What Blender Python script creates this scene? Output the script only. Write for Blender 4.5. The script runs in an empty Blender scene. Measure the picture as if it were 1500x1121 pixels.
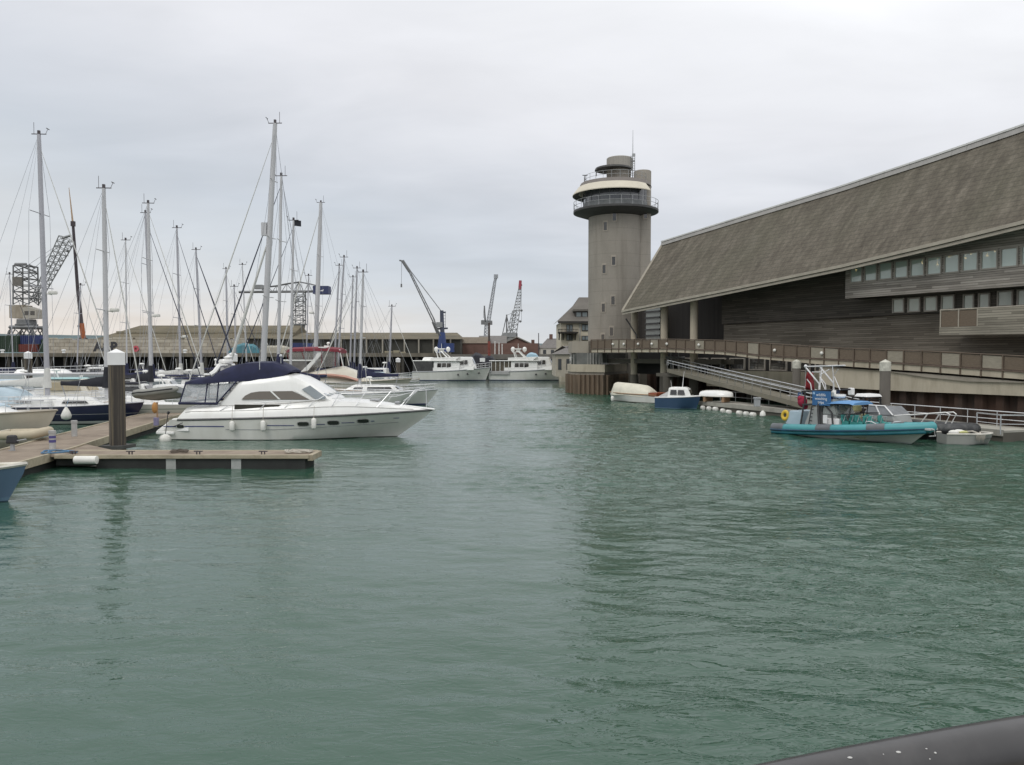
import bpy, bmesh, math, random
from mathutils import Vector, Matrix
R = math.radians
rnd = random.Random(7)
scene = bpy.context.scene
COL = scene.collection
# ------------------------------------------------------------------ camera, world, sun, exposure
FPX, EYE, PITCH = 1170.0, 4.2, math.atan((560.5 - 520.0) / 1170.0)
cam_d = bpy.data.cameras.new("camera"); cam = bpy.data.objects.new("camera", cam_d); COL.objects.link(cam)
cam.location = (0, 0, EYE); cam.rotation_euler = (R(90) - PITCH, 0, 0)
cam_d.sensor_width = 36.0; cam_d.lens = 36.0 * FPX / 1500.0; cam_d.clip_start = 0.05; cam_d.clip_end = 9000
scene.camera = cam
SUN_EL, SUN_AZ = R(48), R(215)          # sun high, behind the camera and a little to its left
sun_d = bpy.data.lights.new("sun", 'SUN'); sun_d.energy = .8; sun_d.angle = R(22); sun_d.color = (1.0, .965, .92)
sun = bpy.data.objects.new("sun", sun_d); COL.objects.link(sun)
sdir = Vector((math.sin(SUN_AZ) * math.cos(SUN_EL), math.cos(SUN_AZ) * math.cos(SUN_EL), math.sin(SUN_EL)))
sun.rotation_euler = (-sdir).to_track_quat('-Z', 'Y').to_euler(); sun.location = (-20, -30, 60)
scene.view_settings.view_transform = 'Standard'; scene.view_settings.look = 'None'
scene.view_settings.exposure = 0.0; scene.view_settings.gamma = 1.0
scene.cycles.max_bounces = 8; scene.cycles.transparent_max_bounces = 12

def make_world():
    w = bpy.data.worlds.new("World"); scene.world = w; w.use_nodes = True
    nt = w.node_tree; N = nt.nodes; L = nt.links; N.clear()
    out = N.new('ShaderNodeOutputWorld'); mix = N.new('ShaderNodeMixShader'); mix.inputs[0].default_value = .95
    sky = N.new('ShaderNodeTexSky'); sky.sky_type = 'NISHITA'; sky.sun_disc = False
    sky.sun_elevation = SUN_EL; sky.sun_rotation = SUN_AZ
    b1 = N.new('ShaderNodeBackground'); b1.inputs[1].default_value = .1; L.new(sky.outputs[0], b1.inputs[0])
    b2 = N.new('ShaderNodeBackground'); b2.inputs[1].default_value = 1.0
    L.new(b1.outputs[0], mix.inputs[1]); L.new(b2.outputs[0], mix.inputs[2]); L.new(mix.outputs[0], out.inputs[0])
    tc = N.new('ShaderNodeTexCoord'); sep = N.new('ShaderNodeSeparateXYZ'); L.new(tc.outputs['Generated'], sep.inputs[0])
    def mth(op, a, b=None, c=None, clamp=False):
        n = N.new('ShaderNodeMath'); n.operation = op; n.use_clamp = clamp
        for i, x in enumerate((a, b, c)):
            if x is None: continue
            if isinstance(x, (int, float)): n.inputs[i].default_value = x
            else: L.new(x, n.inputs[i])
        return n.outputs[0]
    X, Y, Z = sep.outputs
    # cloud sheet: direction projected on a flat layer, so bands flatten towards the horizon
    den = mth('ADD', mth('MAXIMUM', Z, 0.0), .16)
    cmb = N.new('ShaderNodeCombineXYZ'); L.new(mth('DIVIDE', X, den), cmb.inputs[0]); L.new(mth('DIVIDE', Y, den), cmb.inputs[1])
    def noise(scale, detail, rough, off):
        mp = N.new('ShaderNodeMapping'); mp.inputs['Location'].default_value = off; mp.inputs['Scale'].default_value = (.75, 1.25, 1)
        mp.inputs['Rotation'].default_value = (0, 0, .35)
        L.new(cmb.outputs[0], mp.inputs[0]); n = N.new('ShaderNodeTexNoise'); n.inputs['Scale'].default_value = scale
        n.inputs['Detail'].default_value = detail; n.inputs['Roughness'].default_value = rough; n.inputs['Distortion'].default_value = .35
        L.new(mp.outputs[0], n.inputs[0]); return n.outputs[0]
    n1 = noise(.75, 6, .55, (3.1, 1.7, 0)); n2 = noise(2.2, 5, .5, (7.3, 2.9, 0))
    # height of the look direction, pushed about by the clouds
    h = mth('ADD', Z, mth('MULTIPLY', mth('SUBTRACT', n1, .5), .20))
    h = mth('ADD', h, mth('MULTIPLY', mth('SUBTRACT', n2, .5), .06))
    h = mth('ADD', h, mth('MULTIPLY', mth('ADD', X, .1), .26))
    ramp = N.new('ShaderNodeValToRGB'); L.new(h, ramp.inputs[0]); cr = ramp.color_ramp
    stops = [(0.0, (.73, .755, .78, 1)), (.06, (.67, .71, .755, 1)), (.13, (.62, .665, .725, 1)), (.22, (.69, .72, .775, 1)),
             (.33, (.83, .84, .88, 1)), (.47, (.94, .95, .98, 1)), (.68, (1.22, 1.23, 1.25, 1)), (1.0, (1.35, 1.35, 1.36, 1))]
    cr.elements[0].position, cr.elements[0].color = stops[0]; cr.elements[1].position, cr.elements[1].color = stops[-1]
    for p, c in stops[1:-1]:
        e = cr.elements.new(p); e.color = c
    # pale warm break low on the left horizon
    low = N.new('ShaderNodeMapRange'); low.interpolation_type = 'SMOOTHSTEP'; L.new(mth('ADD', Z, mth('MULTIPLY', mth('SUBTRACT', n2, .5), .05)), low.inputs[0])
    low.inputs[1].default_value = .10; low.inputs[2].default_value = .01; low.inputs[3].default_value = 0; low.inputs[4].default_value = 1
    lft = N.new('ShaderNodeMapRange'); lft.interpolation_type = 'SMOOTHSTEP'; L.new(X, lft.inputs[0]); lft.inputs[1].default_value = .2; lft.inputs[2].default_value = -.5
    warm = N.new('ShaderNodeMix'); warm.data_type = 'RGBA'; L.new(mth('MULTIPLY', mth('MULTIPLY', low.outputs[0], lft.outputs[0]), .85), warm.inputs[0])
    L.new(ramp.outputs[0], warm.inputs[6]); warm.inputs[7].default_value = (.86, .77, .69, 1)
    # thin light and dark streaks
    var = N.new('ShaderNodeMapRange'); L.new(n2, var.inputs[0]); var.inputs[1].default_value = .3; var.inputs[2].default_value = .7
    var.inputs[3].default_value = .95; var.inputs[4].default_value = 1.05
    mul = N.new('ShaderNodeMix'); mul.data_type = 'RGBA'; mul.blend_type = 'MULTIPLY'; mul.inputs[0].default_value = 1
    L.new(warm.outputs[2], mul.inputs[6]); L.new(var.outputs[0], mul.inputs[7]); L.new(mul.outputs[2], b2.inputs[0])
make_world()

# ------------------------------------------------------------------ picture geometry: pixels of the 1500 px photograph to points of the place
_F = Vector((0, math.cos(PITCH), -math.sin(PITCH))); _U = Vector((0, math.sin(PITCH), math.cos(PITCH)))
def ray(px, py): return _F + Vector(((px - 750) / FPX, 0, 0)) + _U * ((560.5 - py) / FPX)
def at(px, py, Y):
    d = ray(px, py); k = Y / d.y; return Vector((d.x * k, Y, EYE + d.z * k))
def onz(px, py, z=0.0):
    d = ray(px, py); k = (z - EYE) / d.z; return Vector((d.x * k, d.y * k, z))
# the museum quay: s runs along it towards the viewer, t inland
QO = Vector((6.1, 89.0, 0)); QU = Vector((.456, -.89, 0)); QN = Vector((.89, .456, 0))
def ST(s, t, z): return QO + QU * s + QN * t + Vector((0, 0, z))
def onq(px, py, t):
    d = ray(px, py); k = (t - (Vector((0, 0, EYE)) - QO).dot(QN)) / d.dot(QN); p = Vector((0, 0, EYE)) + d * k
    return (p - QO).dot(QU), p.z
def lerp(a, b, f): return a + (b - a) * f
def interp(xs, x):
    if x <= xs[0][0]: return xs[0][1:]
    for a, b in zip(xs, xs[1:]):
        if x <= b[0]:
            f = (x - a[0]) / (b[0] - a[0]); return tuple(lerp(p, q, f) for p, q in zip(a[1:], b[1:]))
    return xs[-1][1:]

# ------------------------------------------------------------------ mesh helpers
def chain_loc(o):
    p = Vector((0, 0, 0))
    while o: p = p + o.location; o = o.parent
    return p
class MB:
    def __init__(self): self.v = []; self.f = []
    def add(self, vs, fs):
        o = len(self.v); self.v += [Vector(p) for p in vs]; self.f += [tuple(i + o for i in f) for f in fs]; return self
    def boxm(self, x0, x1, y0, y1, z0, z1):
        return self.add([(x0, y0, z0), (x1, y0, z0), (x1, y1, z0), (x0, y1, z0), (x0, y0, z1), (x1, y0, z1), (x1, y1, z1), (x0, y1, z1)],
                        [(0, 3, 2, 1), (4, 5, 6, 7), (0, 1, 5, 4), (1, 2, 6, 5), (2, 3, 7, 6), (3, 0, 4, 7)])
    def box(self, c, s, rz=0.0):
        m = Matrix.Rotation(rz, 3, 'Z'); c = Vector(c); hx, hy, hz = s[0] / 2, s[1] / 2, s[2] / 2
        vs = [c + m @ Vector(p) for p in [(-hx, -hy, -hz), (hx, -hy, -hz), (hx, hy, -hz), (-hx, hy, -hz), (-hx, -hy, hz), (hx, -hy, hz), (hx, hy, hz), (-hx, hy, hz)]]
        return self.add(vs, [(0, 3, 2, 1), (4, 5, 6, 7), (0, 1, 5, 4), (1, 2, 6, 5), (2, 3, 7, 6), (3, 0, 4, 7)])
    def hexa(self, b, t):      # 4 bottom points, 4 top points
        return self.add(list(b) + list(t), [(0, 3, 2, 1), (4, 5, 6, 7), (0, 1, 5, 4), (1, 2, 6, 5), (2, 3, 7, 6), (3, 0, 4, 7)])
    def prism(self, poly, z0, z1):
        n = len(poly); vs = [(p[0], p[1], z0) for p in poly] + [(p[0], p[1], z1) for p in poly]
        return self.add(vs, [tuple(range(n))[::-1], tuple(range(n, 2 * n))] + [(i, (i + 1) % n, n + (i + 1) % n, n + i) for i in range(n)])
    def slab(self, poly, off):     # any planar 3-D polygon given thickness along the vector off
        n = len(poly); off = Vector(off); vs = [Vector(p) for p in poly] + [Vector(p) + off for p in poly]
        return self.add(vs, [tuple(range(n))[::-1], tuple(range(n, 2 * n))] + [(i, (i + 1) % n, n + (i + 1) % n, n + i) for i in range(n)])
    def side(self, poly, y0, y1):  # polygon in x,z extruded across y
        return self.slab([(x, y0, z) for x, z in poly], (0, y1 - y0, 0))
    def loft(self, secs, cap0=False, cap1=False, closed=False):
        n = len(secs[0]); fs = []
        for i in range(len(secs) - 1):
            for j in range(n if closed else n - 1):
                k = (j + 1) % n; fs.append((i * n + j, i * n + k, (i + 1) * n + k, (i + 1) * n + j))
        if cap0: fs.append(tuple(range(n)))
        if cap1: fs.append(tuple(range((len(secs) - 1) * n, len(secs) * n))[::-1])
        return self.add([p for s in secs for p in s], fs)
    def tube(self, pts, r, n=6, caps=True):
        pts = [Vector(p) for p in pts]; secs = []
        for i, p in enumerate(pts):
            d = (pts[min(i + 1, len(pts) - 1)] - pts[max(i - 1, 0)]).normalized()
            a = d.cross(Vector((0, 0, 1)) if abs(d.z) < .9 else Vector((1, 0, 0))).normalized(); b = d.cross(a)
            rr = r[i] if isinstance(r, (list, tuple)) else r
            secs.append([p + (a * math.cos(2 * math.pi * k / n) + b * math.sin(2 * math.pi * k / n)) * rr for k in range(n)])
        return self.loft(secs, caps, caps, True)
    def lathe(self, prof, c=(0, 0, 0), n=24, a0=0.0, a1=2 * math.pi):
        full = abs(a1 - a0 - 2 * math.pi) < 1e-6; m = n if full else n + 1
        secs = [[(c[0] + r * math.cos(a0 + (a1 - a0) * k / n), c[1] + r * math.sin(a0 + (a1 - a0) * k / n), c[2] + z) for k in range(m)] for r, z in prof]
        return self.loft(secs, closed=full)
    def disc(self, c, r, z0, z1, n=24): return self.lathe([(0.001, z0), (r, z0), (r, z1), (0.001, z1)], c, n)
    def ball(self, c, r, n=10, m=7):
        rx, ry, rz = (r, r, r) if isinstance(r, (int, float)) else r
        secs = []
        for i in range(m + 1):
            a = -math.pi / 2 + math.pi * i / m; q = max(math.cos(a), .01)
            secs.append([(c[0] + rx * q * math.cos(2 * math.pi * k / n), c[1] + ry * q * math.sin(2 * math.pi * k / n), c[2] + rz * math.sin(a)) for k in range(n)])
        return self.loft(secs, True, True, True)
    def build(self, name, mat, parent=None, smooth=None, world=False, bevel=0):
        me = bpy.data.meshes.new(name); off = chain_loc(parent) if world else Vector((0, 0, 0))
        me.from_pydata([tuple(p - off) for p in self.v], [], self.f); bm = bmesh.new(); bm.from_mesh(me)
        bmesh.ops.recalc_face_normals(bm, faces=bm.faces); bm.to_mesh(me); bm.free()
        me.materials.append(mat); o = bpy.data.objects.new(name, me); COL.objects.link(o)
        if parent: o.parent = parent
        if smooth:
            me.polygons.foreach_set('use_smooth', [True] * len(me.polygons)); me.set_sharp_from_angle(angle=R(smooth))
        if bevel:
            b = o.modifiers.new('bevel', 'BEVEL'); b.width = bevel; b.segments = 2; b.limit_method = 'ANGLE'
        return o
def tag(o, label, cat, group=None, kind=None):
    if label: o['label'] = label
    if cat: o['category'] = cat
    if group: o['group'] = group
    if kind: o['kind'] = kind
    return o
def thing(name, label, cat, loc=(0, 0, 0), rz=0.0, group=None):
    o = bpy.data.objects.new(name, None); COL.objects.link(o); o.location = loc; o.rotation_euler = (0, 0, rz); o.empty_display_size = .3
    return tag(o, label, cat, group)
def copy_tree(o, parent=None):
    c = o.copy(); COL.objects.link(c); c.parent = parent
    for ch in list(o.children): copy_tree(ch, c)
    return c
def text_part(name, body, size, depth, mat, parent, M, align='CENTER', spacing=1.0, bold=0.0):
    cu = bpy.data.curves.new(name, 'FONT'); cu.body = body; cu.size = size; cu.extrude = depth; cu.align_x = align; cu.align_y = 'CENTER'
    cu.space_character = spacing; cu.space_line = .95; cu.offset = bold
    tmp = bpy.data.objects.new(name, cu); COL.objects.link(tmp)
    dg = bpy.context.evaluated_depsgraph_get(); me = bpy.data.meshes.new_from_object(tmp.evaluated_get(dg))
    bpy.data.objects.remove(tmp); me.name = name; me.materials.clear(); me.materials.append(mat)
    o = bpy.data.objects.new(name, me); COL.objects.link(o)
    if parent: o.parent = parent
    o.matrix_local = M; return o
def lattice(m, p0, p1, w0, w1, n, r=.06, side=None, h0=None, h1=None):
    """square lattice girder of four chords with zigzag bracing"""
    p0 = Vector(p0); p1 = Vector(p1); d = (p1 - p0).normalized()
    a = Vector(side).normalized() if side else (d.cross(Vector((0, 0, 1))) if abs(d.z) < .95 else Vector((1, 0, 0))).normalized(); b = d.cross(a).normalized()
    h0 = h0 or w0; h1 = h1 or w1
    def c(f, k):
        w = lerp(w0, w1, f) / 2; h = lerp(h0, h1, f) / 2; sx, sy = ((-1, -1), (1, -1), (1, 1), (-1, 1))[k]
        return p0 + (p1 - p0) * f + a * w * sx + b * h * sy
    for k in range(4): m.tube([c(0, k), c(1, k)], r, 4)
    for i in range(n):
        f0, f1 = i / n, (i + 1) / n
        for k in range(4):
            q = (k + 1) % 4
            m.tube([c(f0, k if i % 2 else q), c(f1, q if i % 2 else k)], r * .6, 3); m.tube([c(f1, k), c(f1, q)], r * .6, 3)
    return m

# ------------------------------------------------------------------ materials
MATS = {}
def NT(name):
    m = bpy.data.materials.new(name); m.use_nodes = True; nt = m.node_tree
    return m, nt, nt.nodes['Principled BSDF']
def _noise(nt, scale, detail=4, rough=.6, stretch=(1, 1, 1), rot=(0, 0, 0), coord='Object'):
    tc = nt.nodes.new('ShaderNodeTexCoord'); mp = nt.nodes.new('ShaderNodeMapping'); mp.inputs['Scale'].default_value = stretch
    if any(rot): mp.vector_type = 'TEXTURE'; mp.inputs['Scale'].default_value = [1 / q for q in stretch]; mp.inputs['Rotation'].default_value = rot
    n = nt.nodes.new('ShaderNodeTexNoise'); n.inputs['Scale'].default_value = scale; n.inputs['Detail'].default_value = detail; n.inputs['Roughness'].default_value = rough
    nt.links.new(tc.outputs[coord], mp.inputs[0]); nt.links.new(mp.outputs[0], n.inputs[0]); return n.outputs[0], mp.outputs[0]
def _ramp(nt, src, stops, const=False):
    r = nt.nodes.new('ShaderNodeValToRGB'); nt.links.new(src, r.inputs[0]); cr = r.color_ramp
    if const: cr.interpolation = 'CONSTANT'
    cr.elements[0].position = stops[0][0]; cr.elements[0].color = (*stops[0][1], 1)
    cr.elements[1].position = stops[-1][0]; cr.elements[1].color = (*stops[-1][1], 1)
    for p, c in stops[1:-1]: cr.elements.new(p).color = (*c, 1)
    return r.outputs[0]
def _mixc(nt, fac, a, b, mode='MIX'):
    x = nt.nodes.new('ShaderNodeMix'); x.data_type = 'RGBA'; x.blend_type = mode
    for i, q in ((0, fac), (6, a), (7, b)):
        if isinstance(q, (int, float)): x.inputs[i].default_value = q
        elif isinstance(q, tuple): x.inputs[i].default_value = (*q, 1)
        else: nt.links.new(q, x.inputs[i])
    return x.outputs[2]
def _bump(nt, p, src, strength, dist):
    b = nt.nodes.new('ShaderNodeBump'); b.inputs['Strength'].default_value = strength; b.inputs['Distance'].default_value = dist
    nt.links.new(src, b.inputs['Height']); nt.links.new(b.outputs[0], p.inputs['Normal'])
def mat(name, col, rough=.6, metal=0.0, var=.25, scale=2.0, stretch=(1, 1, 1), bump=0.0, bdist=.02, dirt=None, spec=.5, coat=0.0):
    """plain surface with uneven tone, and optional streaks of dirt"""
    if name in MATS: return MATS[name]
    m, nt, p = NT(name); n, _ = _noise(nt, scale, 5, .62, stretch)
    lo = tuple(c * (1 - var) for c in col); hi = tuple(min(c * (1 + var), .95) for c in col)
    c = _ramp(nt, n, [(.28, lo), (.72, hi)])
    if dirt:
        d, _ = _noise(nt, dirt[1], 6, .7, dirt[2] if len(dirt) > 2 else (1, 1, .15)); r = _ramp(nt, d, [(.48, (0, 0, 0)), (.72, (dirt[3] if len(dirt) > 3 else .7,) * 3)])
        c = _mixc(nt, r, c, dirt[0])
    nt.links.new(c, p.inputs['Base Color']); p.inputs['Roughness'].default_value = rough; p.inputs['Metallic'].default_value = metal
    p.inputs['Specular IOR Level'].default_value = spec; p.inputs['Coat Weight'].default_value = coat
    if bump: _bump(nt, p, n, bump, bdist)
    MATS[name] = m; return m
def hull_mat(name, col, boot, anti=(.05, .03, .03), z_anti=.03, z_boot=.14, stripe=None, rough=.28, zs=4.0):
    """painted hull: antifouling, boot stripe and topsides by height above the water, with faint waterline staining"""
    m, nt, p = NT(name); tc = nt.nodes.new('ShaderNodeTexCoord'); sp = nt.nodes.new('ShaderNodeSeparateXYZ'); nt.links.new(tc.outputs['Object'], sp.inputs[0])
    mr = nt.nodes.new('ShaderNodeMapRange'); nt.links.new(sp.outputs[2], mr.inputs[0]); mr.inputs[1].default_value = -1; mr.inputs[2].default_value = zs
    q = lambda z: (z + 1) / (zs + 1)
    st = [(0, anti), (q(z_anti), boot), (q(z_boot), col)]
    if stripe: st += [(q(stripe[0]), stripe[2]), (q(stripe[1]), col)]
    st += [(1, col)]
    c = _ramp(nt, mr.outputs[0], st, True); n, _ = _noise(nt, 1.3, 5, .6, (1, 1, .3)); v = _ramp(nt, n, [(.3, (.86, .86, .84)), (.7, (1, 1, 1))])
    nt.links.new(_mixc(nt, 1.0, c, v, 'MULTIPLY'), p.inputs['Base Color']); p.inputs['Roughness'].default_value = rough; p.inputs['Coat Weight'].default_value = .25
    return m
def board_mat(name, lo, hi, board=.16, rot=0.0, green=None, rough=.85):
    """weathered horizontal boards: each board its own tone, grain along its length, dark joints"""
    m, nt, p = NT(name); tc = nt.nodes.new('ShaderNodeTexCoord'); mp = nt.nodes.new('ShaderNodeMapping'); mp.inputs['Rotation'].default_value = (0, 0, rot); nt.links.new(tc.outputs['Object'], mp.inputs[0])
    sp = nt.nodes.new('ShaderNodeSeparateXYZ'); nt.links.new(mp.outputs[0], sp.inputs[0])
    def mth(op, a, b=0.0):
        n = nt.nodes.new('ShaderNodeMath'); n.operation = op
        for i, x in enumerate((a, b)):
            if isinstance(x, (int, float)): n.inputs[i].default_value = x
            else: nt.links.new(x, n.inputs[i])
        return n.outputs[0]
    zz = mth('DIVIDE', sp.outputs[2], board); row = mth('FLOOR', zz); fr = mth('FRACT', zz)
    colm = mth('FLOOR', mth('ADD', mth('DIVIDE', sp.outputs[0], 3.1), mth('MULTIPLY', row, .37)))
    cb = nt.nodes.new('ShaderNodeCombineXYZ'); nt.links.new(row, cb.inputs[0]); nt.links.new(colm, cb.inputs[1])
    wn = nt.nodes.new('ShaderNodeTexWhiteNoise'); wn.noise_dimensions = '2D'; nt.links.new(cb.outputs[0], wn.inputs['Vector'])
    g = nt.nodes.new('ShaderNodeTexNoise'); g.inputs['Scale'].default_value = 1.2; g.inputs['Detail'].default_value = 8; g.inputs['Roughness'].default_value = .7
    m2 = nt.nodes.new('ShaderNodeMapping'); m2.inputs['Scale'].default_value = (.5, .5, 12); nt.links.new(mp.outputs[0], m2.inputs[0]); nt.links.new(m2.outputs[0], g.inputs[0])
    big = nt.nodes.new('ShaderNodeTexNoise'); big.inputs['Scale'].default_value = .22; big.inputs['Detail'].default_value = 3; nt.links.new(mp.outputs[0], big.inputs[0])
    f = mth('ADD', mth('MULTIPLY', wn.outputs[0], .35), mth('MULTIPLY', g.outputs[0], .75)); f = mth('ADD', f, mth('MULTIPLY', mth('SUBTRACT', big.outputs[0], .5), .7))
    c = _ramp(nt, f, [(.25, lo), (.85, hi)])
    if green: c = _mixc(nt, _ramp(nt, big.outputs[0], [(.45, (0, 0, 0)), (.65, (.6, .6, .6))]), c, green)
    joint = mth('LESS_THAN', fr, .12); c = _mixc(nt, joint, c, tuple(x * .25 for x in lo))
    nt.links.new(c, p.inputs['Base Color']); p.inputs['Roughness'].default_value = rough
    _bump(nt, p, mth('SUBTRACT', mth('MULTIPLY', g.outputs[0], .3), joint), .6, .02); return m
def brick_mat(name, c1, c2, mortar, sx, sy, rough=.9, mort=.02, axis='XZ', bumpd=.03):
    m, nt, p = NT(name); tc = nt.nodes.new('ShaderNodeTexCoord'); sp = nt.nodes.new('ShaderNodeSeparateXYZ'); nt.links.new(tc.outputs['Object'], sp.inputs[0])
    cb = nt.nodes.new('ShaderNodeCombineXYZ'); nt.links.new(sp.outputs['XYZ'.index(axis[0])], cb.inputs[0]); nt.links.new(sp.outputs[2], cb.inputs[1])
    b = nt.nodes.new('ShaderNodeTexBrick'); nt.links.new(cb.outputs[0], b.inputs['Vector']); b.inputs['Scale'].default_value = 1; b.inputs['Brick Width'].default_value = sx; b.inputs['Row Height'].default_value = sy
    b.inputs['Mortar Size'].default_value = mort; b.inputs['Color1'].default_value = (*c1, 1); b.inputs['Color2'].default_value = (*c2, 1); b.inputs['Mortar'].default_value = (*mortar, 1)
    n, _ = _noise(nt, .6, 6, .7); c = _mixc(nt, 1.0, b.outputs[0], _ramp(nt, n, [(.3, (.6, .58, .55)), (.7, (1, 1, 1))]), 'MULTIPLY')
    nt.links.new(c, p.inputs['Base Color']); p.inputs['Roughness'].default_value = rough; _bump(nt, p, b.outputs['Fac'], -.5, bumpd); return m
def glass_mat(name, tint=(.05, .07, .07), rough=.04):
    m, nt, p = NT(name); p.inputs['Base Color'].default_value = (*tint, 1); p.inputs['Roughness'].default_value = rough; p.inputs['Specular IOR Level'].default_value = .7
    p.inputs['Coat Weight'].default_value = .6; p.inputs['Coat Roughness'].default_value = .03; return m
def clear_mat(name, tint, alpha, rough=.05):
    m, nt, p = NT(name); p.inputs['Base Color'].default_value = (*tint, 1); p.inputs['Alpha'].default_value = alpha; p.inputs['Roughness'].default_value = rough; return m
def emit_mat(name, col, s):
    m, nt, p = NT(name); p.inputs['Emission Color'].default_value = (*col, 1); p.inputs['Emission Strength'].default_value = s; p.inputs['Base Color'].default_value = (*col, 1); return m

WHITE = mat('white_gelcoat', (.80, .80, .77), .25, var=.05, scale=.8, coat=.3, dirt=((.55, .53, .46), 1.5, (1, 1, .2), .25))
CREAM = mat('cream_gelcoat', (.66, .62, .52), .35, var=.08, scale=1.2)
DECKW = mat('deck_white', (.76, .76, .74), .5, var=.07, scale=2)
NAVYC = mat('navy_canvas', (.012, .015, .048), .8, var=.35, scale=2.5, bump=.35, bdist=.05)
BLACKC = mat('black_canvas', (.018, .019, .026), .8, var=.35, scale=2.5, bump=.3, bdist=.05)
REDC = mat('red_canvas', (.17, .018, .03), .75, var=.3, scale=2.5, bump=.3, bdist=.04)
PINKC = mat('faded_red_canvas', (.48, .27, .21), .8, var=.15, scale=1.5, bump=.2, bdist=.04)
LBLUEC = mat('pale_blue_cover', (.42, .52, .58), .7, var=.12, scale=1.5, bump=.2, bdist=.04)
CREAMC = mat('cream_tarpaulin', (.66, .63, .52), .75, var=.14, scale=1.2, bump=.5, bdist=.12)
GREYC = mat('grey_tarpaulin', (.36, .36, .35), .7, var=.16, scale=2, bump=.35, bdist=.06)
ALU = mat('mast_alloy', (.40, .40, .43), .5, metal=.2, var=.1, scale=1, stretch=(1, 1, .1))
ALUD = mat('mast_dark', (.06, .05, .055), .5, var=.2)
ALUW = mat('mast_white', (.50, .50, .51), .45, var=.08, scale=1, stretch=(1, 1, .1))
STEEL = mat('rail_steel', (.62, .63, .64), .3, metal=.7, var=.1)
WIRE = mat('rigging_wire', (.30, .31, .33), .5, metal=.3, var=.1)
ROPE = mat('rope', (.45, .42, .36), .9, var=.2, scale=20)
BLUER = mat('blue_rope', (.10, .20, .32), .9, var=.35, scale=12)
FURLW = mat('furled_sail_pale', (.58, .58, .55), .8, var=.12, scale=3)
FURLB = mat('furled_sail_dark', (.05, .055, .08), .8, var=.25, scale=3)
DGLASS = glass_mat('dark_glass', (.03, .028, .025))
BGLASS = glass_mat('bronze_glass', (.14, .115, .09), .12)
PGLASS = glass_mat('pale_glass', (.18, .21, .22), .08)
CLEARV = clear_mat('clear_vinyl', (.55, .58, .6), .28)
TEAK = mat('teak', (.30, .19, .11), .7, var=.25, scale=4, stretch=(.2, 2, 2))
RUBBER = mat('black_rubber', (.025, .025, .028), .6, var=.2)
GREYP = mat('grey_plastic', (.35, .36, .37), .5, var=.1)
FENDER = mat('fender_white', (.74, .73, .68), .45, var=.08, scale=3, dirt=((.4, .38, .3), 3, (1, 1, .4), .4))
BLUEP = mat('blue_paint', (.05, .11, .24), .35, var=.15, scale=1.5, coat=.2)
ORANGE = mat('orange_plastic', (.45, .16, .03), .5, var=.2)
YELLOW = mat('yellow_plastic', (.62, .42, .04), .5, var=.15)
REDP = mat('red_plastic', (.42, .03, .03), .5, var=.2)
# ------------------------------------------------------------------ water, far land
def water_mat():
    m, nt, p = NT('harbour_water'); L = nt.links
    p.inputs['IOR'].default_value = 1.48; p.inputs['Roughness'].default_value = .035
    tc = nt.nodes.new('ShaderNodeTexCoord')
    def nz(scale, detail, rough, stretch, rot, dist=0.0):
        mp = nt.nodes.new('ShaderNodeMapping'); mp.inputs['Scale'].default_value = stretch; mp.inputs['Rotation'].default_value = (0, 0, rot); L.new(tc.outputs['Object'], mp.inputs[0])
        n = nt.nodes.new('ShaderNodeTexNoise'); n.inputs['Scale'].default_value = scale; n.inputs['Detail'].default_value = detail; n.inputs['Roughness'].default_value = rough
        n.inputs['Distortion'].default_value = dist; L.new(mp.outputs[0], n.inputs[0]); return n.outputs[0]
    def mth(op, a, b=0.0):
        n = nt.nodes.new('ShaderNodeMath'); n.operation = op
        for i, x in enumerate((a, b)):
            if isinstance(x, (int, float)): n.inputs[i].default_value = x
            else: L.new(x, n.inputs[i])
        return n.outputs[0]
    chop = nz(1.15, 3, .55, (.42, 1, 1), -.18, .4); rip = nz(4.6, 3, .6, (.42, 1, 1), .1, .5)
    def ridge(x): return mth('POWER', mth('SUBTRACT', 1.0, mth('ABSOLUTE', mth('MULTIPLY', mth('SUBTRACT', x, .5), 2.6))), 1.6)
    at_ = nt.nodes.new('ShaderNodeAttribute'); at_.attribute_name = 'ruffle'
    fine = nz(13.0, 2, .5, (.5, 1, 1), -.1)
    h = mth('ADD', mth('MULTIPLY', mth('MULTIPLY', ridge(rip), .020), at_.outputs['Fac']), mth('MULTIPLY', fine, .0018))
    far = nt.nodes.new('ShaderNodeMath'); far.operation = 'LESS_THAN'; L.new(at_.outputs['Fac'], far.inputs[0]); far.inputs[1].default_value = .001
    h = mth('ADD', h, mth('MULTIPLY', mth('MULTIPLY', chop, .10), far.outputs[0]))
    b = nt.nodes.new('ShaderNodeBump'); b.inputs['Strength'].default_value = 1; b.inputs['Distance'].default_value = 1.0; L.new(h, b.inputs['Height']); L.new(b.outputs[0], p.inputs['Normal'])
    silt = nz(.03, 4, .6, (1, .6, 1), .5)
    L.new(_ramp(nt, silt, [(.3, (.027, .072, .047)), (.7, (.035, .088, .060))]), p.inputs['Base Color'])
    return m
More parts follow.
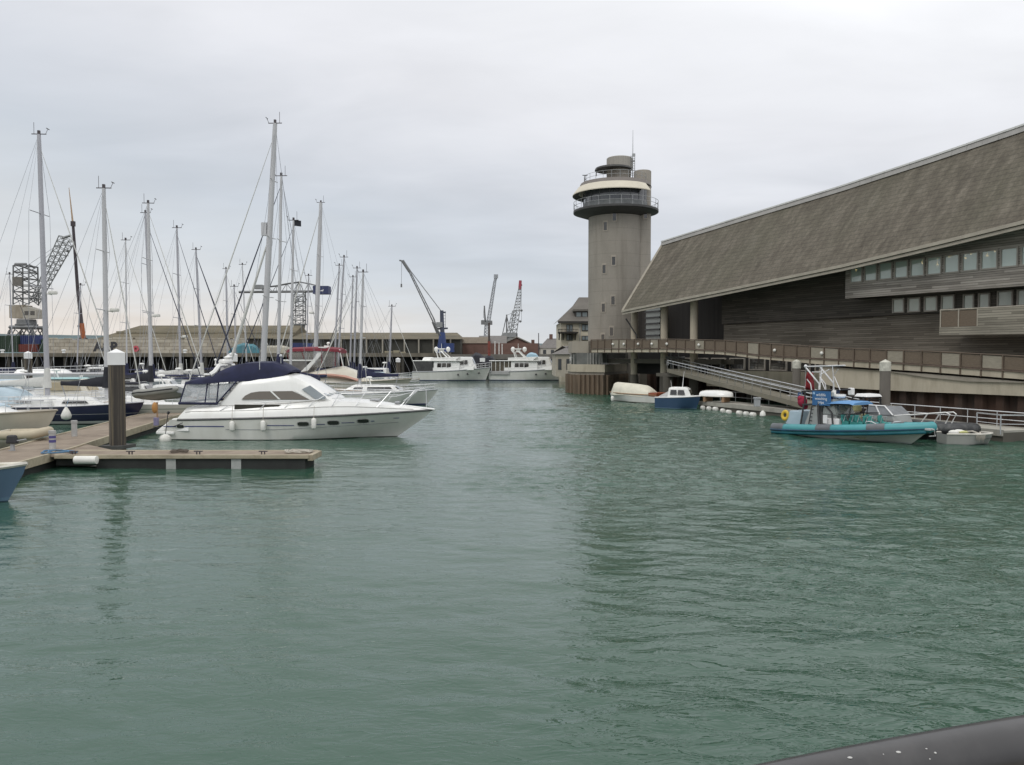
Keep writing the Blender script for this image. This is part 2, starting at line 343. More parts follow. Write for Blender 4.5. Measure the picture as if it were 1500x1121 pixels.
def build_water():
    import numpy as np
    x0, x1, y0, y1, dx = -36.0, 36.0, 1.0, 104.0, .10; ys = [y0]
    while ys[-1] < y1: ys.append(ys[-1] + .042 + .0012 * ys[-1])
    y1 = ys[-1]
    nx, ny = int((x1 - x0) / dx) + 1, len(ys); X, Y = np.meshgrid(np.linspace(x0, x1, nx), np.array(ys)); rs_ = np.random.RandomState(11)
    def low(n, l0, l1): 
        z = np.zeros_like(X)
        for _ in range(n): a = rs_.uniform(0, 6.28); k = 6.28 / rs_.uniform(l0, l1); z += np.sin(k * (X * np.cos(a) + Y * np.sin(a) * .8) + rs_.uniform(0, 6.28))
        return z / math.sqrt(n)
    patch = low(14, 7, 40); lane = low(10, 2.5, 9)
    side = np.clip((X + 1.0 + patch * 4.0) / 9.0, 0, 1); side = side * side * (3 - 2 * side); ruf = (.48 + .66 * side) * np.clip(.92 + .16 * patch + .16 * lane, .45, 1.35)
    H = np.zeros_like(X)
    for i in range(72):
        lam = .36 * (3.2 / .36) ** (rs_.rand() ** 1.7); th = R(-97) + rs_.normal(0, .42); k = 6.283 / lam; amp = .0165 * lam ** .95 / math.sqrt(72) * 2.0
        ph = k * (X * math.cos(th) + Y * math.sin(th)) + rs_.uniform(0, 6.28) + .35 * lane; H += amp * (np.sin(ph) + .22 * np.cos(2 * ph))
    edge = np.minimum.reduce([X - x0, x1 - X, Y - y0, y1 - Y]); H *= ruf * np.clip(edge / 3.0, 0, 1); ruf = ruf * np.clip(edge / .5, 0, 1)
    co = np.stack([X, Y, H], -1).reshape(-1, 3); idx = np.arange(nx * ny).reshape(ny, nx); q = np.stack([idx[:-1, :-1], idx[:-1, 1:], idx[1:, 1:], idx[1:, :-1]], -1).reshape(-1, 4)
    n0 = len(co); F = 7000.0; ext = [(-F, -60, 0), (F, -60, 0), (F, F, 0), (-F, F, 0), (x0, y0, 0), (x1, y0, 0), (x1, y1, 0), (x0, y1, 0)]
    co = np.concatenate([co, np.array(ext)]); q = np.concatenate([q, n0 + np.array([(0, 1, 5, 4), (1, 2, 6, 5), (2, 3, 7, 6), (3, 0, 4, 7)])])
    me = bpy.data.meshes.new('water'); me.vertices.add(len(co)); me.vertices.foreach_set('co', co.ravel()); me.loops.add(q.size); me.loops.foreach_set('vertex_index', q.ravel().astype(np.int32))
    me.polygons.add(len(q)); me.polygons.foreach_set('loop_start', np.arange(0, q.size, 4, dtype=np.int32)); me.update(calc_edges=True); me.polygons.foreach_set('use_smooth', np.ones(len(q), dtype=bool))
    at_ = me.attributes.new('ruffle', 'FLOAT', 'POINT'); at_.data.foreach_set('value', np.concatenate([ruf.ravel(), np.zeros(8)]).astype(np.float32)); me.materials.append(water_mat())
    o = bpy.data.objects.new('water', me); COL.objects.link(o); tag(o, None, None, kind='structure')
build_water()
bed = MB(); bed.add([(-4000, -60, -4), (4000, -60, -4), (4000, 7000, -4), (-4000, 7000, -4)], [(0, 1, 2, 3)])
tag(bed.build('harbour_bed', mat('mud', (.06, .07, .05), .9)), None, None, kind='structure')
def far_hills():
    m = MB(); secs = []; n = 90
    for i in range(n + 1):
        px = -500 + 1700 * i / n; x = at(px, 500, 1600).x
        top = interp([(-500, 486), (0, 489), (95, 491), (150, 492), (330, 494), (500, 495), (700, 499), (830, 505), (1200, 512)], px)[0] + rnd.uniform(-.5, .5)
        z = at(px, top, 1600).z; secs.append([(x, 1420, 2), (x, 1500, z * .5), (x, 1600, z), (x, 1800, z * .8), (x, 2000, 2)])
    m.loft(secs); tag(m.build('hills', mat('far_hill', (.10, .145, .15), .95, var=.3, scale=.02), smooth=40), None, None, kind='structure')  # haze over the hills is put into their blue-grey colour
    # tree tufts along the skyline belong to the hill itself
far_hills()
land = MB(); land.prism([(-600, 190.5), (-30, 190.5), (-5, 196), (60, 176), (600, 150), (900, 1500), (-900, 1500)], -1, 4.35)
tag(land.build('dock_ground', mat('dock_concrete', (.17, .16, .14), .9, var=.3, scale=.3)), None, None, kind='structure')

# ------------------------------------------------------------------ museum: wall planes in s (along the quay, towards the viewer), t (inland)
CONC = mat('cast_concrete', (.34, .305, .25), .85, var=.1, scale=.5, dirt=((.16, .14, .11), .9, (1, 1, .18), .55), bump=.08)
CONCP = mat('pale_concrete', (.47, .42, .325), .85, var=.1, scale=.5, dirt=((.24, .20, .14), .8, (1, 1, .2), .6), bump=.08)
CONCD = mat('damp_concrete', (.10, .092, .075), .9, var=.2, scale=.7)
RUST = mat('rusty_sheet_pile', (.055, .030, .020), .9, var=.45, scale=.9, stretch=(1, 1, .25), dirt=((.030, .030, .026), .5, (1, 1, .1), .9), bump=.2)
PILEC = mat('weathered_sheet_pile', (.17, .125, .085), .9, var=.35, scale=.9, stretch=(1, 1, .2), dirt=((.05, .045, .035), .9, (1, 1, .12), .9), bump=.2)
AQ = math.atan2(QU.y, QU.x)
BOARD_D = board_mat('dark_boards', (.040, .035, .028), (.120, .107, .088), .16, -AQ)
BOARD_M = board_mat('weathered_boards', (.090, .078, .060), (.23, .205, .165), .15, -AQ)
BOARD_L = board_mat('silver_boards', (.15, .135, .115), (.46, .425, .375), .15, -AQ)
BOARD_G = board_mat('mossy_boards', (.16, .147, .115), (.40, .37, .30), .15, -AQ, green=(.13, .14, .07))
TRIM = mat('pale_timber_trim', (.36, .33, .27), .8, var=.15, scale=1.5)
DARKW = mat('dark_cladding', (.042, .037, .033), .8, var=.3, scale=1.5, stretch=(1.5, 1.5, .08))
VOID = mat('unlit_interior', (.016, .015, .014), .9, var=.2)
def roof_mat():
    m, nt, p = NT('slate_roof'); a, co = _noise(nt, 1.1, 8, .72, (1.3, .42, .42), (0, 0, AQ)); b, _ = _noise(nt, .12, 3, .6, (1, 1, 1), (0, 0, AQ)); c, _ = _noise(nt, 5.5, 3, .7, (1, .7, 1.6), (0, 0, AQ)); d, _ = _noise(nt, .35, 7, .75, (1.5, .5, .5), (0, 0, AQ))
    base = _ramp(nt, a, [(.28, (.078, .066, .048)), (.5, (.140, .122, .092)), (.74, (.245, .217, .170))])
    base = _mixc(nt, _ramp(nt, b, [(.42, (0, 0, 0)), (.62, (.35, .35, .35))]), base, (.115, .112, .072))
    base = _mixc(nt, _ramp(nt, d, [(.55, (0, 0, 0)), (.72, (.55, .55, .55))]), base, (.235, .215, .175))
    base = _mixc(nt, 1.0, base, _ramp(nt, c, [(.25, (.58, .58, .58)), (.75, (1.0, 1.0, 1.0))]), 'MULTIPLY')
    sp = nt.nodes.new('ShaderNodeSeparateXYZ'); pass
    tc = nt.nodes.new('ShaderNodeTexCoord'); s2 = nt.nodes.new('ShaderNodeSeparateXYZ'); nt.links.new(tc.outputs['Object'], s2.inputs[0])
    q = nt.nodes.new('ShaderNodeMath'); q.operation = 'FRACT'; dv = nt.nodes.new('ShaderNodeMath'); dv.operation = 'DIVIDE'; nt.links.new(s2.outputs[2], dv.inputs[0]); dv.inputs[1].default_value = .36; nt.links.new(dv.outputs[0], q.inputs[0])
    ad = nt.nodes.new('ShaderNodeMath'); ad.operation = 'MULTIPLY_ADD'; nt.links.new(c, ad.inputs[0]); ad.inputs[1].default_value = 1.6; nt.links.new(q.outputs[0], ad.inputs[2])
    base = _mixc(nt, 1.0, base, _ramp(nt, q.outputs[0], [(0.0, (.60, .60, .60)), (.22, (1, 1, 1))]), 'MULTIPLY')
    nt.links.new(base, p.inputs['Base Color']); p.inputs['Roughness'].default_value = .88; _bump(nt, p, ad.outputs[0], .5, .03); return m
SLATE = roof_mat()
museum = thing('museum_building', 'long boarded waterfront hall under a huge sloping slate roof beside the round tower', 'building', ST(30, 6, 0))
def mbw(m, name, material, parent=museum, **k): return m.build(name, material, parent, world=True, **k)
TE, TR = 1.0, 7.5
eave = [onq(x, y, TE) for x, y in ((912, 455.5), (1060, 425.5), (1237, 388.5), (1381, 354.0), (1500, 324.5), (1660, 283))]
ridge = [onq(x, y, TR) for x, y in ((971, 357.5), (1100, 318), (1233, 278), (1370, 233.5), (1500, 189.5), (1660, 133))]
def ez(s): return interp(eave, s)[0]
def rz_(s): return interp(ridge, s)[0]
SE0, SE1, SR0, SR1 = eave[0][0], eave[-1][0], ridge[0][0], ridge[-1][0]
def roofz(s, t): return lerp(ez(s), rz_(s), (t - TE) / (TR - TE))
def build_roof():
    top = MB(); NU, NV = 40, 8; secs = []; und = []
    for i in range(NU + 1):
        u = i / NU; se, sr = lerp(SE0, SE1, u), lerp(SR0, SR1, u); row = []
        for j in range(NV + 1):
            v = j / NV; row.append(ST(lerp(se, sr, v), lerp(TE, TR, v), lerp(ez(se), rz_(sr), v)))
        sb = sr + .3; row.append(ST(sb, 13, rz_(sr) - 4.2)); row.append(ST(sb, 20, rz_(sr) - 9.5))
        secs.append(row); und.append([p - Vector((0, 0, .38)) for p in row])
    top.loft(secs); rf = mbw(top, 'roof', SLATE)
    so = MB(); so.loft(und); mbw(so, 'soffit', mat('soffit_boards', (.11, .098, .08), .85, var=.25, scale=1.5))
    f = MB()      # eaves fascia with its two pale lines
    for i in range(NU):
        a, b = lerp(SE0, SE1, i / NU), lerp(SE0, SE1, (i + 1) / NU)
        for dz0, dz1, t0, t1 in ((-.16, .05, TE - .16, TE + .05), (-.40, -.20, TE - .06, TE + .05)):
            f.hexa([ST(a, t0, ez(a) + dz0), ST(b, t0, ez(b) + dz0), ST(b, t1, ez(b) + dz0), ST(a, t1, ez(a) + dz0)],
                   [ST(a, t0, ez(a) + dz1), ST(b, t0, ez(b) + dz1), ST(b, t1, ez(b) + dz1), ST(a, t1, ez(a) + dz1)])
    f.tube([ST(SE0 - .05, TE, ez(SE0)), ST(SR0 - .05, TR, rz_(SR0))], .16, 4); mbw(f, 'fascia', TRIM, rf)
    c = MB(); w = MB()
    for i in range(NU):
        a, b = lerp(SR0, SR1, i / NU) - .02, lerp(SR0, SR1, (i + 1) / NU)
        za, zb = rz_(a), rz_(b)
        c.hexa([ST(a, TR - .30, za - .22), ST(b, TR - .30, zb - .22), ST(b, TR + .5, zb - .2), ST(a, TR + .5, za - .2)],
               [ST(a, TR - .20, za + .16), ST(b, TR - .20, zb + .16), ST(b, TR + .5, zb + .16), ST(a, TR + .5, za + .16)])
        w.hexa([ST(a, TR - .26, za + .17), ST(b, TR - .26, zb + .17), ST(b, TR + .3, zb + .17), ST(a, TR + .3, za + .17)],
               [ST(a, TR - .26, za + .30), ST(b, TR - .26, zb + .30), ST(b, TR + .3, zb + .30), ST(a, TR + .3, za + .30)])
    mbw(c, 'ridge_cap', mat('grey_flashing', (.34, .33, .31), .6, var=.15, scale=1), rf); mbw(w, 'ridge_flashing', mat('pale_flashing', (.62, .62, .60), .5, var=.1, scale=1), rf)
build_roof()
def wall_poly(pts, t, thick, name, material, parent=museum):     # pts are (s, z)
    m = MB(); m.slab([ST(s, t, z) for s, z in pts], QN * thick); return mbw(m, name, material, parent)
TW = 4.5
s0, _ = onq(1060, 500, TW); s_end = onq(1690, 500, TW)[0]
def under(s, t): return roofz(s, t) - .5
l0 = onq(1060, 475.5, TW); l1 = onq(1301, 463, TW); ledge = lambda s: lerp(l0[1], l1[1], (s - l0[0]) / (l1[0] - l0[0]))
def top_pts(a, b, t, n=10): return [(lerp(b, a, i / n), under(lerp(b, a, i / n), t)) for i in range(n + 1)]
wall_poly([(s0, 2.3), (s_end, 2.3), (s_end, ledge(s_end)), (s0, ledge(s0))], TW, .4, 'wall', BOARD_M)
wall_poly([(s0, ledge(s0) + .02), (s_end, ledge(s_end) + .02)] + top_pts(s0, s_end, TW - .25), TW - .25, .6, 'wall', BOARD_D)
m = MB(); a = s0; m.slab([ST(s0, TW + .3, 2.3), ST(s0, 16, 2.3), ST(s0, 16, roofz(s0, 7) - .4), ST(s0, 7.4, roofz(s0, 7.3) - .5), ST(s0, TW + .3, under(s0, TW))], QU * .3); mbw(m, 'end_wall', DARKW)
# porch behind the columns
sp0 = onq(945, 480, 10)[0]; m = MB(); m.slab([ST(sp0 - 3, 10, 3.6), ST(s0, 10, 3.6), ST(s0, 10, 15), ST(sp0 - 3, 10, 12)], QN * .3); mbw(m, 'porch_wall', DARKW)
ga, gb = onq(946, 500, 8.6), onq(967, 448, 8.6)
g = MB(); g.slab([ST(ga[0], 8.6, 4.2), ST(gb[0], 8.6, 4.2), ST(gb[0], 8.6, gb[1] + .3), ST(ga[0], 8.6, gb[1] + .1)], QN * .1); st = mbw(g, 'stair_window', mat('grey_glazing', (.20, .22, .21), .15, var=.12, scale=.8))
b = MB()
for k in range(9):
    z = lerp(4.3, gb[1], k / 8); b.hexa([ST(ga[0] - .05, 8.45, z), ST(gb[0] + .05, 8.45, z), ST(gb[0] + .05, 8.58, z), ST(ga[0] - .05, 8.58, z)], [ST(ga[0] - .05, 8.45, z + .16), ST(gb[0] + .05, 8.45, z + .16), ST(gb[0] + .05, 8.58, z + .16), ST(ga[0] - .05, 8.58, z + .16)])
mbw(b, 'glazing_bar', mat('dark_steel', (.05, .05, .05), .6, var=.2), st)
# columns under the eave, running down past the walkway into the water
for px, w in ((929, .70), (973, .72), (1016.5, .72)):
    s, _ = onq(px, 500, 2.6); zt = roofz(s, 2.6) - .85; c = ST(s, 2.6, 0); m = MB(); m.lathe([(.001, 2.2), (w / 2, 2.2), (w / 2, zt), (.001, zt)], c, 18); col = mbw(m, 'column', CONCP, smooth=40)
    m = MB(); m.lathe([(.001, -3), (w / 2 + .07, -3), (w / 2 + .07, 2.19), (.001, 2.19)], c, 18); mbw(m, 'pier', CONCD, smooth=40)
m = MB(); sa = onq(929, 455, 2.2); sb = onq(918, 458, 1.3); m.tube([ST(sa[0] + .3, 2.3, 6.2), ST(sa[0] - .6, 1.6, 7.9)], .07, 6); m.tube([ST(sa[0] + .3, 2.3, 6.2), ST(sa[0] + .3, 2.3, 4.4)], .07, 6); mbw(m, 'downpipe', mat('dark_steel', (.05, .05, .05)))
# projecting box with the upper window row
TB = 2.6
sB0 = onq(1238, 437.6, TB); sB1 = onq(1500, 418.8, TB); botB = lambda s: lerp(sB0[1], sB1[1], (s - sB0[0]) / (sB1[0] - sB0[0]))
w0, w1 = onq(1244.5, 390.7, TB), onq(1494, 360.6, TB); v0, v1 = onq(1244.5, 415.5, TB), onq(1494, 390.5, TB)
headB = lambda s: lerp(w0[1], w1[1], (s - w0[0]) / (w1[0] - w0[0])); sillB = lambda s: lerp(v0[1], v1[1], (s - v0[0]) / (v1[0] - v0[0]))
pitch = (w1[0] - w0[0]) / 10; NW = 14; se = w0[0] + NW * pitch
sl = sB0[0]
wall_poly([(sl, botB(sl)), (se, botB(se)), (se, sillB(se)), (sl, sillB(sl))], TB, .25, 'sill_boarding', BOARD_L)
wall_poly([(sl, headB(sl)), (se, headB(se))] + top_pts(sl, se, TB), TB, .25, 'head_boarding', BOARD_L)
for k in range(NW + 1):
    m = MB(); s = w0[0] + k * pitch; a, b = (sl, s + .05) if k == 0 else (s - .07, s + .07)
    m.slab([ST(a, TB + .003, sillB(a) + .003), ST(b, TB + .003, sillB(b) + .003), ST(b, TB + .003, headB(b) - .003), ST(a, TB + .003, headB(a) - .003)], QN * .2); mbw(m, 'mullion', BOARD_L)
m = MB(); m.slab([ST(sl, TB + .25, botB(sl)), ST(sl, TW - .3, botB(sl)), ST(sl, TW - .3, under(sl, TW - .3)), ST(sl, TB + .25, under(sl, TB + .25))], QU * .2)
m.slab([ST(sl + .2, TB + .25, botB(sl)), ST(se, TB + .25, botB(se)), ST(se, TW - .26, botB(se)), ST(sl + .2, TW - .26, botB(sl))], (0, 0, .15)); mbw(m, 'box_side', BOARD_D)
m = MB(); m.slab([ST(sl + .25, TB + 1.5, botB(sl) + .2), ST(se, TB + 1.5, botB(se) + .2), ST(se, TB + 1.5, headB(se)), ST(sl + .25, TB + 1.5, headB(sl))], QN * .1); mbw(m, 'inner_wall', mat('room_wall', (.10, .11, .10), .9))
def glass_pane_mat():
    m, nt, p = NT('window_pane'); p.inputs['Base Color'].default_value = (.50, .60, .54, 1); p.inputs['Roughness'].default_value = .05; p.inputs['Alpha'].default_value = .86; p.inputs['Coat Weight'].default_value = 1; p.inputs['Specular IOR Level'].default_value = 1.0; return m  # pale green base colour stands in for reflected sky
WPANE = glass_pane_mat(); FRAME = mat('window_frame_wood', (.33, .305, .265), .7, var=.15)
GLOW = emit_mat('warm_lamp', (1.0, .70, .28), 10.0)
def window(sa, sb, zb, zt, t, parent=museum, pane=None, lab=None):
    f = MB(); d = .09
    def bar(s0, s1, za0, za1, zb0, zb1): f.slab([ST(s0, t - .06, za0), ST(s1, t - .06, zb0), ST(s1, t - .06, zb1), ST(s0, t - .06, za1)], QN * .16)
    B = lambda s: zb(s) if callable(zb) else zb
    T = lambda s: zt(s) if callable(zt) else zt
    bar(sa, sb, B(sa), B(sa) + d, B(sb), B(sb) + d); bar(sa, sb, T(sa) - d, T(sa), T(sb) - d, T(sb))
    bar(sa, sa + d, B(sa) + d, T(sa) - d, B(sa + d) + d, T(sa + d) - d); bar(sb - d, sb, B(sb - d) + d, T(sb - d) - d, B(sb) + d, T(sb) - d)
    w = mbw(f, 'window', FRAME, parent); p = MB(); p.slab([ST(sa + d, t, B(sa) + d), ST(sb - d, t, B(sb) + d), ST(sb - d, t, T(sb) - d), ST(sa + d, t, T(sa) - d)], QN * .02)
    mbw(p, 'pane', pane or WPANE, w); return w
lamps = [(1254, 396), (1351, 385.5), (1373, 388), (1391, 375.5), (1404.5, 384.8), (1414, 378.3), (1422, 372), (1446.5, 374.8), (1458, 368)]
for k in range(NW):
    a = w0[0] + k * pitch + .07; window(a, a + pitch - .14, sillB, headB, TB)
for px, py in lamps:
    s, z = onq(px, py, TB + .7); m = MB(); m.ball(ST(s, TB + .7, z), .075, 8, 6); m.tube([ST(s, TB + .7, z + .07), ST(s, TB + .7, headB(s) + .3)], .012, 4); mbw(m, 'ceiling_lamp', GLOW)
# lower window row in the dark recess under the box
TL = TW - .32
for a, b, yt, yb in ((1307.6, 1325, 437.8, 459), (1330, 1348.5, 436.6, 458), (1354, 1373.5, 434.8, 457), (1379, 1398.5, 433, 455), (1411, 1427.5, 431.6, 453.8), (1433.5, 1450.5, 430, 452.5), (1461, 1484.5, 426.5, 450), (1490, 1513, 424.5, 449), (1520, 1545, 422, 447)):
    s1, s2 = onq(a, yt, TL)[0], onq(b, yt, TL)[0]; q1, q2 = onq(a, yt, TL)[1], onq(a, yb, TL)[1]
    window(s1, s2, q2, q1, TL, pane=mat('lower_pane', (.44, .49, .43), .12, var=.12, scale=.6, coat=.6))  # pale pane colour carries the sky reflection here too
# balcony
TBal = 1.9; sb0 = onq(1375.5, 491, TBal); sb1 = onq(1500, 489, TBal); zb_ = sb0[1]; zt_ = onq(1375.5, 456, TBal)[1]; sb2 = onq(1432, 480, TBal)[0]; sbe = onq(1700, 470, TBal)[0]
m = MB(); m.slab([ST(sb0[0], TBal, zb_), ST(sbe, TBal, zb_ - .1), ST(sbe, TBal, zb_ + .45), ST(sb0[0], TBal, zb_ + .50)], QN * .12); m.slab([ST(sb2, TBal + .001, zb_ + .5), ST(sbe, TBal + .001, zb_ + .45), ST(sbe, TBal + .001, zt_ + .02), ST(sb2, TBal + .001, zt_ + .02)], QN * .1)
bal = mbw(m, 'balcony', BOARD_G)
m = MB(); m.hexa([ST(sb0[0], TBal + .12, zb_ + .05), ST(sbe, TBal + .12, zb_ - .05), ST(sbe, TW - .3, zb_ - .05), ST(sb0[0], TW - .3, zb_ + .05)], [ST(sb0[0], TBal + .12, zb_ + .3), ST(sbe, TBal + .12, zb_ + .2), ST(sbe, TW - .3, zb_ + .2), ST(sb0[0], TW - .3, zb_ + .3)]); mbw(m, 'balcony_floor', BOARD_D, bal)
m = MB()
for s in (sb0[0] + .05, (sb0[0] + sb2) / 2, sb2 - .05): m.tube([ST(s, TBal + .05, zb_ + .5), ST(s, TBal + .05, zt_ + .04)], .05, 4)
m.tube([ST(sb0[0], TBal + .05, zt_ + .05), ST(sbe, TBal + .05, zt_ + .05)], .05, 4); m.tube([ST(sb0[0], TBal + .05, zt_ + .05), ST(sb0[0], TW - .3, zt_ + .05)], .04, 4); mbw(m, 'balcony_rail', TRIM, bal)
MESH_BR = mat('rusty_mesh_infill', (.145, .112, .080), .8, var=.25, scale=6, stretch=(1, 1, 5))
m = MB(); m.slab([ST(sb0[0] + .1, TBal + .06, zb_ + .52), ST(sb2 - .1, TBal + .06, zb_ + .52), ST(sb2 - .1, TBal + .06, zt_ - .02), ST(sb0[0] + .1, TBal + .06, zt_ - .02)], QN * .02); mbw(m, 'balcony_mesh', MESH_BR, bal)
# lower storey behind and under the walkway
TLo = 3.2
p0, p1 = onq(1035, 548, TLo), onq(1232, 562, TLo); bt = onq(1200, 546, TLo)[1]; bb = onq(1200, 572, TLo)[1]; sq1 = onq(1245, 560, TLo)[0]
m = MB(); m.slab([ST(p0[0], TLo, bb - .1), ST(sq1, TLo, bb - .1), ST(sq1, TLo, bb + .5), ST(p0[0], TLo, bb + .5)], QN * .4); m.slab([ST(p0[0], TLo + .12, bb + .5), ST(sq1, TLo + .12, bb + .5), ST(sq1, TLo + .12, bt), ST(p0[0], TLo + .12, bt)], QN * .3); mbw(m, 'plinth', CONCP)
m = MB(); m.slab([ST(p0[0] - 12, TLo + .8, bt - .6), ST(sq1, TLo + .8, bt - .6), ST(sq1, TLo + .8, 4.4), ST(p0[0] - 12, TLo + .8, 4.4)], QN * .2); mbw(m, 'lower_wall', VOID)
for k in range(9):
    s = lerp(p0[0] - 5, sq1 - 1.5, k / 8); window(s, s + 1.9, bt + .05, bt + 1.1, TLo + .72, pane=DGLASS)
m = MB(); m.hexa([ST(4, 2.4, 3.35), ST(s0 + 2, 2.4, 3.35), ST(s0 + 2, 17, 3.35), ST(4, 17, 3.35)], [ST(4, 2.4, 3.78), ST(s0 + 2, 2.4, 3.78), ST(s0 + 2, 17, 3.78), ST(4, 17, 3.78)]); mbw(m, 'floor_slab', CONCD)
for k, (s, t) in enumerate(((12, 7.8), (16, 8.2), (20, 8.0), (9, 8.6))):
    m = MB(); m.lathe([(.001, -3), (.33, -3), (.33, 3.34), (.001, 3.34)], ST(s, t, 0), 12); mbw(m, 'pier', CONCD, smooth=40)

# ------------------------------------------------------------------ quay walls of sheet pile
def sheet_pile(path, z0, z1, mat_, name, label, cat='quay wall', d=.34, w=.62, group=None):
    m = MB(); pts = []
    for a, b in zip(path, path[1:]):
        a = Vector((*a, 0)); b = Vector((*b, 0)); n = max(1, int((b - a).length / (2 * w))); u = (b - a) / n; nn = Vector((u.y, -u.x, 0)).normalized() * d
        for i in range(n):
            o = a + u * i; pts += [o, o + u * .38, o + u * .5 + nn, o + u * .88 + nn]
    pts.append(Vector((*path[-1], 0)))
    m.loft([[(p.x, p.y, z0) for p in pts], [(p.x, p.y, z1) for p in pts]]); o = m.build(name, mat_); tag(o, label, cat, group); return o
def st2(s, t): p = ST(s, t, 0); return (p.x, p.y)
sQ0 = onq(1215, 560, .6)[0]; sQE = s_end + 6
sheet_pile([st2(2, 9.5), st2(sQ0 - 5, 9.5), st2(sQ0 - 5, 3.6), st2(sQ0, 3.6), st2(sQ0, .9), st2(sQE, .9)], -3.8, 2.2, RUST, 'sheet_pile_wall', 'rust brown sheet pile quay wall below the pale concrete band behind the tour boat')
# ------------------------------------------------------------------ walkway along the quay with its railing
WK = [(866, 498, 511.5, 516.5), (890, 497.3, 511.3, 516.3), (980, 497, 511, 516), (1060, 498.7, 514.5, 519.5), (1120, 503, 522, 526.5), (1226, 510, 527.5, 536), (1300, 512.7, 531.5, 541), (1360, 514.7, 535.5, 545), (1500, 522, 545, 556), (1700, 533, 560, 573)]
WS = []
for px, a, b, c in WK:
    s, zr = onq(px, a, 0); WS.append((s, zr, onq(px, b, 0)[1], onq(px, c, 0)[1]))
wsA, wsE = WS[0][0], WS[-1][0]
walkway = thing('quay_walkway', 'raised walkway with brown mesh railing running along the front of the boarded hall', 'walkway', ST(30, 0, 0))
NSEG = 36
m = MB(); m2 = MB()
for i in range(NSEG):
    a, b = lerp(wsA, wsE, i / NSEG), lerp(wsA, wsE, (i + 1) / NSEG); A, B = interp(WS, a), interp(WS, b)
    m.hexa([ST(a, .0, A[2]), ST(b, .0, B[2]), ST(b, 2.4, B[2]), ST(a, 2.4, A[2])], [ST(a, .0, A[1] - .04), ST(b, .0, B[1] - .04), ST(b, 2.4, B[1] - .04), ST(a, 2.4, A[1] - .04)])
    m2.hexa([ST(a, -.08, A[1] - .035), ST(b, -.08, B[1] - .035), ST(b, 2.4, B[1] - .035), ST(a, 2.4, A[1] - .035)], [ST(a, -.08, A[1] + .04), ST(b, -.08, B[1] + .04), ST(b, 2.4, B[1] + .04), ST(a, 2.4, A[1] + .04)])
m.build('fascia_beam', CONCP, walkway, world=True); m2.build('deck', mat('rusty_deck_edge', (.13, .095, .072), .8, var=.3, scale=2), walkway, world=True)
NP = 40; RAILC = mat('brown_rail', (.115, .085, .06), .7, var=.25, scale=2); PANW = mat('pale_wood_panel', (.29, .262, .205), .85, var=.15, scale=3, stretch=(1, 1, 4))
hr = MB(); hr.tube([ST(lerp(wsA, wsE, i / NP), -.02, interp(WS, lerp(wsA, wsE, i / NP))[0]) for i in range(NP + 1)], .045, 6); hr.build('handrail', RAILC, walkway, world=True)
for i in range(NP + 1):
    s = lerp(wsA, wsE, i / NP); z = interp(WS, s); m = MB(); m.slab([ST(s - .04, -.06, z[2] - .03), ST(s + .04, -.06, z[2] - .03), ST(s + .04, -.06, z[0]), ST(s - .04, -.06, z[0])], QN * .08); m.build('post', RAILC, walkway, world=True)
    if i == NP: break
    s2 = lerp(wsA, wsE, (i + 1) / NP); z2 = interp(WS, s2); g = .07; wood = i % 5 in (3,) or i in (4, 24, 28, 31)
    m = MB(); m.slab([ST(s + g, 0, z[1] + .08), ST(s2 - g, 0, z2[1] + .08), ST(s2 - g, 0, z2[0] - .07), ST(s + g, 0, z[0] - .07)], QN * .03)
    o = m.build('panel', PANW if wood else MESH_BR, walkway, world=True)
    if wood: o['label'] = 'pale boarded panel'
for px in (898, 914, 935, 977, 1024, 1135, 1204, 955):
    s, _ = onq(px, 505, -.08); z = interp(WS, s); m = MB(); c = ST(s, -.10, (z[0] + z[1]) / 2); m.ball(c, .13, 8, 6); m.build('bulkhead_lamp', FENDER, walkway, world=True, smooth=40)
# pale concrete quay front under the right part of the walkway
QB = [(1200, 537, 560), (1226, 539, 568), (1300, 544, 572), (1360, 553, 574.7), (1420, 559, 577), (1500, 561, 580.5), (1700, 572, 590)]
m = MB(); m3 = MB()
qs = [(onq(x, t, .25)[0], onq(x, t, .25)[1], onq(x, b, .25)[1], onq(x, interp(WK, x)[2] + 1, .25)[1]) for x, t, b in QB]
for a, b in zip(qs, qs[1:]):
    m.hexa([ST(a[0], .25, a[2]), ST(b[0], .25, b[2]), ST(b[0], 4.3, b[2]), ST(a[0], 4.3, a[2])], [ST(a[0], .25, a[1]), ST(b[0], .25, b[1]), ST(b[0], 4.3, b[1]), ST(a[0], 4.3, a[1])])
    m3.hexa([ST(a[0], .12, a[1]), ST(b[0], .12, b[1]), ST(b[0], 4.3, b[1]), ST(a[0], 4.3, a[1])], [ST(a[0], .12, a[3] - .08), ST(b[0], .12, b[3] - .08), ST(b[0], 4.3, b[3] - .08), ST(a[0], 4.3, a[3] - .08)])
qf = m.build('quay_wall', CONCP); tag(qf, 'pale stained concrete quay front under the right-hand end of the walkway', 'quay wall'); o = m3.build('coping', CONC, qf); 
g = MB(); g.prism([st2(sQ0, 4.2), st2(sQE, 4.2), st2(sQE, 60), st2(0, 60), st2(0, 10), st2(sQ0, 10)], -1, 2.15); tag(g.build('museum_ground', CONCD), None, None, kind='structure')

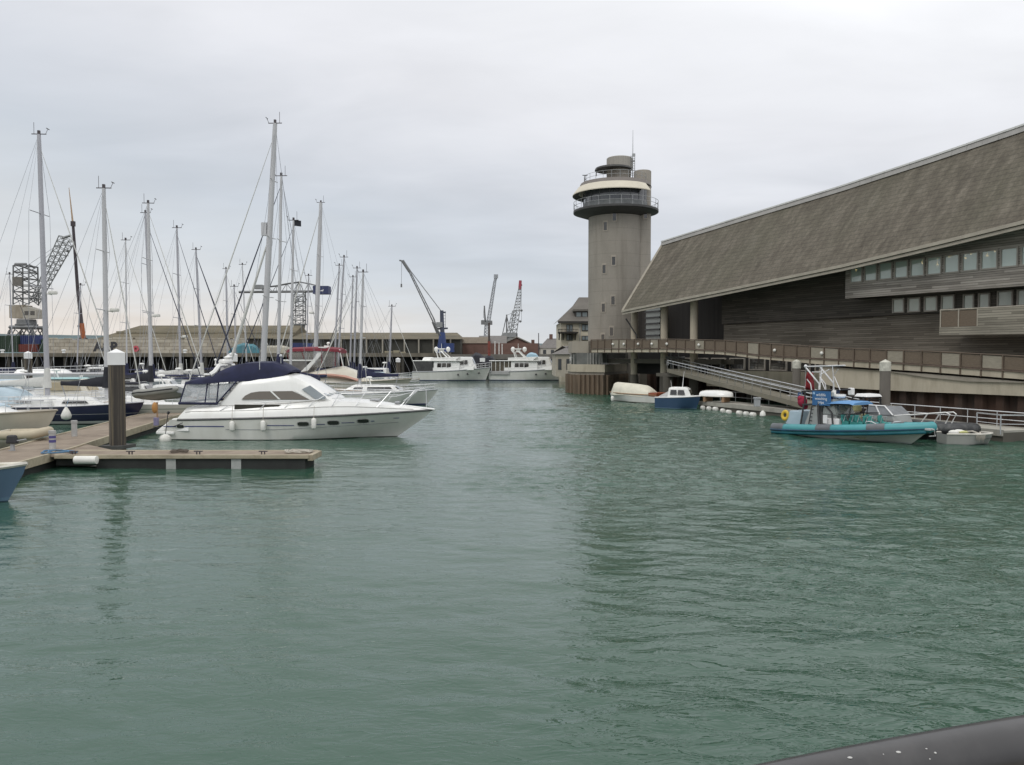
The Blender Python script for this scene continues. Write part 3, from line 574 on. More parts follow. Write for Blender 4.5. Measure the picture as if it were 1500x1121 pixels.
# ------------------------------------------------------------------ corner block at the seaward end of the walkway
corner = thing('corner_pavilion', 'concrete corner block with a strip of windows standing on weathered sheet piles below the tower', 'pavilion', at(860, 560, 90) * Vector((1, 1, 0)))
def wpt(px, D): p = at(px, 520, D); return (p.x, p.y)
foot = [wpt(831, 90.5), wpt(834, 87.6), wpt(842, 86.2), wpt(884, 84.6), wpt(892, 85.2), wpt(925, 93), wpt(900, 103), wpt(846, 102)]
foot2 = [wpt(831, 90.5), wpt(835, 87.4), wpt(845, 86), wpt(886, 84.2), wpt(890, 84.9), wpt(918, 92), wpt(900, 103), wpt(846, 102)]
foot3 = [wpt(832.5, 90.5), wpt(838, 87.3), wpt(846, 86.6), wpt(862, 86), wpt(868, 86.6), wpt(880, 93), wpt(890, 103), wpt(846, 102)]
def zz(py, D=86): return EYE + (520 - py) / FPX * D
m = MB(); m.prism(foot3, zz(517), zz(500)); m.build('parapet', CONC, corner, world=True)
m = MB(); c = Vector((sum(p[0] for p in foot) / 8, sum(p[1] for p in foot) / 8)); inset = [(lerp(p[0], c.x, .09), lerp(p[1], c.y, .09)) for p in foot]
m.prism(inset, zz(534), zz(517) - .01); m.build('window_strip', mat('pavilion_glass', (.10, .11, .105), .1, var=.3, scale=1, coat=.5), corner, world=True)
m = MB()
for k in range(12):
    p = at(836 + k * 4.1, 520, 88.0 - k * .26); m.box((p.x, p.y - .35, (zz(534) + zz(517)) / 2), (.1, .1, 1.22))
m.build('glazing_bar', mat('pale_steel', (.30, .30, .28), .5), corner, world=True)
m = MB(); m.prism(foot2, zz(545), zz(534.01)); m.build('concrete_band', CONCP, corner, world=True)
m = MB(); m.prism([(lerp(p[0], c.x, .03), lerp(p[1], c.y, .03)) for p in foot2], zz(549), zz(545.01)); m.build('lower_band', CONC, corner, world=True)
m = MB(); m.prism([(lerp(p[0], c.x, .06), lerp(p[1], c.y, .06)) for p in foot2], -3, zz(549.01)); m.build('core', CONCD, corner, world=True)
sp_ = sheet_pile([foot2[6], foot2[0], foot2[1], foot2[2], foot2[3], foot2[4], foot2[5]][::1], -3.8, zz(549), PILEC, 'sheet_piling', None, None, d=.24, w=.26)
for k in ('label', 'category'):
    if k in sp_: del sp_[k]
sp_.parent = corner; sp_.matrix_parent_inverse = Matrix.Translation(-corner.location)

# ------------------------------------------------------------------ round observation tower
TD = 96.0; tc = at(901, 520, TD); tcx, tcy = tc.x, tc.y; PXM = TD / FPX
def tz(py): return EYE + (520 - py) * PXM
tower = thing('observation_tower', 'round concrete lookout tower with a railed glass gallery at the top', 'tower', (tcx, tcy, 0))
def tower_mat():
    m, nt, p = NT('tower_render'); n, co = _noise(nt, .35, 6, .65, (1, 1, .5)); st_, _ = _noise(nt, 1.1, 6, .7, (1, 1, .07)); f, _ = _noise(nt, 9, 3, .6)
    c = _ramp(nt, n, [(.3, (.258, .238, .203)), (.7, (.335, .308, .265))]); c = _mixc(nt, _ramp(nt, st_, [(.5, (0, 0, 0)), (.75, (.75, .75, .75))]), c, (.17, .15, .122))
    sp = nt.nodes.new('ShaderNodeSeparateXYZ'); tcn = nt.nodes.new('ShaderNodeTexCoord'); nt.links.new(tcn.outputs['Object'], sp.inputs[0])
    fr = nt.nodes.new('ShaderNodeMath'); fr.operation = 'FRACT'; dv = nt.nodes.new('ShaderNodeMath'); dv.operation = 'DIVIDE'; nt.links.new(sp.outputs[2], dv.inputs[0]); dv.inputs[1].default_value = 1.45; nt.links.new(dv.outputs[0], fr.inputs[0])
    j = _ramp(nt, fr.outputs[0], [(.0, (.76, .76, .76)), (.05, (1, 1, 1))]); c = _mixc(nt, 1.0, c, j, 'MULTIPLY'); c = _mixc(nt, 1.0, c, _ramp(nt, f, [(.3, (.9, .9, .9)), (.7, (1, 1, 1))]), 'MULTIPLY')
    nt.links.new(c, p.inputs['Base Color']); p.inputs['Roughness'].default_value = .9; _bump(nt, p, f, .15, .03); return m
TREN = tower_mat(); DSTEEL = mat('gallery_steel', (.05, .05, .048), .6, var=.2); LST = mat('gallery_rail_steel', (.34, .35, .35), .4, metal=.4, var=.1)
rs = 39.5 * PXM
m = MB(); m.lathe([(.001, 0), (rs, 0), (rs, tz(316)), (.001, tz(316))], (0, 0, 0), 64); m.build('shaft', TREN, tower, smooth=40)
tx, ty = (938 - 901) * PXM, -.9; rt = 12.3 * PXM
m = MB(); m.lathe([(.001, 0), (rt, 0), (rt, tz(257)), (rt - .06, tz(256)), (.001, tz(256))], (tx, ty, 0), 32); m.build('stair_turret', TREN, tower, smooth=40)
gz = tz(311)
m = MB(); m.lathe([(rs - .02, gz - .85), (rs + .05, gz - .85), (61.5 * PXM, gz - .26), (61.5 * PXM, gz - .02), (2.5, gz - .02)], (0, 0, 0), 64); m.build('gallery_floor', DSTEEL, tower, smooth=30)
def ring_rail(name, r, z, h, n, rad, levels, a0=0, a1=2 * math.pi):
    m = MB()
    for lv in levels: m.tube([(r * math.cos(lerp(a0, a1, k / 48)), r * math.sin(lerp(a0, a1, k / 48)), z + h * lv) for k in range(49)], rad, 5)
    for k in range(n + 1): a = lerp(a0, a1, k / n); m.tube([(r * math.cos(a), r * math.sin(a), z), (r * math.cos(a), r * math.sin(a), z + h)], rad, 4)
    m.build(name, LST, tower)
ring_rail('gallery_rail', 61 * PXM, gz, 1.0, 24, .026, (.5, 1.0))
rr_ = 47 * PXM
m = MB(); m.lathe([(rr_, gz), (rr_, tz(278))], (0, 0, 0), 40); m.build('gallery_glazing', mat('gallery_glass', (.085, .09, .10), .08, var=.2, scale=.6, coat=.6), tower, smooth=20)
m = MB()
for k in range(20): a = 2 * math.pi * k / 20; m.tube([((rr_ + .03) * math.cos(a), (rr_ + .03) * math.sin(a), gz), ((rr_ + .03) * math.cos(a), (rr_ + .03) * math.sin(a), tz(278))], .03, 4)
m.lathe([(rr_ + .02, gz), (rr_ + .06, gz), (rr_ + .06, gz + .75), (rr_ + .02, gz + .75)], n=40); m.build('glazing_bar', mat('gallery_frame', (.17, .18, .18), .5), tower)
# cream eave band: a canted ring open towards the stair turret
A0, A1 = R(110), R(318)
m = MB(); m.lathe([(rr_ - .3, tz(283)), (61 * PXM, tz(289.5)), (61 * PXM, tz(288.3)), (53 * PXM, tz(278)), (rr_ - .3, tz(277.5))], (-.15, 0, 0), 48, A0, A1); m.build('eave_band', mat('cream_band', (.60, .555, .45), .6, var=.08, scale=1), tower, smooth=25)
m = MB(); m.lathe([(rr_ - .25, tz(282.8)), (60.6 * PXM, tz(289.8))], (-.15, 0, 0), 48, A0, A1); m.build('eave_soffit', DSTEEL, tower, smooth=30)
m = MB(); m.lathe([(52.5 * PXM, tz(278)), (50 * PXM, tz(272.5)), (.001, tz(272))], (-.1, 0, 0), 48); m.build('roof_deck', mat('lead_grey', (.19, .17, .155), .7, var=.12, scale=1), tower, smooth=25)
ring_rail('roof_rail', 46 * PXM, tz(272), .85, 16, .022, (.5, 1.0), R(90), R(330))
dcx = (905 - 901) * PXM
m = MB(); m.lathe([(.001, tz(273)), (17.5 * PXM, tz(273)), (17.5 * PXM, tz(252)), (.001, tz(252))], (dcx, 0, 0), 32); m.build('roof_drum', TREN, tower, smooth=30)
m = MB(); m.lathe([(.001, tz(253)), (27 * PXM, tz(252.6)), (26 * PXM, tz(250)), (.001, tz(249.5))], (dcx - .65, -.2, 0), 36); m.build('roof_disc', DSTEEL, tower, smooth=30)
m = MB(); m.lathe([(.001, tz(249.6)), (18.8 * PXM, tz(249.4)), (18.8 * PXM, tz(235.8)), (18 * PXM, tz(235)), (.001, tz(235))], (dcx + .1, 0, 0), 24); m.build('top_drum', mat('drum_panels', (.32, .30, .265), .7, var=.12, scale=2, stretch=(3, 3, .1)), tower, smooth=10)
m = MB(); ax = (924 - 901) * PXM; m.tube([(ax, -.8, tz(265)), (ax, -.8, tz(232)), (ax, -.8, tz(197))], [.06, .05, .02], 5); m.box((ax + .1, -.8, tz(232.5)), (.35, .3, .3)); m.box((ax + .1, -.8, tz(241)), (.25, .25, .15)); m.build('antenna', LST, tower)
m = MB(); m.tube([(ax - .25, -1.0, tz(262)), (ax - .25, -1.0, tz(234))], .04, 4); m.tube([(ax + .2, -1.0, tz(262)), (ax + .2, -1.0, tz(234))], .04, 4)
for k in range(9): z = lerp(tz(262), tz(235), k / 8); m.tube([(ax - .25, -1, z), (ax + .2, -1, z)], .025, 4)
m.build('ladder', LST, tower)
m = MB(); p = (855 - 901) * PXM; m.tube([(p, -1, tz(272)), (p, -1, tz(262))], .04, 4); m.tube([(p - .3, -1, tz(262)), (p + .3, -1, tz(262))], .05, 4); p2 = (870 - 901) * PXM; m.tube([(p2, -2, tz(266)), (p2, -2, tz(257))], .05, 4); m.ball((p2, -2, tz(257)), .14, 6, 4); m.build('weather_instrument', DSTEEL, tower)
def tower_window(px, py, w=.40, h=.95):
    x = (px - 901) * PXM
    if px > 930: cx, cy, r = tx, ty, rt
    else: cx, cy, r = 0, 0, rs
    a = math.asin(max(-1, min(1, (x - cx) / r))); z = tz(py); rot = Matrix.Translation((cx, cy, 0)) @ Matrix.Rotation(a, 4, 'Z')
    f = MB(); q = MB(); y = -r - .01; d = .1
    for bx in ((-w / 2 - d, w / 2 + d, -h / 2 - d, -h / 2), (-w / 2 - d, w / 2 + d, h / 2, h / 2 + d * 2), (-w / 2 - d, -w / 2, -h / 2, h / 2), (w / 2, w / 2 + d, -h / 2, h / 2)): f.boxm(bx[0], bx[1], y - .03, y + .25, z + bx[2], z + bx[3])
    q.boxm(-w / 2, w / 2, y - .003, y + .1, z - h / 2, z + h / 2)
    for o in (f, q): o.v = [(rot @ p) for p in o.v]
    wf = f.build('window', mat('window_surround', (.36, .325, .27), .85, var=.1), tower); q.build('pane', DGLASS, wf)
for wx, wy in ((264, 352), (230, 388), (262, 526), (226, 557), (260, 682), (224, 710), (255, 805), (223, 832), (394, 335)): tower_window(800 + wx / 2.804, 200 + wy / 2.804)

# ------------------------------------------------------------------ right-hand piles, floating pontoon, gangway
def pile(px, top, D, dia, label, body, cap, flat=False, fl=None):
    p = at(px, top, D); o = thing('mooring_pile', label, 'mooring pile', (p.x, p.y, 0), group='mooring piles'); r = dia / 2; h = p.z
    n = 20 if not flat else 4
    if flat: r *= 1.38; o.rotation_euler.z = R(52) - math.atan((px - 750) / FPX)
    m = MB(); m.lathe([(.001, -3.5), (r, -3.5), (r, h - dia * 1.15), (.001, h - dia * 1.15)], n=n); m.build('shaft', body, o, smooth=35)
    m = MB(); m.lathe([(.001, h - dia * 1.15), (r * 1.06, h - dia * 1.15), (r * 1.06, h - dia * .28), (.001, h)], n=n); m.build('cap', cap, o, smooth=35); return o
PILEW = mat('steel_pile', (.15, .135, .115), .8, var=.2, scale=1.4, stretch=(1, 1, .2), dirt=((.05, .045, .03), .8, (1, 1, .3), .8))
CAPG = mat('guano_cap', (.50, .49, .42), .7, var=.25, scale=5); CAPW = mat('white_cap', (.78, .78, .77), .5, var=.05)
pile(1167, 526.5, 57, .56, 'grey steel pile with a pale cap left of the blue sign box', PILEW, CAPG)
pile(1297, 526.5, 44, .56, 'grey steel pile with a stained cap behind the black inflatable', PILEW, CAPG)
PDECK = mat('pontoon_concrete', (.36, .345, .30), .85, var=.12, scale=1.2, dirt=((.16, .15, .12), 1.3, (1, 1, .4), .5))
def float_path(edge, width, z, name, label, cat, matd, edgem, floatm, thick=.5):
    root = thing(name, label, cat, (edge[0][0], edge[0][1], 0)); e = [Vector((*p, 0)) for p in edge]; inner = []
    for i, p in enumerate(e):
        d = (e[min(i + 1, len(e) - 1)] - e[max(i - 1, 0)]).normalized(); inner.append(p + Vector((-d.y, d.x, 0)) * width)
    poly = [(p.x, p.y) for p in e] + [(p.x, p.y) for p in inner[::-1]]
    m = MB(); m.prism(poly, z - .10, z); m.build('deck', matd, root, world=True)
    c = [(p + q) / 2 for p, q in zip(e, inner)]; sk = [(lerp(a[0], b[0], .03), lerp(a[1], b[1], .03)) for a, b in zip(poly, [(q.x, q.y) for q in c] + [(q.x, q.y) for q in c[::-1]])]
    m = MB(); m.prism(sk, -.3, z - .103); m.build('float', floatm, root, world=True)
    m = MB()
    for pl in (e, inner):
        for a, b in zip(pl, pl[1:]):
            d = (b - a).normalized(); n = Vector((-d.y, d.x, 0)) * .06; m.hexa([a - n + Vector((0, 0, z - .26)), b - n + Vector((0, 0, z - .26)), b + n + Vector((0, 0, z - .26)), a + n + Vector((0, 0, z - .26))], [a - n + Vector((0, 0, z + .04)), b - n + Vector((0, 0, z + .04)), b + n + Vector((0, 0, z + .04)), a + n + Vector((0, 0, z + .04))])
    m.build('edge_beam', edgem, root, world=True); return root
E1 = onz(1024, 598.5, 0); E2 = onz(1150, 612, 0); E3 = Vector((23.6, 38.3, 0))
rp = float_path([(E3.x, E3.y), (20.6, 46.5), (E2.x, E2.y), (E1.x, E1.y)][::-1], 2.1, .55, 'floating_pontoon', 'grey concrete pontoon with white fenders along its edge below the gangway', 'pontoon', PDECK, PDECK, CONCD)
m = MB(); back = [Vector((E1.x + 1.9, E1.y + .9, 0)), Vector((E2.x + 1.8, E2.y + 1, 0)), Vector((22.4, 47.1, 0)), Vector((25.3, 39.0, 0))]; tops = []
for a, b in zip(back, back[1:]):
    n = max(2, int((b - a).length / 1.7))
    for i in range(n + (b is back[-1])):
        p = a + (b - a) * (i / n); m.tube([p + Vector((0, 0, .55)), p + Vector((0, 0, 1.33))], .02, 5); tops.append(p + Vector((0, 0, 1.33)))
m.tube(tops, .026, 5); m.tube([p - Vector((0, 0, .4)) for p in tops], .02, 4); m.build('guard_rail', STEEL, rp, world=True)
m = MB(); q = [Vector((25.3, 39, 0)), Vector((24.9, 37.7, 0)), Vector((23.3, 38.0, 0)), Vector((23.1, 39.6, 0))]
for p in q: m.tube([p + Vector((0, 0, .4)), p + Vector((0, 0, 1.33))], .03, 5)
m.tube([p + Vector((0, 0, 1.33)) for p in q], .035, 5); m.tube([p + Vector((0, 0, .9)) for p in q], .015, 4); m.build('end_rail', STEEL, rp, world=True)
for k, (px, py, w) in enumerate(((1029.5, 597.5, .25), (1038.5, 598.7, .27), (1048, 599.5, .38), (1058.8, 602, .27), (1067.5, 604, .36), (1083, 605.2, .40), (1093, 606.5, .34), (1103, 607.8, .42), (1117.3, 609, .32))):
    p = onz(px, py, .12); m = MB(); d = (E2 - E1).normalized() * w * .55; m.tube([p - d * 1.0, p - d * .75, p + d * .75, p + d * 1.0], [.06, .17, .17, .06], 10)
    if k == 8: m = MB(); m.tube([p + Vector((0, 0, -.1)), p, p + Vector((0, 0, .2)), p + Vector((0, 0, .34))], [.12, .2, .18, .05], 10)
    o = m.build('fender', FENDER, smooth=40); lab = ['small white fender nearest the blue cabin boat on the grey pontoon edge', 'second white fender from the blue cabin boat on the grey pontoon edge', 'long white fender below the upturned dinghy on the grey pontoon', 'short white fender just right of the upturned dinghy', 'white fender below the gangway, fifth from the blue cabin boat', 'long white fender that starts the close trio below the gangway', 'middle one of the close trio of white fenders below the gangway', 'longest white fender ending the close trio below the gangway', 'round upright white fender nearest the turquoise tour boat'][k]
    tag(o, lab, 'fender', 'white fenders along the grey pontoon')
# gangway from the quay down to the pontoon
GA = Vector((15.0, 73.5, 2.85)); GB = Vector((20.5, 48.6, .62)); gd = (GB - GA); gn = Vector((gd.y, -gd.x, 0)).normalized()
gw = thing('gangway', 'sloping gangway with tubular handrails leading down from the quay to the grey pontoon', 'gangway', GA)
GRD = mat('gangway_girder', (.19, .175, .135), .7, var=.12, scale=1, dirt=((.2, .18, .12), 1.5, (1, 1, .5), .5))
for sgn in (-1, 1):
    o = gn * (.75 * sgn); m = MB(); m.slab([GA + o - Vector((0, 0, .24)), GB + o - Vector((0, 0, .24)), GB + o + Vector((0, 0, .10)), GA + o + Vector((0, 0, .10))], gn * .06); m.build('girder', GRD, gw, world=True)
    m = MB()
    for h, r in ((.86, .036), (.62, .024)): m.tube([GA + o + Vector((0, 0, h)), GB + o + Vector((0, 0, h))], r, 6)
    m.build('handrail', STEEL, gw, world=True)
    for k in range(21): m = MB(); p = GA + gd * (k / 20) + o; m.tube([p + Vector((0, 0, -.22)), p + Vector((0, 0, .86))], .03, 4); m.build('baluster', mat('gangway_steel', (.22, .22, .20), .5, var=.1), gw, world=True)
m = MB(); m.slab([GA - gn * .72, GB - gn * .72, GB + gn * .72, GA + gn * .72], (0, 0, .06)); m.build('tread_deck', GRD, gw, world=True)
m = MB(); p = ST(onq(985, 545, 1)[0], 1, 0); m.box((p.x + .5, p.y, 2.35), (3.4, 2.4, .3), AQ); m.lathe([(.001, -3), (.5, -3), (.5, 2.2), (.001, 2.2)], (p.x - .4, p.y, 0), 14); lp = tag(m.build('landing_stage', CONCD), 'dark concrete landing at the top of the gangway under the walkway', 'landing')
m = MB(); 
for q in ((983, 512, 545), (994, 512, 545)):
    a = at(q[0], q[1], 76); b = at(q[0], q[2], 76); m.tube([a, b], .06, 5)
a = at(975, 524, 76); b = at(1003, 524, 76); m.tube([a, b], .11, 5); m.build('gate_frame', mat('gate_steel', (.20, .21, .21), .5), lp)
m = MB(); a = at(978, 532, 75.7); m.box(a, (.2, .05, .4)); tag(m.build('notice', CAPW), 'tiny white notice by the gate at the top of the gangway', 'notice')
def locker(px, py, D, w, h, label, mt, name='service_pedestal'):
    p = at(px, py, D); m = MB(); m.prism([(-w / 2, -w / 2), (w / 2, -w / 2), (w / 2, w / 2), (-w / 2, w / 2)], 0, h * .82); m.prism([(-w * .6, -w * .6), (w * .6, -w * .6), (w * .6, w * .6), (-w * .6, w * .6)], h * .82, h); o = m.build(name, mt, bevel=.02); o.location = p; return tag(o, label, 'pedestal')
locker(1109, 595.5, 54.2, .36, .62, 'low pale service box standing on the grey pontoon under the gangway', GREYP); 
# flag-blue sign plate on the gangway rail, and the red buoyancy aid beside the tour boat sign are on their own things
p = at(1172, 579, 52.5); m = MB(); m.box(p, (.30, .05, .36)); tag(m.build('notice_plate', BLUEP), 'small blue plate fixed to the gangway handrail behind the tour boat', 'notice')

# ------------------------------------------------------------------ foreground quay with its black handrail
RAILB = mat('black_pipe', (.022, .021, .022), .36, var=.25, scale=14, dirt=((.10, .095, .09), 9, (1, 1, 1), .3), coat=.3)
rail = thing('quay_railing', 'dark painted tubular handrail curving across the near corner', 'railing', (.6, .8, 2.6))
pts = [onz(*p) for p in ((900, 1262, 3.80), (1000, 1214, 3.80), (1100, 1178, 3.80), (1200, 1154, 3.80), (1300, 1133, 3.80), (1400, 1113, 3.80), (1500, 1095, 3.80), (1600, 1079, 3.80), (1750, 1060, 3.80))]
def spline(ps, n=6):
    out = []
    for i in range(len(ps) - 1):
        p0, p1, p2, p3 = ps[max(i - 1, 0)], ps[i], ps[i + 1], ps[min(i + 2, len(ps) - 1)]
        for k in range(n):
            t = k / n; out.append(.5 * ((2 * p1) + (p2 - p0) * t + (2 * p0 - 5 * p1 + 4 * p2 - p3) * t * t + (3 * p1 - p0 - 3 * p2 + p3) * t ** 3))
    return out + [ps[-1]]
m = MB(); m.tube(spline(pts), .0295, 28); m.build('handrail', RAILB, rail, smooth=60, world=True)
m = MB(); 
for p in (pts[0], pts[-1]): m.tube([p, Vector((p.x, p.y, 2.6))], .025, 12)
m.build('post', RAILB, rail, smooth=60, world=True)
SPL = mat('bird_lime', (.50, .50, .48), .8, var=.05)
m = MB()
PIPE = spline(pts, 40)
def onpipe(px, py, r, st):
    d = ray(px, py); q = Vector((0, 0, EYE)); k = .45      # walk along the sight line until it meets the pipe's skin
    near = [p for p in PIPE if abs(p.x / max(p.y, .1) - d.x / d.y) < .35]
    while k < 1.2:
        c = q + d * k; e = min((c - p).length for p in near)
        if e < .0297: m.ball(c, (r * st * .8, r * .8, r * .5), 8, 6); return
        k += max(.0004, (e - .0297) * .8)
for px, py, r, st in ((1245, 1110, .0018, 1.7), (1316, 1102, .0020, 1.6), (1357, 1097, .0010, 1.3), (1370, 1103, .0016, 1.0), (1362, 1112, .0010, 1), (1294, 1105, .0008, 1)):
    m = MB(); onpipe(px, py, r, st); m.build('bird_dropping', SPL, rail, world=True)
g = MB(); g.boxm(-6, 8, -6, .55, 2.2, 2.6); tag(g.build('near_quay', CONC), None, None, kind='structure')
# ------------------------------------------------------------------ boats: local x towards the bow, y to port, z up from the water
def sstep(x): x = max(0, min(1, x)); return x * x * (3 - 2 * x)
class Hull:
    """lofted hull; kind 'sail' (round bilge), 'motor' (hard chine, flared bow)"""
    def __init__(s, L, B, fs, fb, draft=.5, stern=.8, rake=.10, kind='motor', power=2.0, sheer=2.0, fore=.42, transom_rake=0.0):
        s.L, s.B, s.fs, s.fb, s.draft, s.stern, s.rake, s.kind, s.power, s.sh, s.fore, s.tr = L, B, fs, fb, draft, stern, rake, kind, power, sheer, fore, transom_rake
    def half(s, u):
        if u < s.fore: return s.B / 2 * lerp(s.stern, 1, sstep(u / s.fore))
        return s.B / 2 * max(.012, 1 - ((u - s.fore) / (1 - s.fore)) ** s.power)
    def z(s, u): return s.fs + (s.fb - s.fs) * u ** s.sh
    def x(s, u, f=1.0):      # f: 1 at the sheer, 0 at the keel
        return -s.L / 2 + s.L * u - s.rake * s.L * (1 - f) * sstep((u - .45) / .55) - s.tr * (f if s.tr > 0 else (f - 1)) * (1 - sstep(u / .3)) * -1
    def edge(s, u, y=1, dz=0.0, inset=0.0): return Vector((s.x(u), (s.half(u) - inset) * y, s.z(u) + dz))
    def section(s, u):
        b, zt, d = s.half(u), s.z(u), s.draft * (1 - .55 * sstep((u - .6) / .4)); out = []
        if s.kind == 'sail': prof = [(1, 1), (1.0, .78), (.965, .5), (.88, .22), (.70, -.02), (.42, -.45), (.12, -.9), (0, -1)]
        else:
            fl = sstep((u - .35) / .65); c = lerp(.93, .35, fl)
            prof = [(1, 1), (lerp(.985, .86, fl), .75), (lerp(.965, .70, fl), .5), (lerp(.95, .53, fl), .25), (c, .02), (c * .75, -.3), (c * .35, -.75), (0, -1)]
        for w, h in prof:
            zz = zt * h if h >= 0 else d * h; f = max(0, min(1, (zz + .1) / zt)); out.append((s.x(u, f), b * w, zz))
        return [Vector(p) for p in out] + [Vector((p[0], -p[1], p[2])) for p in out[:-1][::-1]]
    def mesh(s, n=26):
        m = MB(); m.loft([s.section(1 - (1 - i / n) ** 1.25) for i in range(n + 1)], True, False); return m
    def deck(s, n=22, dz=-.03, camber=.08, u0=0, u1=1, inset=.03):
        m = MB(); secs = []
        for i in range(n + 1):
            u = lerp(u0, u1, i / n); b = max(.004, s.half(u) - inset); secs.append([(s.x(u), -b, s.z(u) + dz), (s.x(u), -b * .5, s.z(u) + dz + camber * .75 * min(1, b)), (s.x(u), 0, s.z(u) + dz + camber * min(1, b)), (s.x(u), b * .5, s.z(u) + dz + camber * .75 * min(1, b)), (s.x(u), b, s.z(u) + dz)])
        m.loft(secs); return m
    def rub(s, r=.035, dz=0.0, u0=0, u1=1, n=22, f=1.0):
        m = MB()
        for y in (1, -1): m.tube([s.edge(lerp(u0, u1, i / n), y, dz) for i in range(n + 1)], r, 5)
        return m
    def rails(s, u0, u1, h, n, inset=.08, r=.016, levels=(1.0, .5), post=True, bow=False, dz=0.0):
        m = MB()
        for y in (1, -1):
            ps = [s.edge(lerp(u0, u1, i / n), y, dz, inset) for i in range(n + 1)]
            for lv in levels: m.tube([p + Vector((0, 0, h * lv)) for p in ps], r, 4)
            if post:
                for p in ps: m.tube([p, p + Vector((0, 0, h))], r, 4)
        if bow: a, b = s.edge(u1, 1, dz, inset), s.edge(u1, -1, dz, inset); m.tube([a + Vector((0, 0, h)), (a + b) / 2 + Vector((.25, 0, h)), b + Vector((0, 0, h))], r, 4)
        return m
def house(x0, x1, w0, w1, z0, z1, rf=.3, ra=.1, tw=.85, crown=.05, n=8):
    """cabin block: lofted rounded top; rf/ra how far the front and back lean in"""
    m = MB(); secs = []
    for f, k in ((0, 0.0), (.02, 1.0), (.5, 1.0), (.98, 1.0), (1, 0.0)):
        pass
    def ring(z, inx0, inx1, tws):
        a, b = x0 + inx0, x1 - inx1; ya, yb = w0 / 2 * tws, w1 / 2 * tws
        return [Vector((a, -ya, z)), Vector((b - .12, -yb, z)), Vector((b, -yb * .8, z)), Vector((b, yb * .8, z)), Vector((b - .12, yb, z)), Vector((a, ya, z))]
    h = z1 - z0; rings = [ring(z0, 0, 0, 1), ring(z0 + h * .86, ra * .86, rf * .86, lerp(1, tw, .86)), ring(z1, ra, rf, tw * .95), ring(z1 + crown, ra + .15, rf + .2, tw * .6)]
    m.loft(rings, True, True, True); return m
def side_window(m, x0, x1, y0, y1, z0, z1, sl0=0.0, sl1=0.0, th=.03, yin=.0):
    """a pane on each side of a cabin: y0/y1 half widths at its aft and fore end"""
    for s in (1, -1):
        m.slab([(x0, s * y0, z0), (x1, s * y1, z0), (x1 + sl1, s * (y1 - yin), z1), (x0 + sl0, s * (y0 - yin), z1)], (0, s * th, 0))
def side_windows(name, mt, parent, *a):
    for sg in (0, 1):
        m = MB(); side_window(m, *a); m.f = m.f[sg * 6:sg * 6 + 6]; m.v = m.v[sg * 8:sg * 8 + 8]; m.f = [tuple(i - sg * 8 for i in f) for f in m.f]; o = m.build(name, mt, parent)
    return o
def boat_root(name, label, cat, wx, wy, deg, group=None): return thing(name, label, cat, (wx, wy, 0), R(deg), group)
def bow_to(px, py, z): return onz(px, py, z)

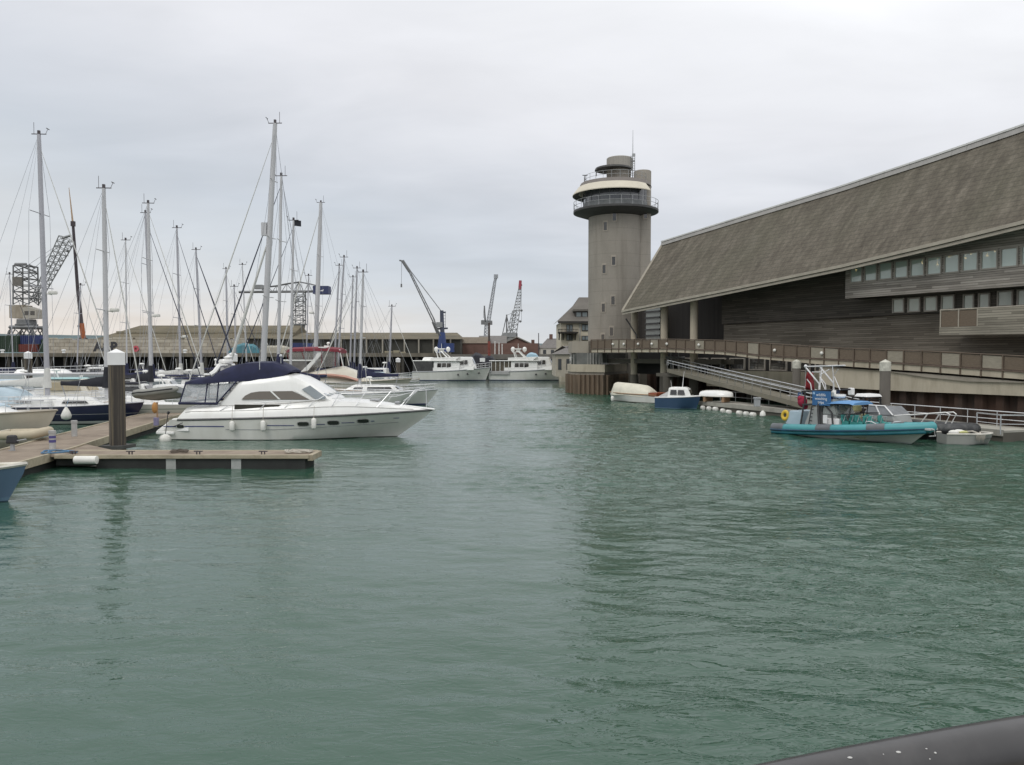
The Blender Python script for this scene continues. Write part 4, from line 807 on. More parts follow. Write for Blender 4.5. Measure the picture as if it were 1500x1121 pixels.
def mast_top(px, py, D): return at(px, py, D)
def make_sail(label, base, top, D, deg, L=10, hull=None, B=None, fs=.95, fb=1.25, cover=NAVYC, furl=FURLW, hood=None, mast=ALU, mr=.11, rad=None, spreaders=2, vane=True, lean_fix=True, cabin=True, mx=.06, group='sailing yachts in the marina', stay=.035, boomdir=True, name='sailing_yacht', dark_stay=None, inner=False):
    """base/top are picture points of the mast foot and masthead at distance D"""
    bpt, tpt = at(base[0], base[1], D), at(top[0], top[1], D); a = R(deg); B = B or L * .31
    f = Vector((math.cos(a), math.sin(a), 0)); off = mx * L
    root = boat_root(name, label, 'yacht', bpt.x - f.x * off, D - f.y * off, deg, group)
    h = Hull(L, B, fs, fb, .7, .72, .11, 'sail', 1.9, 1.8, .45)
    h.mesh().build('hull', hull, root, smooth=50); h.deck().build('deck', DECKW, root, smooth=40)
    h.rub(.03).build('toe_rail', TEAK if hull is not HN else ALU, root)
    zc = h.z(.5)
    if cabin:
        c = house(-.16 * L, .20 * L, B * .62, B * .40, zc - .02, zc + .46, .9, .25, .86, .06); c.build('coachroof', WHITE, root, smooth=40)
        side_windows('window', DGLASS, root, -.10 * L, .10 * L, B * .288, B * .232, zc + .14, zc + .32, .1, -.2, .02, .02)
        
        for y0 in (-B * .34, B * .24): k = MB(); k.boxm(-.33 * L, -.165 * L, y0, y0 + B * .1, zc - .05, zc + .28); k.build('coaming', WHITE, root)
    m = MB(); m.tube([h.edge(1, 0) * 1 + Vector((-.1, 0, .55)), h.edge(.94, 1, .6, .1), h.edge(.88, 1, .58, .1), h.edge(.88, 1, .0, .1)], .02, 5); m.tube([h.edge(1, 0) + Vector((-.1, 0, .55)), h.edge(.94, -1, .6, .1), h.edge(.88, -1, .58, .1), h.edge(.88, -1, .0, .1)], .02, 5); m.tube([h.edge(1, 0), h.edge(1, 0) + Vector((-.1, 0, .55))], .02, 5); m.build('pulpit', STEEL, root)
    h.rails(.04, .88, .6, 6, .1, .013).build('guard_rail', STEEL, root)
    m = MB(); q = [h.edge(.0, 1, .6, .1), h.edge(0, -1, .6, .1)]; m.tube([h.edge(.12, 1, .6, .1), q[0], q[1], h.edge(.12, -1, .6, .1)], .02, 5)
    for y in (1, .33, -.33, -1): m.tube([h.edge(0, y, 0, .1), h.edge(0, y, .6, .1)], .018, 4)
    m.build('pushpit', STEEL, root)
    # mast and its gear
    g = Vector((-f.y, f.x, 0)); dv = tpt - bpt; loc = lambda p: Vector(((p - Vector((root.location.x, root.location.y, 0))).dot(f), (p - Vector((root.location.x, root.location.y, 0))).dot(g), p.z))
    foot = Vector((off, 0, zc + (.44 if cabin else 0))); lt = loc(tpt); lt.y *= 1
    mt = lambda k: foot + (lt - foot) * k
    m = MB(); m.tube([foot, mt(.5), mt(.9), lt], [mr, mr, mr * .85, mr * .7], 10); M_ = m.build('mast', mast, root, smooth=60)
    for i in range(spreaders):
        k = (.42, .70)[i] if spreaders == 2 else (.36, .58, .79)[i] if spreaders == 3 else .52; w = B * (.40 - .07 * i); m = MB(); m.tube([mt(k) + Vector((-.12, w, .04)), mt(k), mt(k) + Vector((-.12, -w, .04))], .03, 4); m.build('spreader', mast, M_)
    m = MB(); m.tube([lt + Vector((-.45, 0, .02)), lt + Vector((.45, 0, .02))], .03, 4); m.tube([lt + Vector((-.3, 0, 0)), lt + Vector((-.3, 0, .75))], .015, 4); m.tube([lt + Vector((.4, 0, 0)), lt + Vector((.55, 0, .35))], .015, 4); m.tube([lt + Vector((.55, -.18, .35)), lt + Vector((.55, .18, .35))], .03, 4); m.box(lt + Vector((0, 0, .12)), (.14, .14, .24)); m.build('masthead_gear', ALUD, M_)
    if rad: m = MB(); p = mt(rad); m.lathe([(.001, -.1), (.24, -.08), (.28, 0), (.24, .12), (.001, .14)], p + Vector((mr + .38, 0, 0)), 14); m.tube([p, p + Vector((mr + .3, 0, -.1))], .04, 4); m.build('radar_dome', FENDER, M_, smooth=50)
    bow = h.edge(1, 0) + Vector((-.12, 0, .05)); st_ = h.edge(0, 0) + Vector((.05, 0, .1)); r = .012
    m = MB(); m.tube([st_, lt], r, 3); m.build('backstay', WIRE, root)
    m = MB()
    for y in (1, -1): m.tube([h.edge(.54, y, 0, .1), mt(.70 if spreaders > 1 else .52) + Vector((-.12, y * B * .36, 0)), lt], r, 3); m.tube([h.edge(.5, y, 0, .1), mt(.42)], r, 3)
    m.build('shroud', WIRE, root)
    fk = .96; m = MB(); p0, p1 = bow + Vector((0, 0, .35)), mt(fk); m.tube([bow, p0, p0 + (p1 - p0) * .02, p0 + (p1 - p0) * .5, p0 + (p1 - p0) * .93, p1], [.02, .02, stay, stay * 1.1, stay * .5, .012], 6); m.build('furled_headsail', furl, root, smooth=60)
    if inner:
        a_, b_ = foot.lerp(bow, .56) + Vector((0, 0, -.2)), mt(.585); m = MB(); m.tube([a_, a_.lerp(b_, .05), a_.lerp(b_, .5), a_.lerp(b_, .93), b_], [.02, .10, .10, .06, .015], 6); m.build('inner_headsail', furl, root, smooth=60)
        m = MB(); p = mt(.60); m.box(p + Vector((mr + .16, 0, .2)), (.34, .3, .85)); m.build('radar_reflector', mast, M_)
    # boom and stowed mainsail
    bz = foot.z + .75; be = Vector((off - L * .36, 0, bz + .12)); m = MB(); m.tube([foot + Vector((-.1, 0, .75)), be], .065, 8); bm_ = m.build('boom', mast, root, smooth=60)
    if cover:
        m = MB(); secs = []
        for i in range(11):
            k = i / 10; c = Vector((off - .05, 0, bz)).lerp(be, k); hh = lerp(.62, .17, min(1, k * 1.25)) + rnd.uniform(-.015, .02); w = lerp(.19, .09, k)
            secs.append([c + Vector((0, w * math.cos(q), (-.10 if math.sin(q) < 0 else hh) * abs(math.sin(q)))) for q in [2 * math.pi * j / 10 for j in range(10)]])
        m.loft(secs, True, True, True); m.tube([foot + Vector((-.02, 0, .62)), foot + Vector((0, 0, 1.9))], [.27, .16], 8); m.build('sail_cover', cover, bm_, smooth=60)
    m = MB(); m.tube([be, lt], .009, 3); m.tube([be, Vector((be.x + .4, 0, zc + .1))], .03, 4); m.build('topping_lift', WIRE, bm_)
    if hood:
        m = MB(); secs = []
        for xx, hh, ww in ((-.02 * L, .40, .27), (-.07 * L, .88, .29), (-.155 * L, 1.12, .31), (-.19 * L, 1.08, .31)):
            secs.append([Vector((xx, B * ww * math.cos(q), zc + .1 + (hh - .1) * min(1, 1.35 * math.sin(q)))) for q in [math.pi * j / 10 for j in range(11)]])
        m.loft(secs); m.build('sprayhood', hood, root, smooth=50)
    return root, h

HN = hull_mat('navy_hull', (.014, .016, .045), (.55, .55, .53), (.04, .05, .05), .05, .20, (.62, .64, (.4, .4, .38)))
HW = hull_mat('white_hull', (.70, .70, .66), (.06, .08, .18), (.05, .04, .04), .03, .12)
HW2 = hull_mat('white_hull_red', (.68, .68, .64), (.28, .05, .04), (.05, .04, .04), .03, .12)
HC = hull_mat('cream_hull', (.56, .525, .445), (.40, .365, .29), (.05, .04, .04), .03, .3, (.78, .80, (.28, .25, .2)))
HG = hull_mat('grey_green_hull', (.38, .39, .35), (.06, .12, .08), (.05, .05, .04), .04, .16, (.74, .79, (.07, .12, .09)))
HP = hull_mat('pale_grey_hull', (.50, .53, .54), (.2, .2, .2), (.05, .05, .05), .05, .2)

# ---- hero: white flybridge motor cruiser with blue canvas
HCRU = hull_mat('cruiser_hull', (.72, .715, .67), (.66, .655, .61), (.035, .035, .035), .03, .05, None, .22)
def cruiser():
    D0 = 41.0; S = 29.8
    cx = at((237 + 644) / 2, 520, D0).x; root = boat_root('motor_cruiser', 'large white flybridge motor cruiser with navy canvas and side stripes beyond the front finger', 'motor cruiser', cx, D0, -1.0)
    X = lambda px: (px - 440.5) / S; Z = lambda py: (645 - py) / S
    h = Hull(13.5, 4.1, 1.0, 1.38, .7, .90, .145, 'motor', 2.3, 1.4, .45, .75)
    h.mesh(34).build('hull', HCRU, root, smooth=40)
    h.rub(.055, .0, .03, 1, 30).build('rub_rail', mat('grey_rubber', (.10, .10, .10), .5), root, smooth=60)
    # upper topsides moulding rising from the rub rail to the side deck, lofted along the boat
    m = MB(); secs = []
    def dk(px):      # height of the side-deck edge
        return interp([(262, 610), (272, 600), (300, 595), (360, 594), (430, 590), (500, 585), (560, 590), (600, 597), (644, 604)], px)
    for i in range(31):
        u = .03 + .968 * (i / 30); px = h.x(u) * S + 440.5; b = h.half(u); zr = h.z(u) + .03; zd = max(zr + .04, Z(interp([(262, 609), (270, 602), (290, 596.5), (360, 595), (430, 592), (490, 588), (530, 589), (570, 594), (610, 600), (644, 603.5)], px)[0])); zd = zr + .10 if i == 0 else zd; ins = min(b * .6, .10 + (zd - zr) * .28)
        secs.append([(h.x(u), -b, zr), (h.x(u), -(b - ins * .35), lerp(zr, zd, .62)), (h.x(u), -(b - ins), zd), (h.x(u), -(b - ins) * .5, zd + .05 * min(1, b)), (h.x(u), 0, zd + .08 * min(1, b)), (h.x(u), (b - ins) * .5, zd + .05 * min(1, b)), (h.x(u), b - ins, zd), (h.x(u), b - ins * .35, lerp(zr, zd, .62)), (h.x(u), b, zr)])
    m.loft(secs, True, False); m.build('deck_moulding', WHITE, root, smooth=35)
    m = MB()
    for sg in (-1, 1): m.tube([(X(px), sg * (1.52 + .11), Z(py)) for px, py in ((333, 594.8), (380, 594.6), (430, 591.5), (470, 587.6), (490, 586.4))], .018, 4); m.tube([(sc[7 if sg > 0 else 1][0], sc[7 if sg > 0 else 1][1] + sg * .008, sc[1][2]) for sc in secs[1:29]], .012, 4)
    m.build('groove_shadow_line', mat('groove_shadow_grey', (.34, .33, .31), .5), root)  # grey tubes draw the deck groove's shadow line and the moulding knuckle
    # bathing platform at the stern
    m = MB(); m.prism([(X(237), -1.5), (X(240), -1.75), (X(268), -1.9), (X(268), 1.9), (X(240), 1.75), (X(237), 1.5)], Z(637), Z(632.5)); m.hexa([(X(238.5), -1.65, Z(632.4)), (X(290), -1.88, Z(632.4)), (X(290), 1.88, Z(632.4)), (X(238.5), 1.65, Z(632.4))], [(X(262), -1.55, Z(614)), (X(290), -1.75, Z(612)), (X(290), 1.75, Z(612)), (X(262), 1.55, Z(614))]); m.build('swim_platform', WHITE, root, smooth=40, bevel=.04)
    # saloon sides, sloped windscreen and roof
    Yw = 1.52
    prof = [(X(331), Z(593)), (X(359), Z(559)), (X(366), Z(556.5)), (X(400), Z(554)), (X(432), Z(549.5)), (X(446), Z(553)), (X(465), Z(563)), (X(497), Z(584.5)), (X(503), Z(592))]
    m = MB(); secs = []
    for y, k in ((-Yw, .0), (-Yw + .10, .6), (-Yw + .34, 1.0)):
        secs.append([(x, y, lerp(Z(596), z, .72 + .28 * k) if z > Z(590) else Z(596)) for x, z in prof])
    secs[0] = [(x, -Yw, lerp(Z(598), z, .80)) for x, z in prof]; base = [(x, -Yw - .08, Z(598)) for x, z in prof]
    ring = [base, secs[0], [(x, -Yw + .16, lerp(Z(598), z, .97)) for x, z in prof], [(x, -Yw + .5, z) for x, z in prof]]
    full = ring + [[(x, 0, z + .06) for x, z in prof]] + [[(p[0], -p[1], p[2]) for p in r] for r in ring[::-1]]
    m.loft(full, True, True); m.build('saloon', WHITE, root, smooth=35)
    def sidepoly(pts, name, mt, off=.02, parent=root, th=.03, both=True):
        for sg in ((-1, 1) if both else (-1,)):
            m = MB(); q = []
            for px, py in pts:
                z = Z(py); f = (z - Z(598)) / (Z(556) - Z(598)); y = lerp(Yw + .08, Yw - .04, max(0, min(1, f))) + off; q.append((X(px), sg * y, z))
            m.slab(q, (0, sg * th, 0)); o = m.build(name, mt, parent)
        return o
    # local helper for polygons on the hull side
    w = sidepoly([(366, 585.5), (371, 580), (380, 575.5), (392, 573.6), (441, 573), (466, 585.5)], 'window', BGLASS, .03)
    sidepoly([(408, 573.3), (411, 573.3), (424, 585.3), (421, 585.3)], 'window_bar', WHITE, .065, w, .02)
    sidepoly([(444, 573.2), (446, 573.2), (470, 585.4), (466.5, 585.4)], 'windscreen_pillar', WHITE, .03)
    w2 = sidepoly([(358, 592.6), (426, 592.6), (418, 599.6), (358, 599.6)], 'lower_window', mat('dark_vent', (.035, .032, .022), .4), .24)
    sidepoly([(455, 570.5), (467, 564.8), (491, 582.2), (489, 584.6), (476, 585.2)], 'side_screen', mat('pale_windscreen', (.30, .33, .35), .1, var=.12, scale=1, coat=.6), .035)
    m = MB(); m.slab([(X(449.5), -1.25, Z(568) + .06), (X(449.5), 1.25, Z(568) + .06), (X(492), 1.32, Z(584) + .10), (X(492), -1.32, Z(584) + .10)], (.02, 0, .05)); m.build('windscreen', mat('pale_windscreen', (.30, .33, .35), .1, var=.12, scale=1, coat=.6), root)
    m = MB()
    for y in (-.45, .45): m.slab([(X(449), y - .05, Z(567.8) + .13), (X(449), y + .05, Z(567.8) + .13), (X(492.5), y + .05, Z(584) + .17), (X(492.5), y - .05, Z(584) + .17)], (.01, 0, .03))
    m.build('windscreen_divider', WHITE, root)
    # hull side: stripes, portlights, lettering
    def hull_y(x, z):
        best = None
        for k in range(201):
            u = k / 200; sec = h.section(u)[:8]
            for a, b in zip(sec, sec[1:]):
                if b.z <= z <= a.z and abs(a.z - b.z) > 1e-6:
                    f = (z - b.z) / (a.z - b.z); xx = lerp(b.x, a.x, f)
                    if best is None or abs(xx - x) < best[0]: best = (abs(xx - x), lerp(b.y, a.y, f))
        return best[1] if best else 0
    def hull_patch(px0, px1, py0, py1, off=.012, n=6, sg=(-1, 1), m=None, rnd_=False, slope=0.0):
        m = m or MB()
        for s in sg:
            if rnd_:
                cx_, cz_ = (X(px0) + X(px1)) / 2, (Z(py0) + Z(py1)) / 2; rx, rz = (X(px1) - X(px0)) / 2, abs(Z(py0) - Z(py1)) / 2; pts = []
                for k in range(16):
                    a = 2 * math.pi * k / 16; c, sn = math.cos(a), math.sin(a); x = cx_ + rx * abs(c) ** .55 * (1 if c > 0 else -1); z = cz_ + rz * abs(sn) ** .7 * (1 if sn > 0 else -1); pts.append((x, s * (hull_y(x, z) + off), z))
                m.slab(pts, (0, s * .012, 0))
            else:
                for k in range(n):
                    a, b = lerp(px0, px1, k / n), lerp(px0, px1, (k + 1) / n); d0, d1 = slope * k / n, slope * (k + 1) / n; q = []
                    for px, py in ((a, py1 + d0), (b, py1 + d1), (b, py0 + d1), (a, py0 + d0)): q.append((X(px), s * (hull_y(X(px), Z(py)) + off), Z(py)))
                    m.slab(q, (0, s * .008, 0))
        return m
    BST = mat('navy_stripe', (.03, .045, .18), .35, var=.1)
    m = MB(); hull_patch(252, 271, 624.4, 625.7, m=m, n=2); hull_patch(283, 297, 624.2, 625.5, m=m, n=2); hull_patch(296, 343, 624.0, 625.2, m=m)
    hull_patch(407, 446, 622.4, 623.4, m=m); hull_patch(470, 490, 621.2, 622.3, m=m, n=3); hull_patch(513, 531, 619.6, 620.6, m=m, n=3); hull_patch(554, 559, 618, 619, m=m, n=1); hull_patch(586, 594, 614.4, 615.3, m=m, n=2)
    m.build('side_stripe', BST, root)
    m = MB(); hull_patch(345, 420, 628.6, 629.3, m=m); hull_patch(420, 592, 628.4, 629.0, m=m, n=10, slope=-7); m.build('knuckle_line', GREYP, root)
    m = MB(); hull_patch(272, 282.5, 622.3, 627.6, rnd_=True, m=m); m.build('exhaust_vent', DGLASS, root)
    for a, b, y0, y1 in ((451.5, 467, 618, 623.8), (494, 509.5, 616.8, 622.6), (535.5, 551, 615.4, 620.8)):
        for sg in (-1, 1):
            m = hull_patch(a, b, y0, y1, rnd_=True, sg=(sg,)); pl = m.build('portlight', DGLASS, root)
            m = hull_patch(a - 1, b + 1, y0 - .9, y1 + .9, rnd_=True, off=.004, sg=(sg,)); m.build('rim', mat('rim_grey', (.30, .30, .29), .4), pl)
    # cockpit canopy of clear vinyl with navy frames
    yc = 1.62; P = lambda px, py, y: (X(px), y, Z(py))
    m = MB()
    for sg in (-1, 1): m.slab([P(277, 589, sg * 1.78), P(331, 590, sg * 1.70), P(354, 562, sg * 1.45), P(282, 562, sg * 1.45)], (0, .008, 0))
    m.slab([P(277, 589, -1.78), P(282, 562, -1.45), P(282, 562, 1.45), P(277, 589, 1.78)], (.008, 0, 0)); m.build('canopy_window', CLEARV, root)
    m = MB()
    for sg in (-1, 1):
        for a, b in (((276.5, 590, 1.80), (282, 560, 1.46)), ((313, 590.5, 1.73), (314, 561, 1.46)), ((330, 590.5, 1.71), (330.5, 561, 1.46)), ((331, 590.5, 1.71), (357, 559, 1.46))): m.tube([P(a[0], a[1], sg * a[2]), P(b[0], b[1], sg * b[2])], .035, 4)
        m.tube([P(275.5, 591, sg * 1.82), P(331.5, 591.5, sg * 1.73)], .07, 6)
    m.tube([P(275.5, 591, -1.8), P(275.5, 591, 1.8)], .06, 6); m.build('canopy_frame', NAVYC, root)
    # navy canvas over cockpit and flybridge, one sagging skin
    top = [(281, 559.5, 1.50), (290, 555.8, 1.52), (305, 552.6, 1.54), (320, 550.5, 1.55), (328, 545, 1.54), (338, 540, 1.50), (352, 534.5, 1.42), (366, 532, 1.36), (385, 531, 1.32), (402, 531, 1.28), (408, 530.6, 1.24), (416, 534.5, 1.18), (425, 539, 1.08), (433, 543.5, .9)]
    bot = [(281, 563.5), (290, 563.2), (305, 563), (320, 562), (328, 561), (338, 560), (352, 559.6), (366, 558.8), (385, 559.2), (402, 560), (408, 559.5), (416, 556), (425, 551), (433, 546)]
    m = MB(); secs = []
    for (px, py, y), (_, pb) in zip(top, bot):
        zt, zb = Z(py), Z(pb); secs.append([(X(px), -y - .06, zb), (X(px), -y - .02, lerp(zb, zt, .6)), (X(px), -y * .86, lerp(zb, zt, .97)), (X(px), -y * .4, zt + .02), (X(px), 0, zt + .05), (X(px), y * .4, zt + .02), (X(px), y * .86, lerp(zb, zt, .97)), (X(px), y + .02, lerp(zb, zt, .6)), (X(px), y + .06, zb)])
    m.loft(secs, True, True); cv = m.build('canvas_cover', NAVYC, root, smooth=50)
    m = MB(); m.tube([(X(410.5), -.25, Z(532)), (X(410.5), -.25, Z(524)), (X(410), -.25, Z(518.5))], [.2, .17, .1], 8); m.build('seat_cover', NAVYC, cv, smooth=60)
    # radar arch with domes
    m = MB()
    for sg in (-1, 1): m.tube([P(318, 549.5, sg * 1.42), P(323, 545, sg * 1.3), P(326, 536, sg * 1.0)], [.13, .12, .1], 6)
    m.tube([P(326, 536, -1.0), P(326, 536, 1.0)], .1, 6); m.boxm(X(311), X(331), -.3, .3, Z(536), Z(533.6)); m.boxm(X(319), X(330), -.2, .2, Z(548), Z(536)); ar = m.build('radar_arch', WHITE, root, smooth=50)
    m = MB(); m.lathe([(.001, 0), (.34, .02), (.36, .12), (.30, .22), (.001, .26)], P(325, 533.5, 0), 18); m.lathe([(.001, 0), (.2, .02), (.22, .1), (.001, .2)], P(328, 526, .1), 14); m.tube([P(328, 528, .1), P(328, 524, .1)], .05, 5); m.build('radar_dome', WHITE, ar, smooth=50)
    m = MB(); m.tube([P(311.5, 533.6, -.2), P(311.5, 528, -.2)], .03, 4); m.ball(P(311.5, 527.5, -.2), .07, 8, 5); m.build('mast_light', WHITE, ar, smooth=60)
    m = MB(); m.tube([P(390, 562, -1.3), P(390, 521, -1.3)], [.03, .012], 4); m.ball(P(413.5, 521.5, -.4), .09, 8, 5); m.tube([P(413.5, 545, -.4), P(413.5, 522, -.4)], .02, 4); m.build('whip_aerial', STEEL, root)
    # stainless rails round the foredeck
    m = MB()
    def edgept(px, ins=.18):
        u = (X(px) + h.L / 2) / h.L; b = max(.05, h.half(u) - ins); return b
    for sg in (-1, 1):
        line = [(386, 590.5), (408, 588.3), (421, 587.5), (440, 587), (460, 587), (480, 585.5), (496, 576.2), (515, 574.5), (535, 574), (560, 574.2), (590, 574.2), (612, 574.6), (622, 572.2)]
        m.tube([(X(px), sg * edgept(px), Z(py)) for px, py in line], .017, 5)
        line2 = [(500, 583.5), (530, 583), (560, 582.5), (590, 582), (618, 575)]
        m.tube([(X(px), sg * edgept(px), Z(py)) for px, py in line2], .014, 4)
        for pa, ya, pb, yb in ((336, 602, 349, 594), (393, 602, 405, 590), (427, 603, 441, 588), (461, 602, 475, 587.5), (497, 601, 512, 575), (530, 601, 548, 574), (563, 601, 583, 574.3), (596, 600.5, 617, 573), (601, 592, 622, 572.2)):
            m.tube([(X(pa), sg * edgept(pa, .1), Z(ya) if pa < 560 else Z(ya - 3)), (X(pb), sg * edgept(pb), Z(yb))], .016, 4)
    m.tube([(X(622), -edgept(622), Z(572.2)), (X(630), 0, Z(571.6)), (X(622), edgept(622), Z(572.2))], .022, 5); m.tube([(X(632.5), 0, Z(572)), (X(632.8), 0, Z(600))], .02, 5); m.build('guard_rail', STEEL, root)
    m = MB(); m.hexa([(X(596), -.3, Z(599)), (X(646), -.16, Z(603.8)), (X(646), .16, Z(603.8)), (X(596), .3, Z(599))], [(X(596), -.28, Z(596)), (X(645), -.13, Z(601.8)), (X(645), .13, Z(601.8)), (X(596), .28, Z(596))]); m.build('bow_platform', WHITE, root, smooth=40, bevel=.03)
    m = MB(); m.boxm(X(585), X(592), -.25, .25, Z(594), Z(591)); m.boxm(X(548), X(562), -.35, .35, Z(589.5), Z(587)); m.build('deck_hatch', GREYP, root, bevel=.02)
    # fenders hang on their own
    for px, top_, bot_, lab in ((357, 616, 631.5, 'white cylinder fender nearest the stern of the white flybridge cruiser'), (403, 615, 631.2, 'white cylinder fender under the saloon window of the white flybridge cruiser'), (476.5, 611.5, 628.5, 'white cylinder fender between the portlights of the white flybridge cruiser')):
        m = MB(); y = -2.05 - .17; lx = lambda px: X(px) + cx
        z0, z1 = Z(bot_) + .0, Z(top_); m.tube([(0, 0, z0), (0, 0, z0 + .06), (0, 0, z0 + .1), (0, 0, z1 - .08), (0, 0, z1 - .04), (0, 0, z1)], [.04, .11, .125, .125, .10, .03], 12)
        f = m.build('fender', FENDER, smooth=50); f.location = (cx + X(px) * math.cos(R(-1)) + y * math.sin(R(1)), D0 + X(px) * math.sin(R(-1)) - h.half((X(px) + 6.75) / 13.5) - .14, 0); tag(f, lab, 'fender', 'fenders hung along the flybridge cruiser')
        m = MB(); m.tube([(0, 0, z1), (0, .12, Z(594))], .012, 4); m.build('line', ROPE, f)
    m = MB(); m.ball((0, 0, Z(643)), .27, 14, 9); f = m.build('fender', FENDER, smooth=60); f.location = (cx + X(259), D0 - 2.1, 0); tag(f, 'round white ball fender hanging at the stern of the white flybridge cruiser', 'fender', 'fenders hung along the flybridge cruiser')
    m = MB(); m.tube([(0, 0, Z(637)), (.05, .2, Z(606))], .02, 4); m.tube([(.05, .2, Z(606)), (.12, .2, Z(603))], .07, 5); m.build('line', RUBBER, f)
cruiser()

# ---- twin flybridge trawler yachts far off
def trawler(label, px0, px1, D, open_aft):
    L = (px1 - px0) / FPX * D; cx = at((px0 + px1) / 2, 520, D).x; root = boat_root('trawler_yacht', label, 'motor yacht', cx, D, -6, 'white trawler yachts at the end of the channel')
    h = Hull(L, L * .30, 1.45, 2.2, .9, .92, .07, 'motor', 2.4, 2.2, .5); hm = h.mesh(24).build('hull', HW, root, smooth=40); h.rub(.09).build('rub_rail', GREYP, root); h.deck().build('deck', DECKW, root, smooth=40)
    B = L * .30; x = lambda f: -L / 2 + L * f; zd = 1.5
    # saloon, wheelhouse, flybridge
    house(x(.28), x(.64), B * .84, B * .8, zd - .1, zd + 1.638, .25, .0, .95, .06).build('saloon', WHITE, root, smooth=35)
    house(x(.54), x(.82), B * .74, B * .52, zd + 0.378, zd + 2.310, .75, .1, .9, .06).build('wheelhouse', WHITE, root, smooth=35)
    m = MB(); m.hexa([(x(.0), -B * .46, zd + 1.663), (x(.66), -B * .47, zd + 1.663), (x(.66), B * .47, zd + 1.663), (x(.0), B * .46, zd + 1.663)], [(x(.0), -B * .46, zd + 1.798), (x(.66), -B * .47, zd + 1.798), (x(.66), B * .47, zd + 1.798), (x(.0), B * .46, zd + 1.798)]); m.build('boat_deck', WHITE, root, bevel=.04)
    m = MB(); m.hexa([(x(.24), -B * .40, zd + 1.806), (x(.56), -B * .42, zd + 1.806), (x(.56), B * .42, zd + 1.806), (x(.24), B * .40, zd + 1.806)], [(x(.24), -B * .40, zd + 2.226), (x(.62), -B * .40, zd + 2.394), (x(.62), B * .40, zd + 2.394), (x(.24), B * .40, zd + 2.226)]); m.build('flybridge', WHITE, root, bevel=.05)
    for i in range(3):
        a = x(.325 + .062 * i); side_windows('window', DGLASS, root, a, a + L * .052, B * .42, B * .418, zd + 0.504, zd + 1.344, .05, .02, .03, .012)
    for i in range(3):
        a = x(.575 + .05 * i); side_windows('window', DGLASS, root, a, a + L * .04, B * (.372 - .014 * i), B * (.362 - .016 * i), zd + 1.134, zd + 1.848, .02, .02, .03, .016)
    m = MB(); m.slab([(x(.82) - .32, -B * .2, zd + 1.260), (x(.82) - .32, B * .2, zd + 1.260), (x(.82) - .62, B * .19, zd + 1.974), (x(.82) - .62, -B * .19, zd + 1.974)], (.03, 0, .02)); m.build('windscreen', DGLASS, root)
    m = MB()
    for sg in (-1, 1):
        if open_aft: m.slab([(x(.01), sg * B * .43, zd), (x(.27), sg * B * .44, zd), (x(.27), sg * B * .44, zd + 1.638), (x(.01), sg * B * .43, zd + 1.638)], (0, .02 * sg, 0))
    if open_aft: m.build('cockpit_screen', mat('smoked_screen', (.06, .06, .06), .3, var=.4, scale=1.5), root)
    else:
        for k in range(5): 
            for sg in (-1, 1): m.tube([(x(.03 + .055 * k), sg * B * .43, zd), (x(.03 + .055 * k), sg * B * .43, zd + 1.663)], .06, 4)
        m.build('awning_post', WHITE, root); q = MB(); q.boxm(x(.03), x(.27), -B * .40, B * .40, zd, zd + 1.596); q.build('aft_cabin', mat('dim_cabin', (.10, .085, .06), .6, var=.3), root)
    m = MB(); m.hexa([(x(.2), -B * .44, 1.6), (x(.80), -B * .46, 1.75), (x(.80), B * .46, 1.75), (x(.2), B * .44, 1.6)], [(x(.2), -B * .43, 2.1), (x(.80), -B * .42, 2.35), (x(.80), B * .42, 2.35), (x(.2), B * .43, 2.1)]); m.build('bulwark', WHITE, root)
    m = MB(); zt = zd + 3.800
    for sg in (-1, 1): m.tube([(x(.46), sg * B * .38, zd + 2.184), (x(.385), sg * B * .32, zd + 3.116), (x(.37), sg * B * .3, zd + 3.268)], [.13, .10, .08], 6); m.tube([(x(.34), sg * B * .38, zd + 2.016), (x(.31), sg * B * .3, zd + 3.192)], .08, 6)
    m.tube([(x(.37), -B * .32, zd + 3.230), (x(.37), B * .32, zd + 3.230)], .14, 6); m.boxm(x(.29), x(.40), -B * .3, B * .3, zd + 3.116, zd + 3.207); ar = m.build('radar_arch', WHITE, root, smooth=50)
    for sx, y in ((.285, -B * .1), (.43, B * .1)):
        m = MB(); m.ball((x(sx + .01), y, zd + 3.610), (.36, .36, .42), 12, 8); m.tube([(x(sx + .01), y, zd + 3.116), (x(sx + .01), y, zd + 3.420)], .12, 6); m.build('satellite_dome', WHITE, ar, smooth=60)
    m = MB(); m.boxm(x(.32), x(.40), -.8, .8, zd + 3.610, zd + 3.762); m.boxm(x(.335), x(.385), -.4, .4, zd + 3.207, zd + 3.610); m.tube([(x(.36), 0, zd + 3.724), (x(.36), 0, zd + 4.560)], .03, 4); m.build('radar_scanner', WHITE, ar)
    h.rails(.62, .985, .75, 7, .12, .03, bow=True).build('guard_rail', STEEL, root)
    for f in (.60, .72, .86): 
        for sg in (-1, 1): m = MB(); m.ball((x(f), sg * (h.half(f) * lerp(.99, .87, (f - .5) * 2) + .0), 1.0 + (f - .6)), (.16, .04, .16), 10, 6); m.build('porthole', DGLASS, root)
    if not open_aft: m = MB(); m.boxm(x(-.01), x(.02), -B * .4, B * .4, .2, 1.5); m.build('stern_fender', mat('grey_fender_row', (.5, .5, .5), .6, var=.3, scale=8), root); q = MB(); q.slab([(x(.02), -B * .475, 1.0), (x(.26), -B * .505, 1.0), (x(.26), -B * .505, 1.5), (x(.02), -B * .475, 1.5)], (0, -.1, 0)); q.build('side_cloth', GREYC, root)
    else: house(x(.12), x(.26), B * .5, B * .5, zd + 1.806, zd + 2.268, .2, .2, .8, .05).build('deck_locker', WHITE, root, smooth=40)
    return root
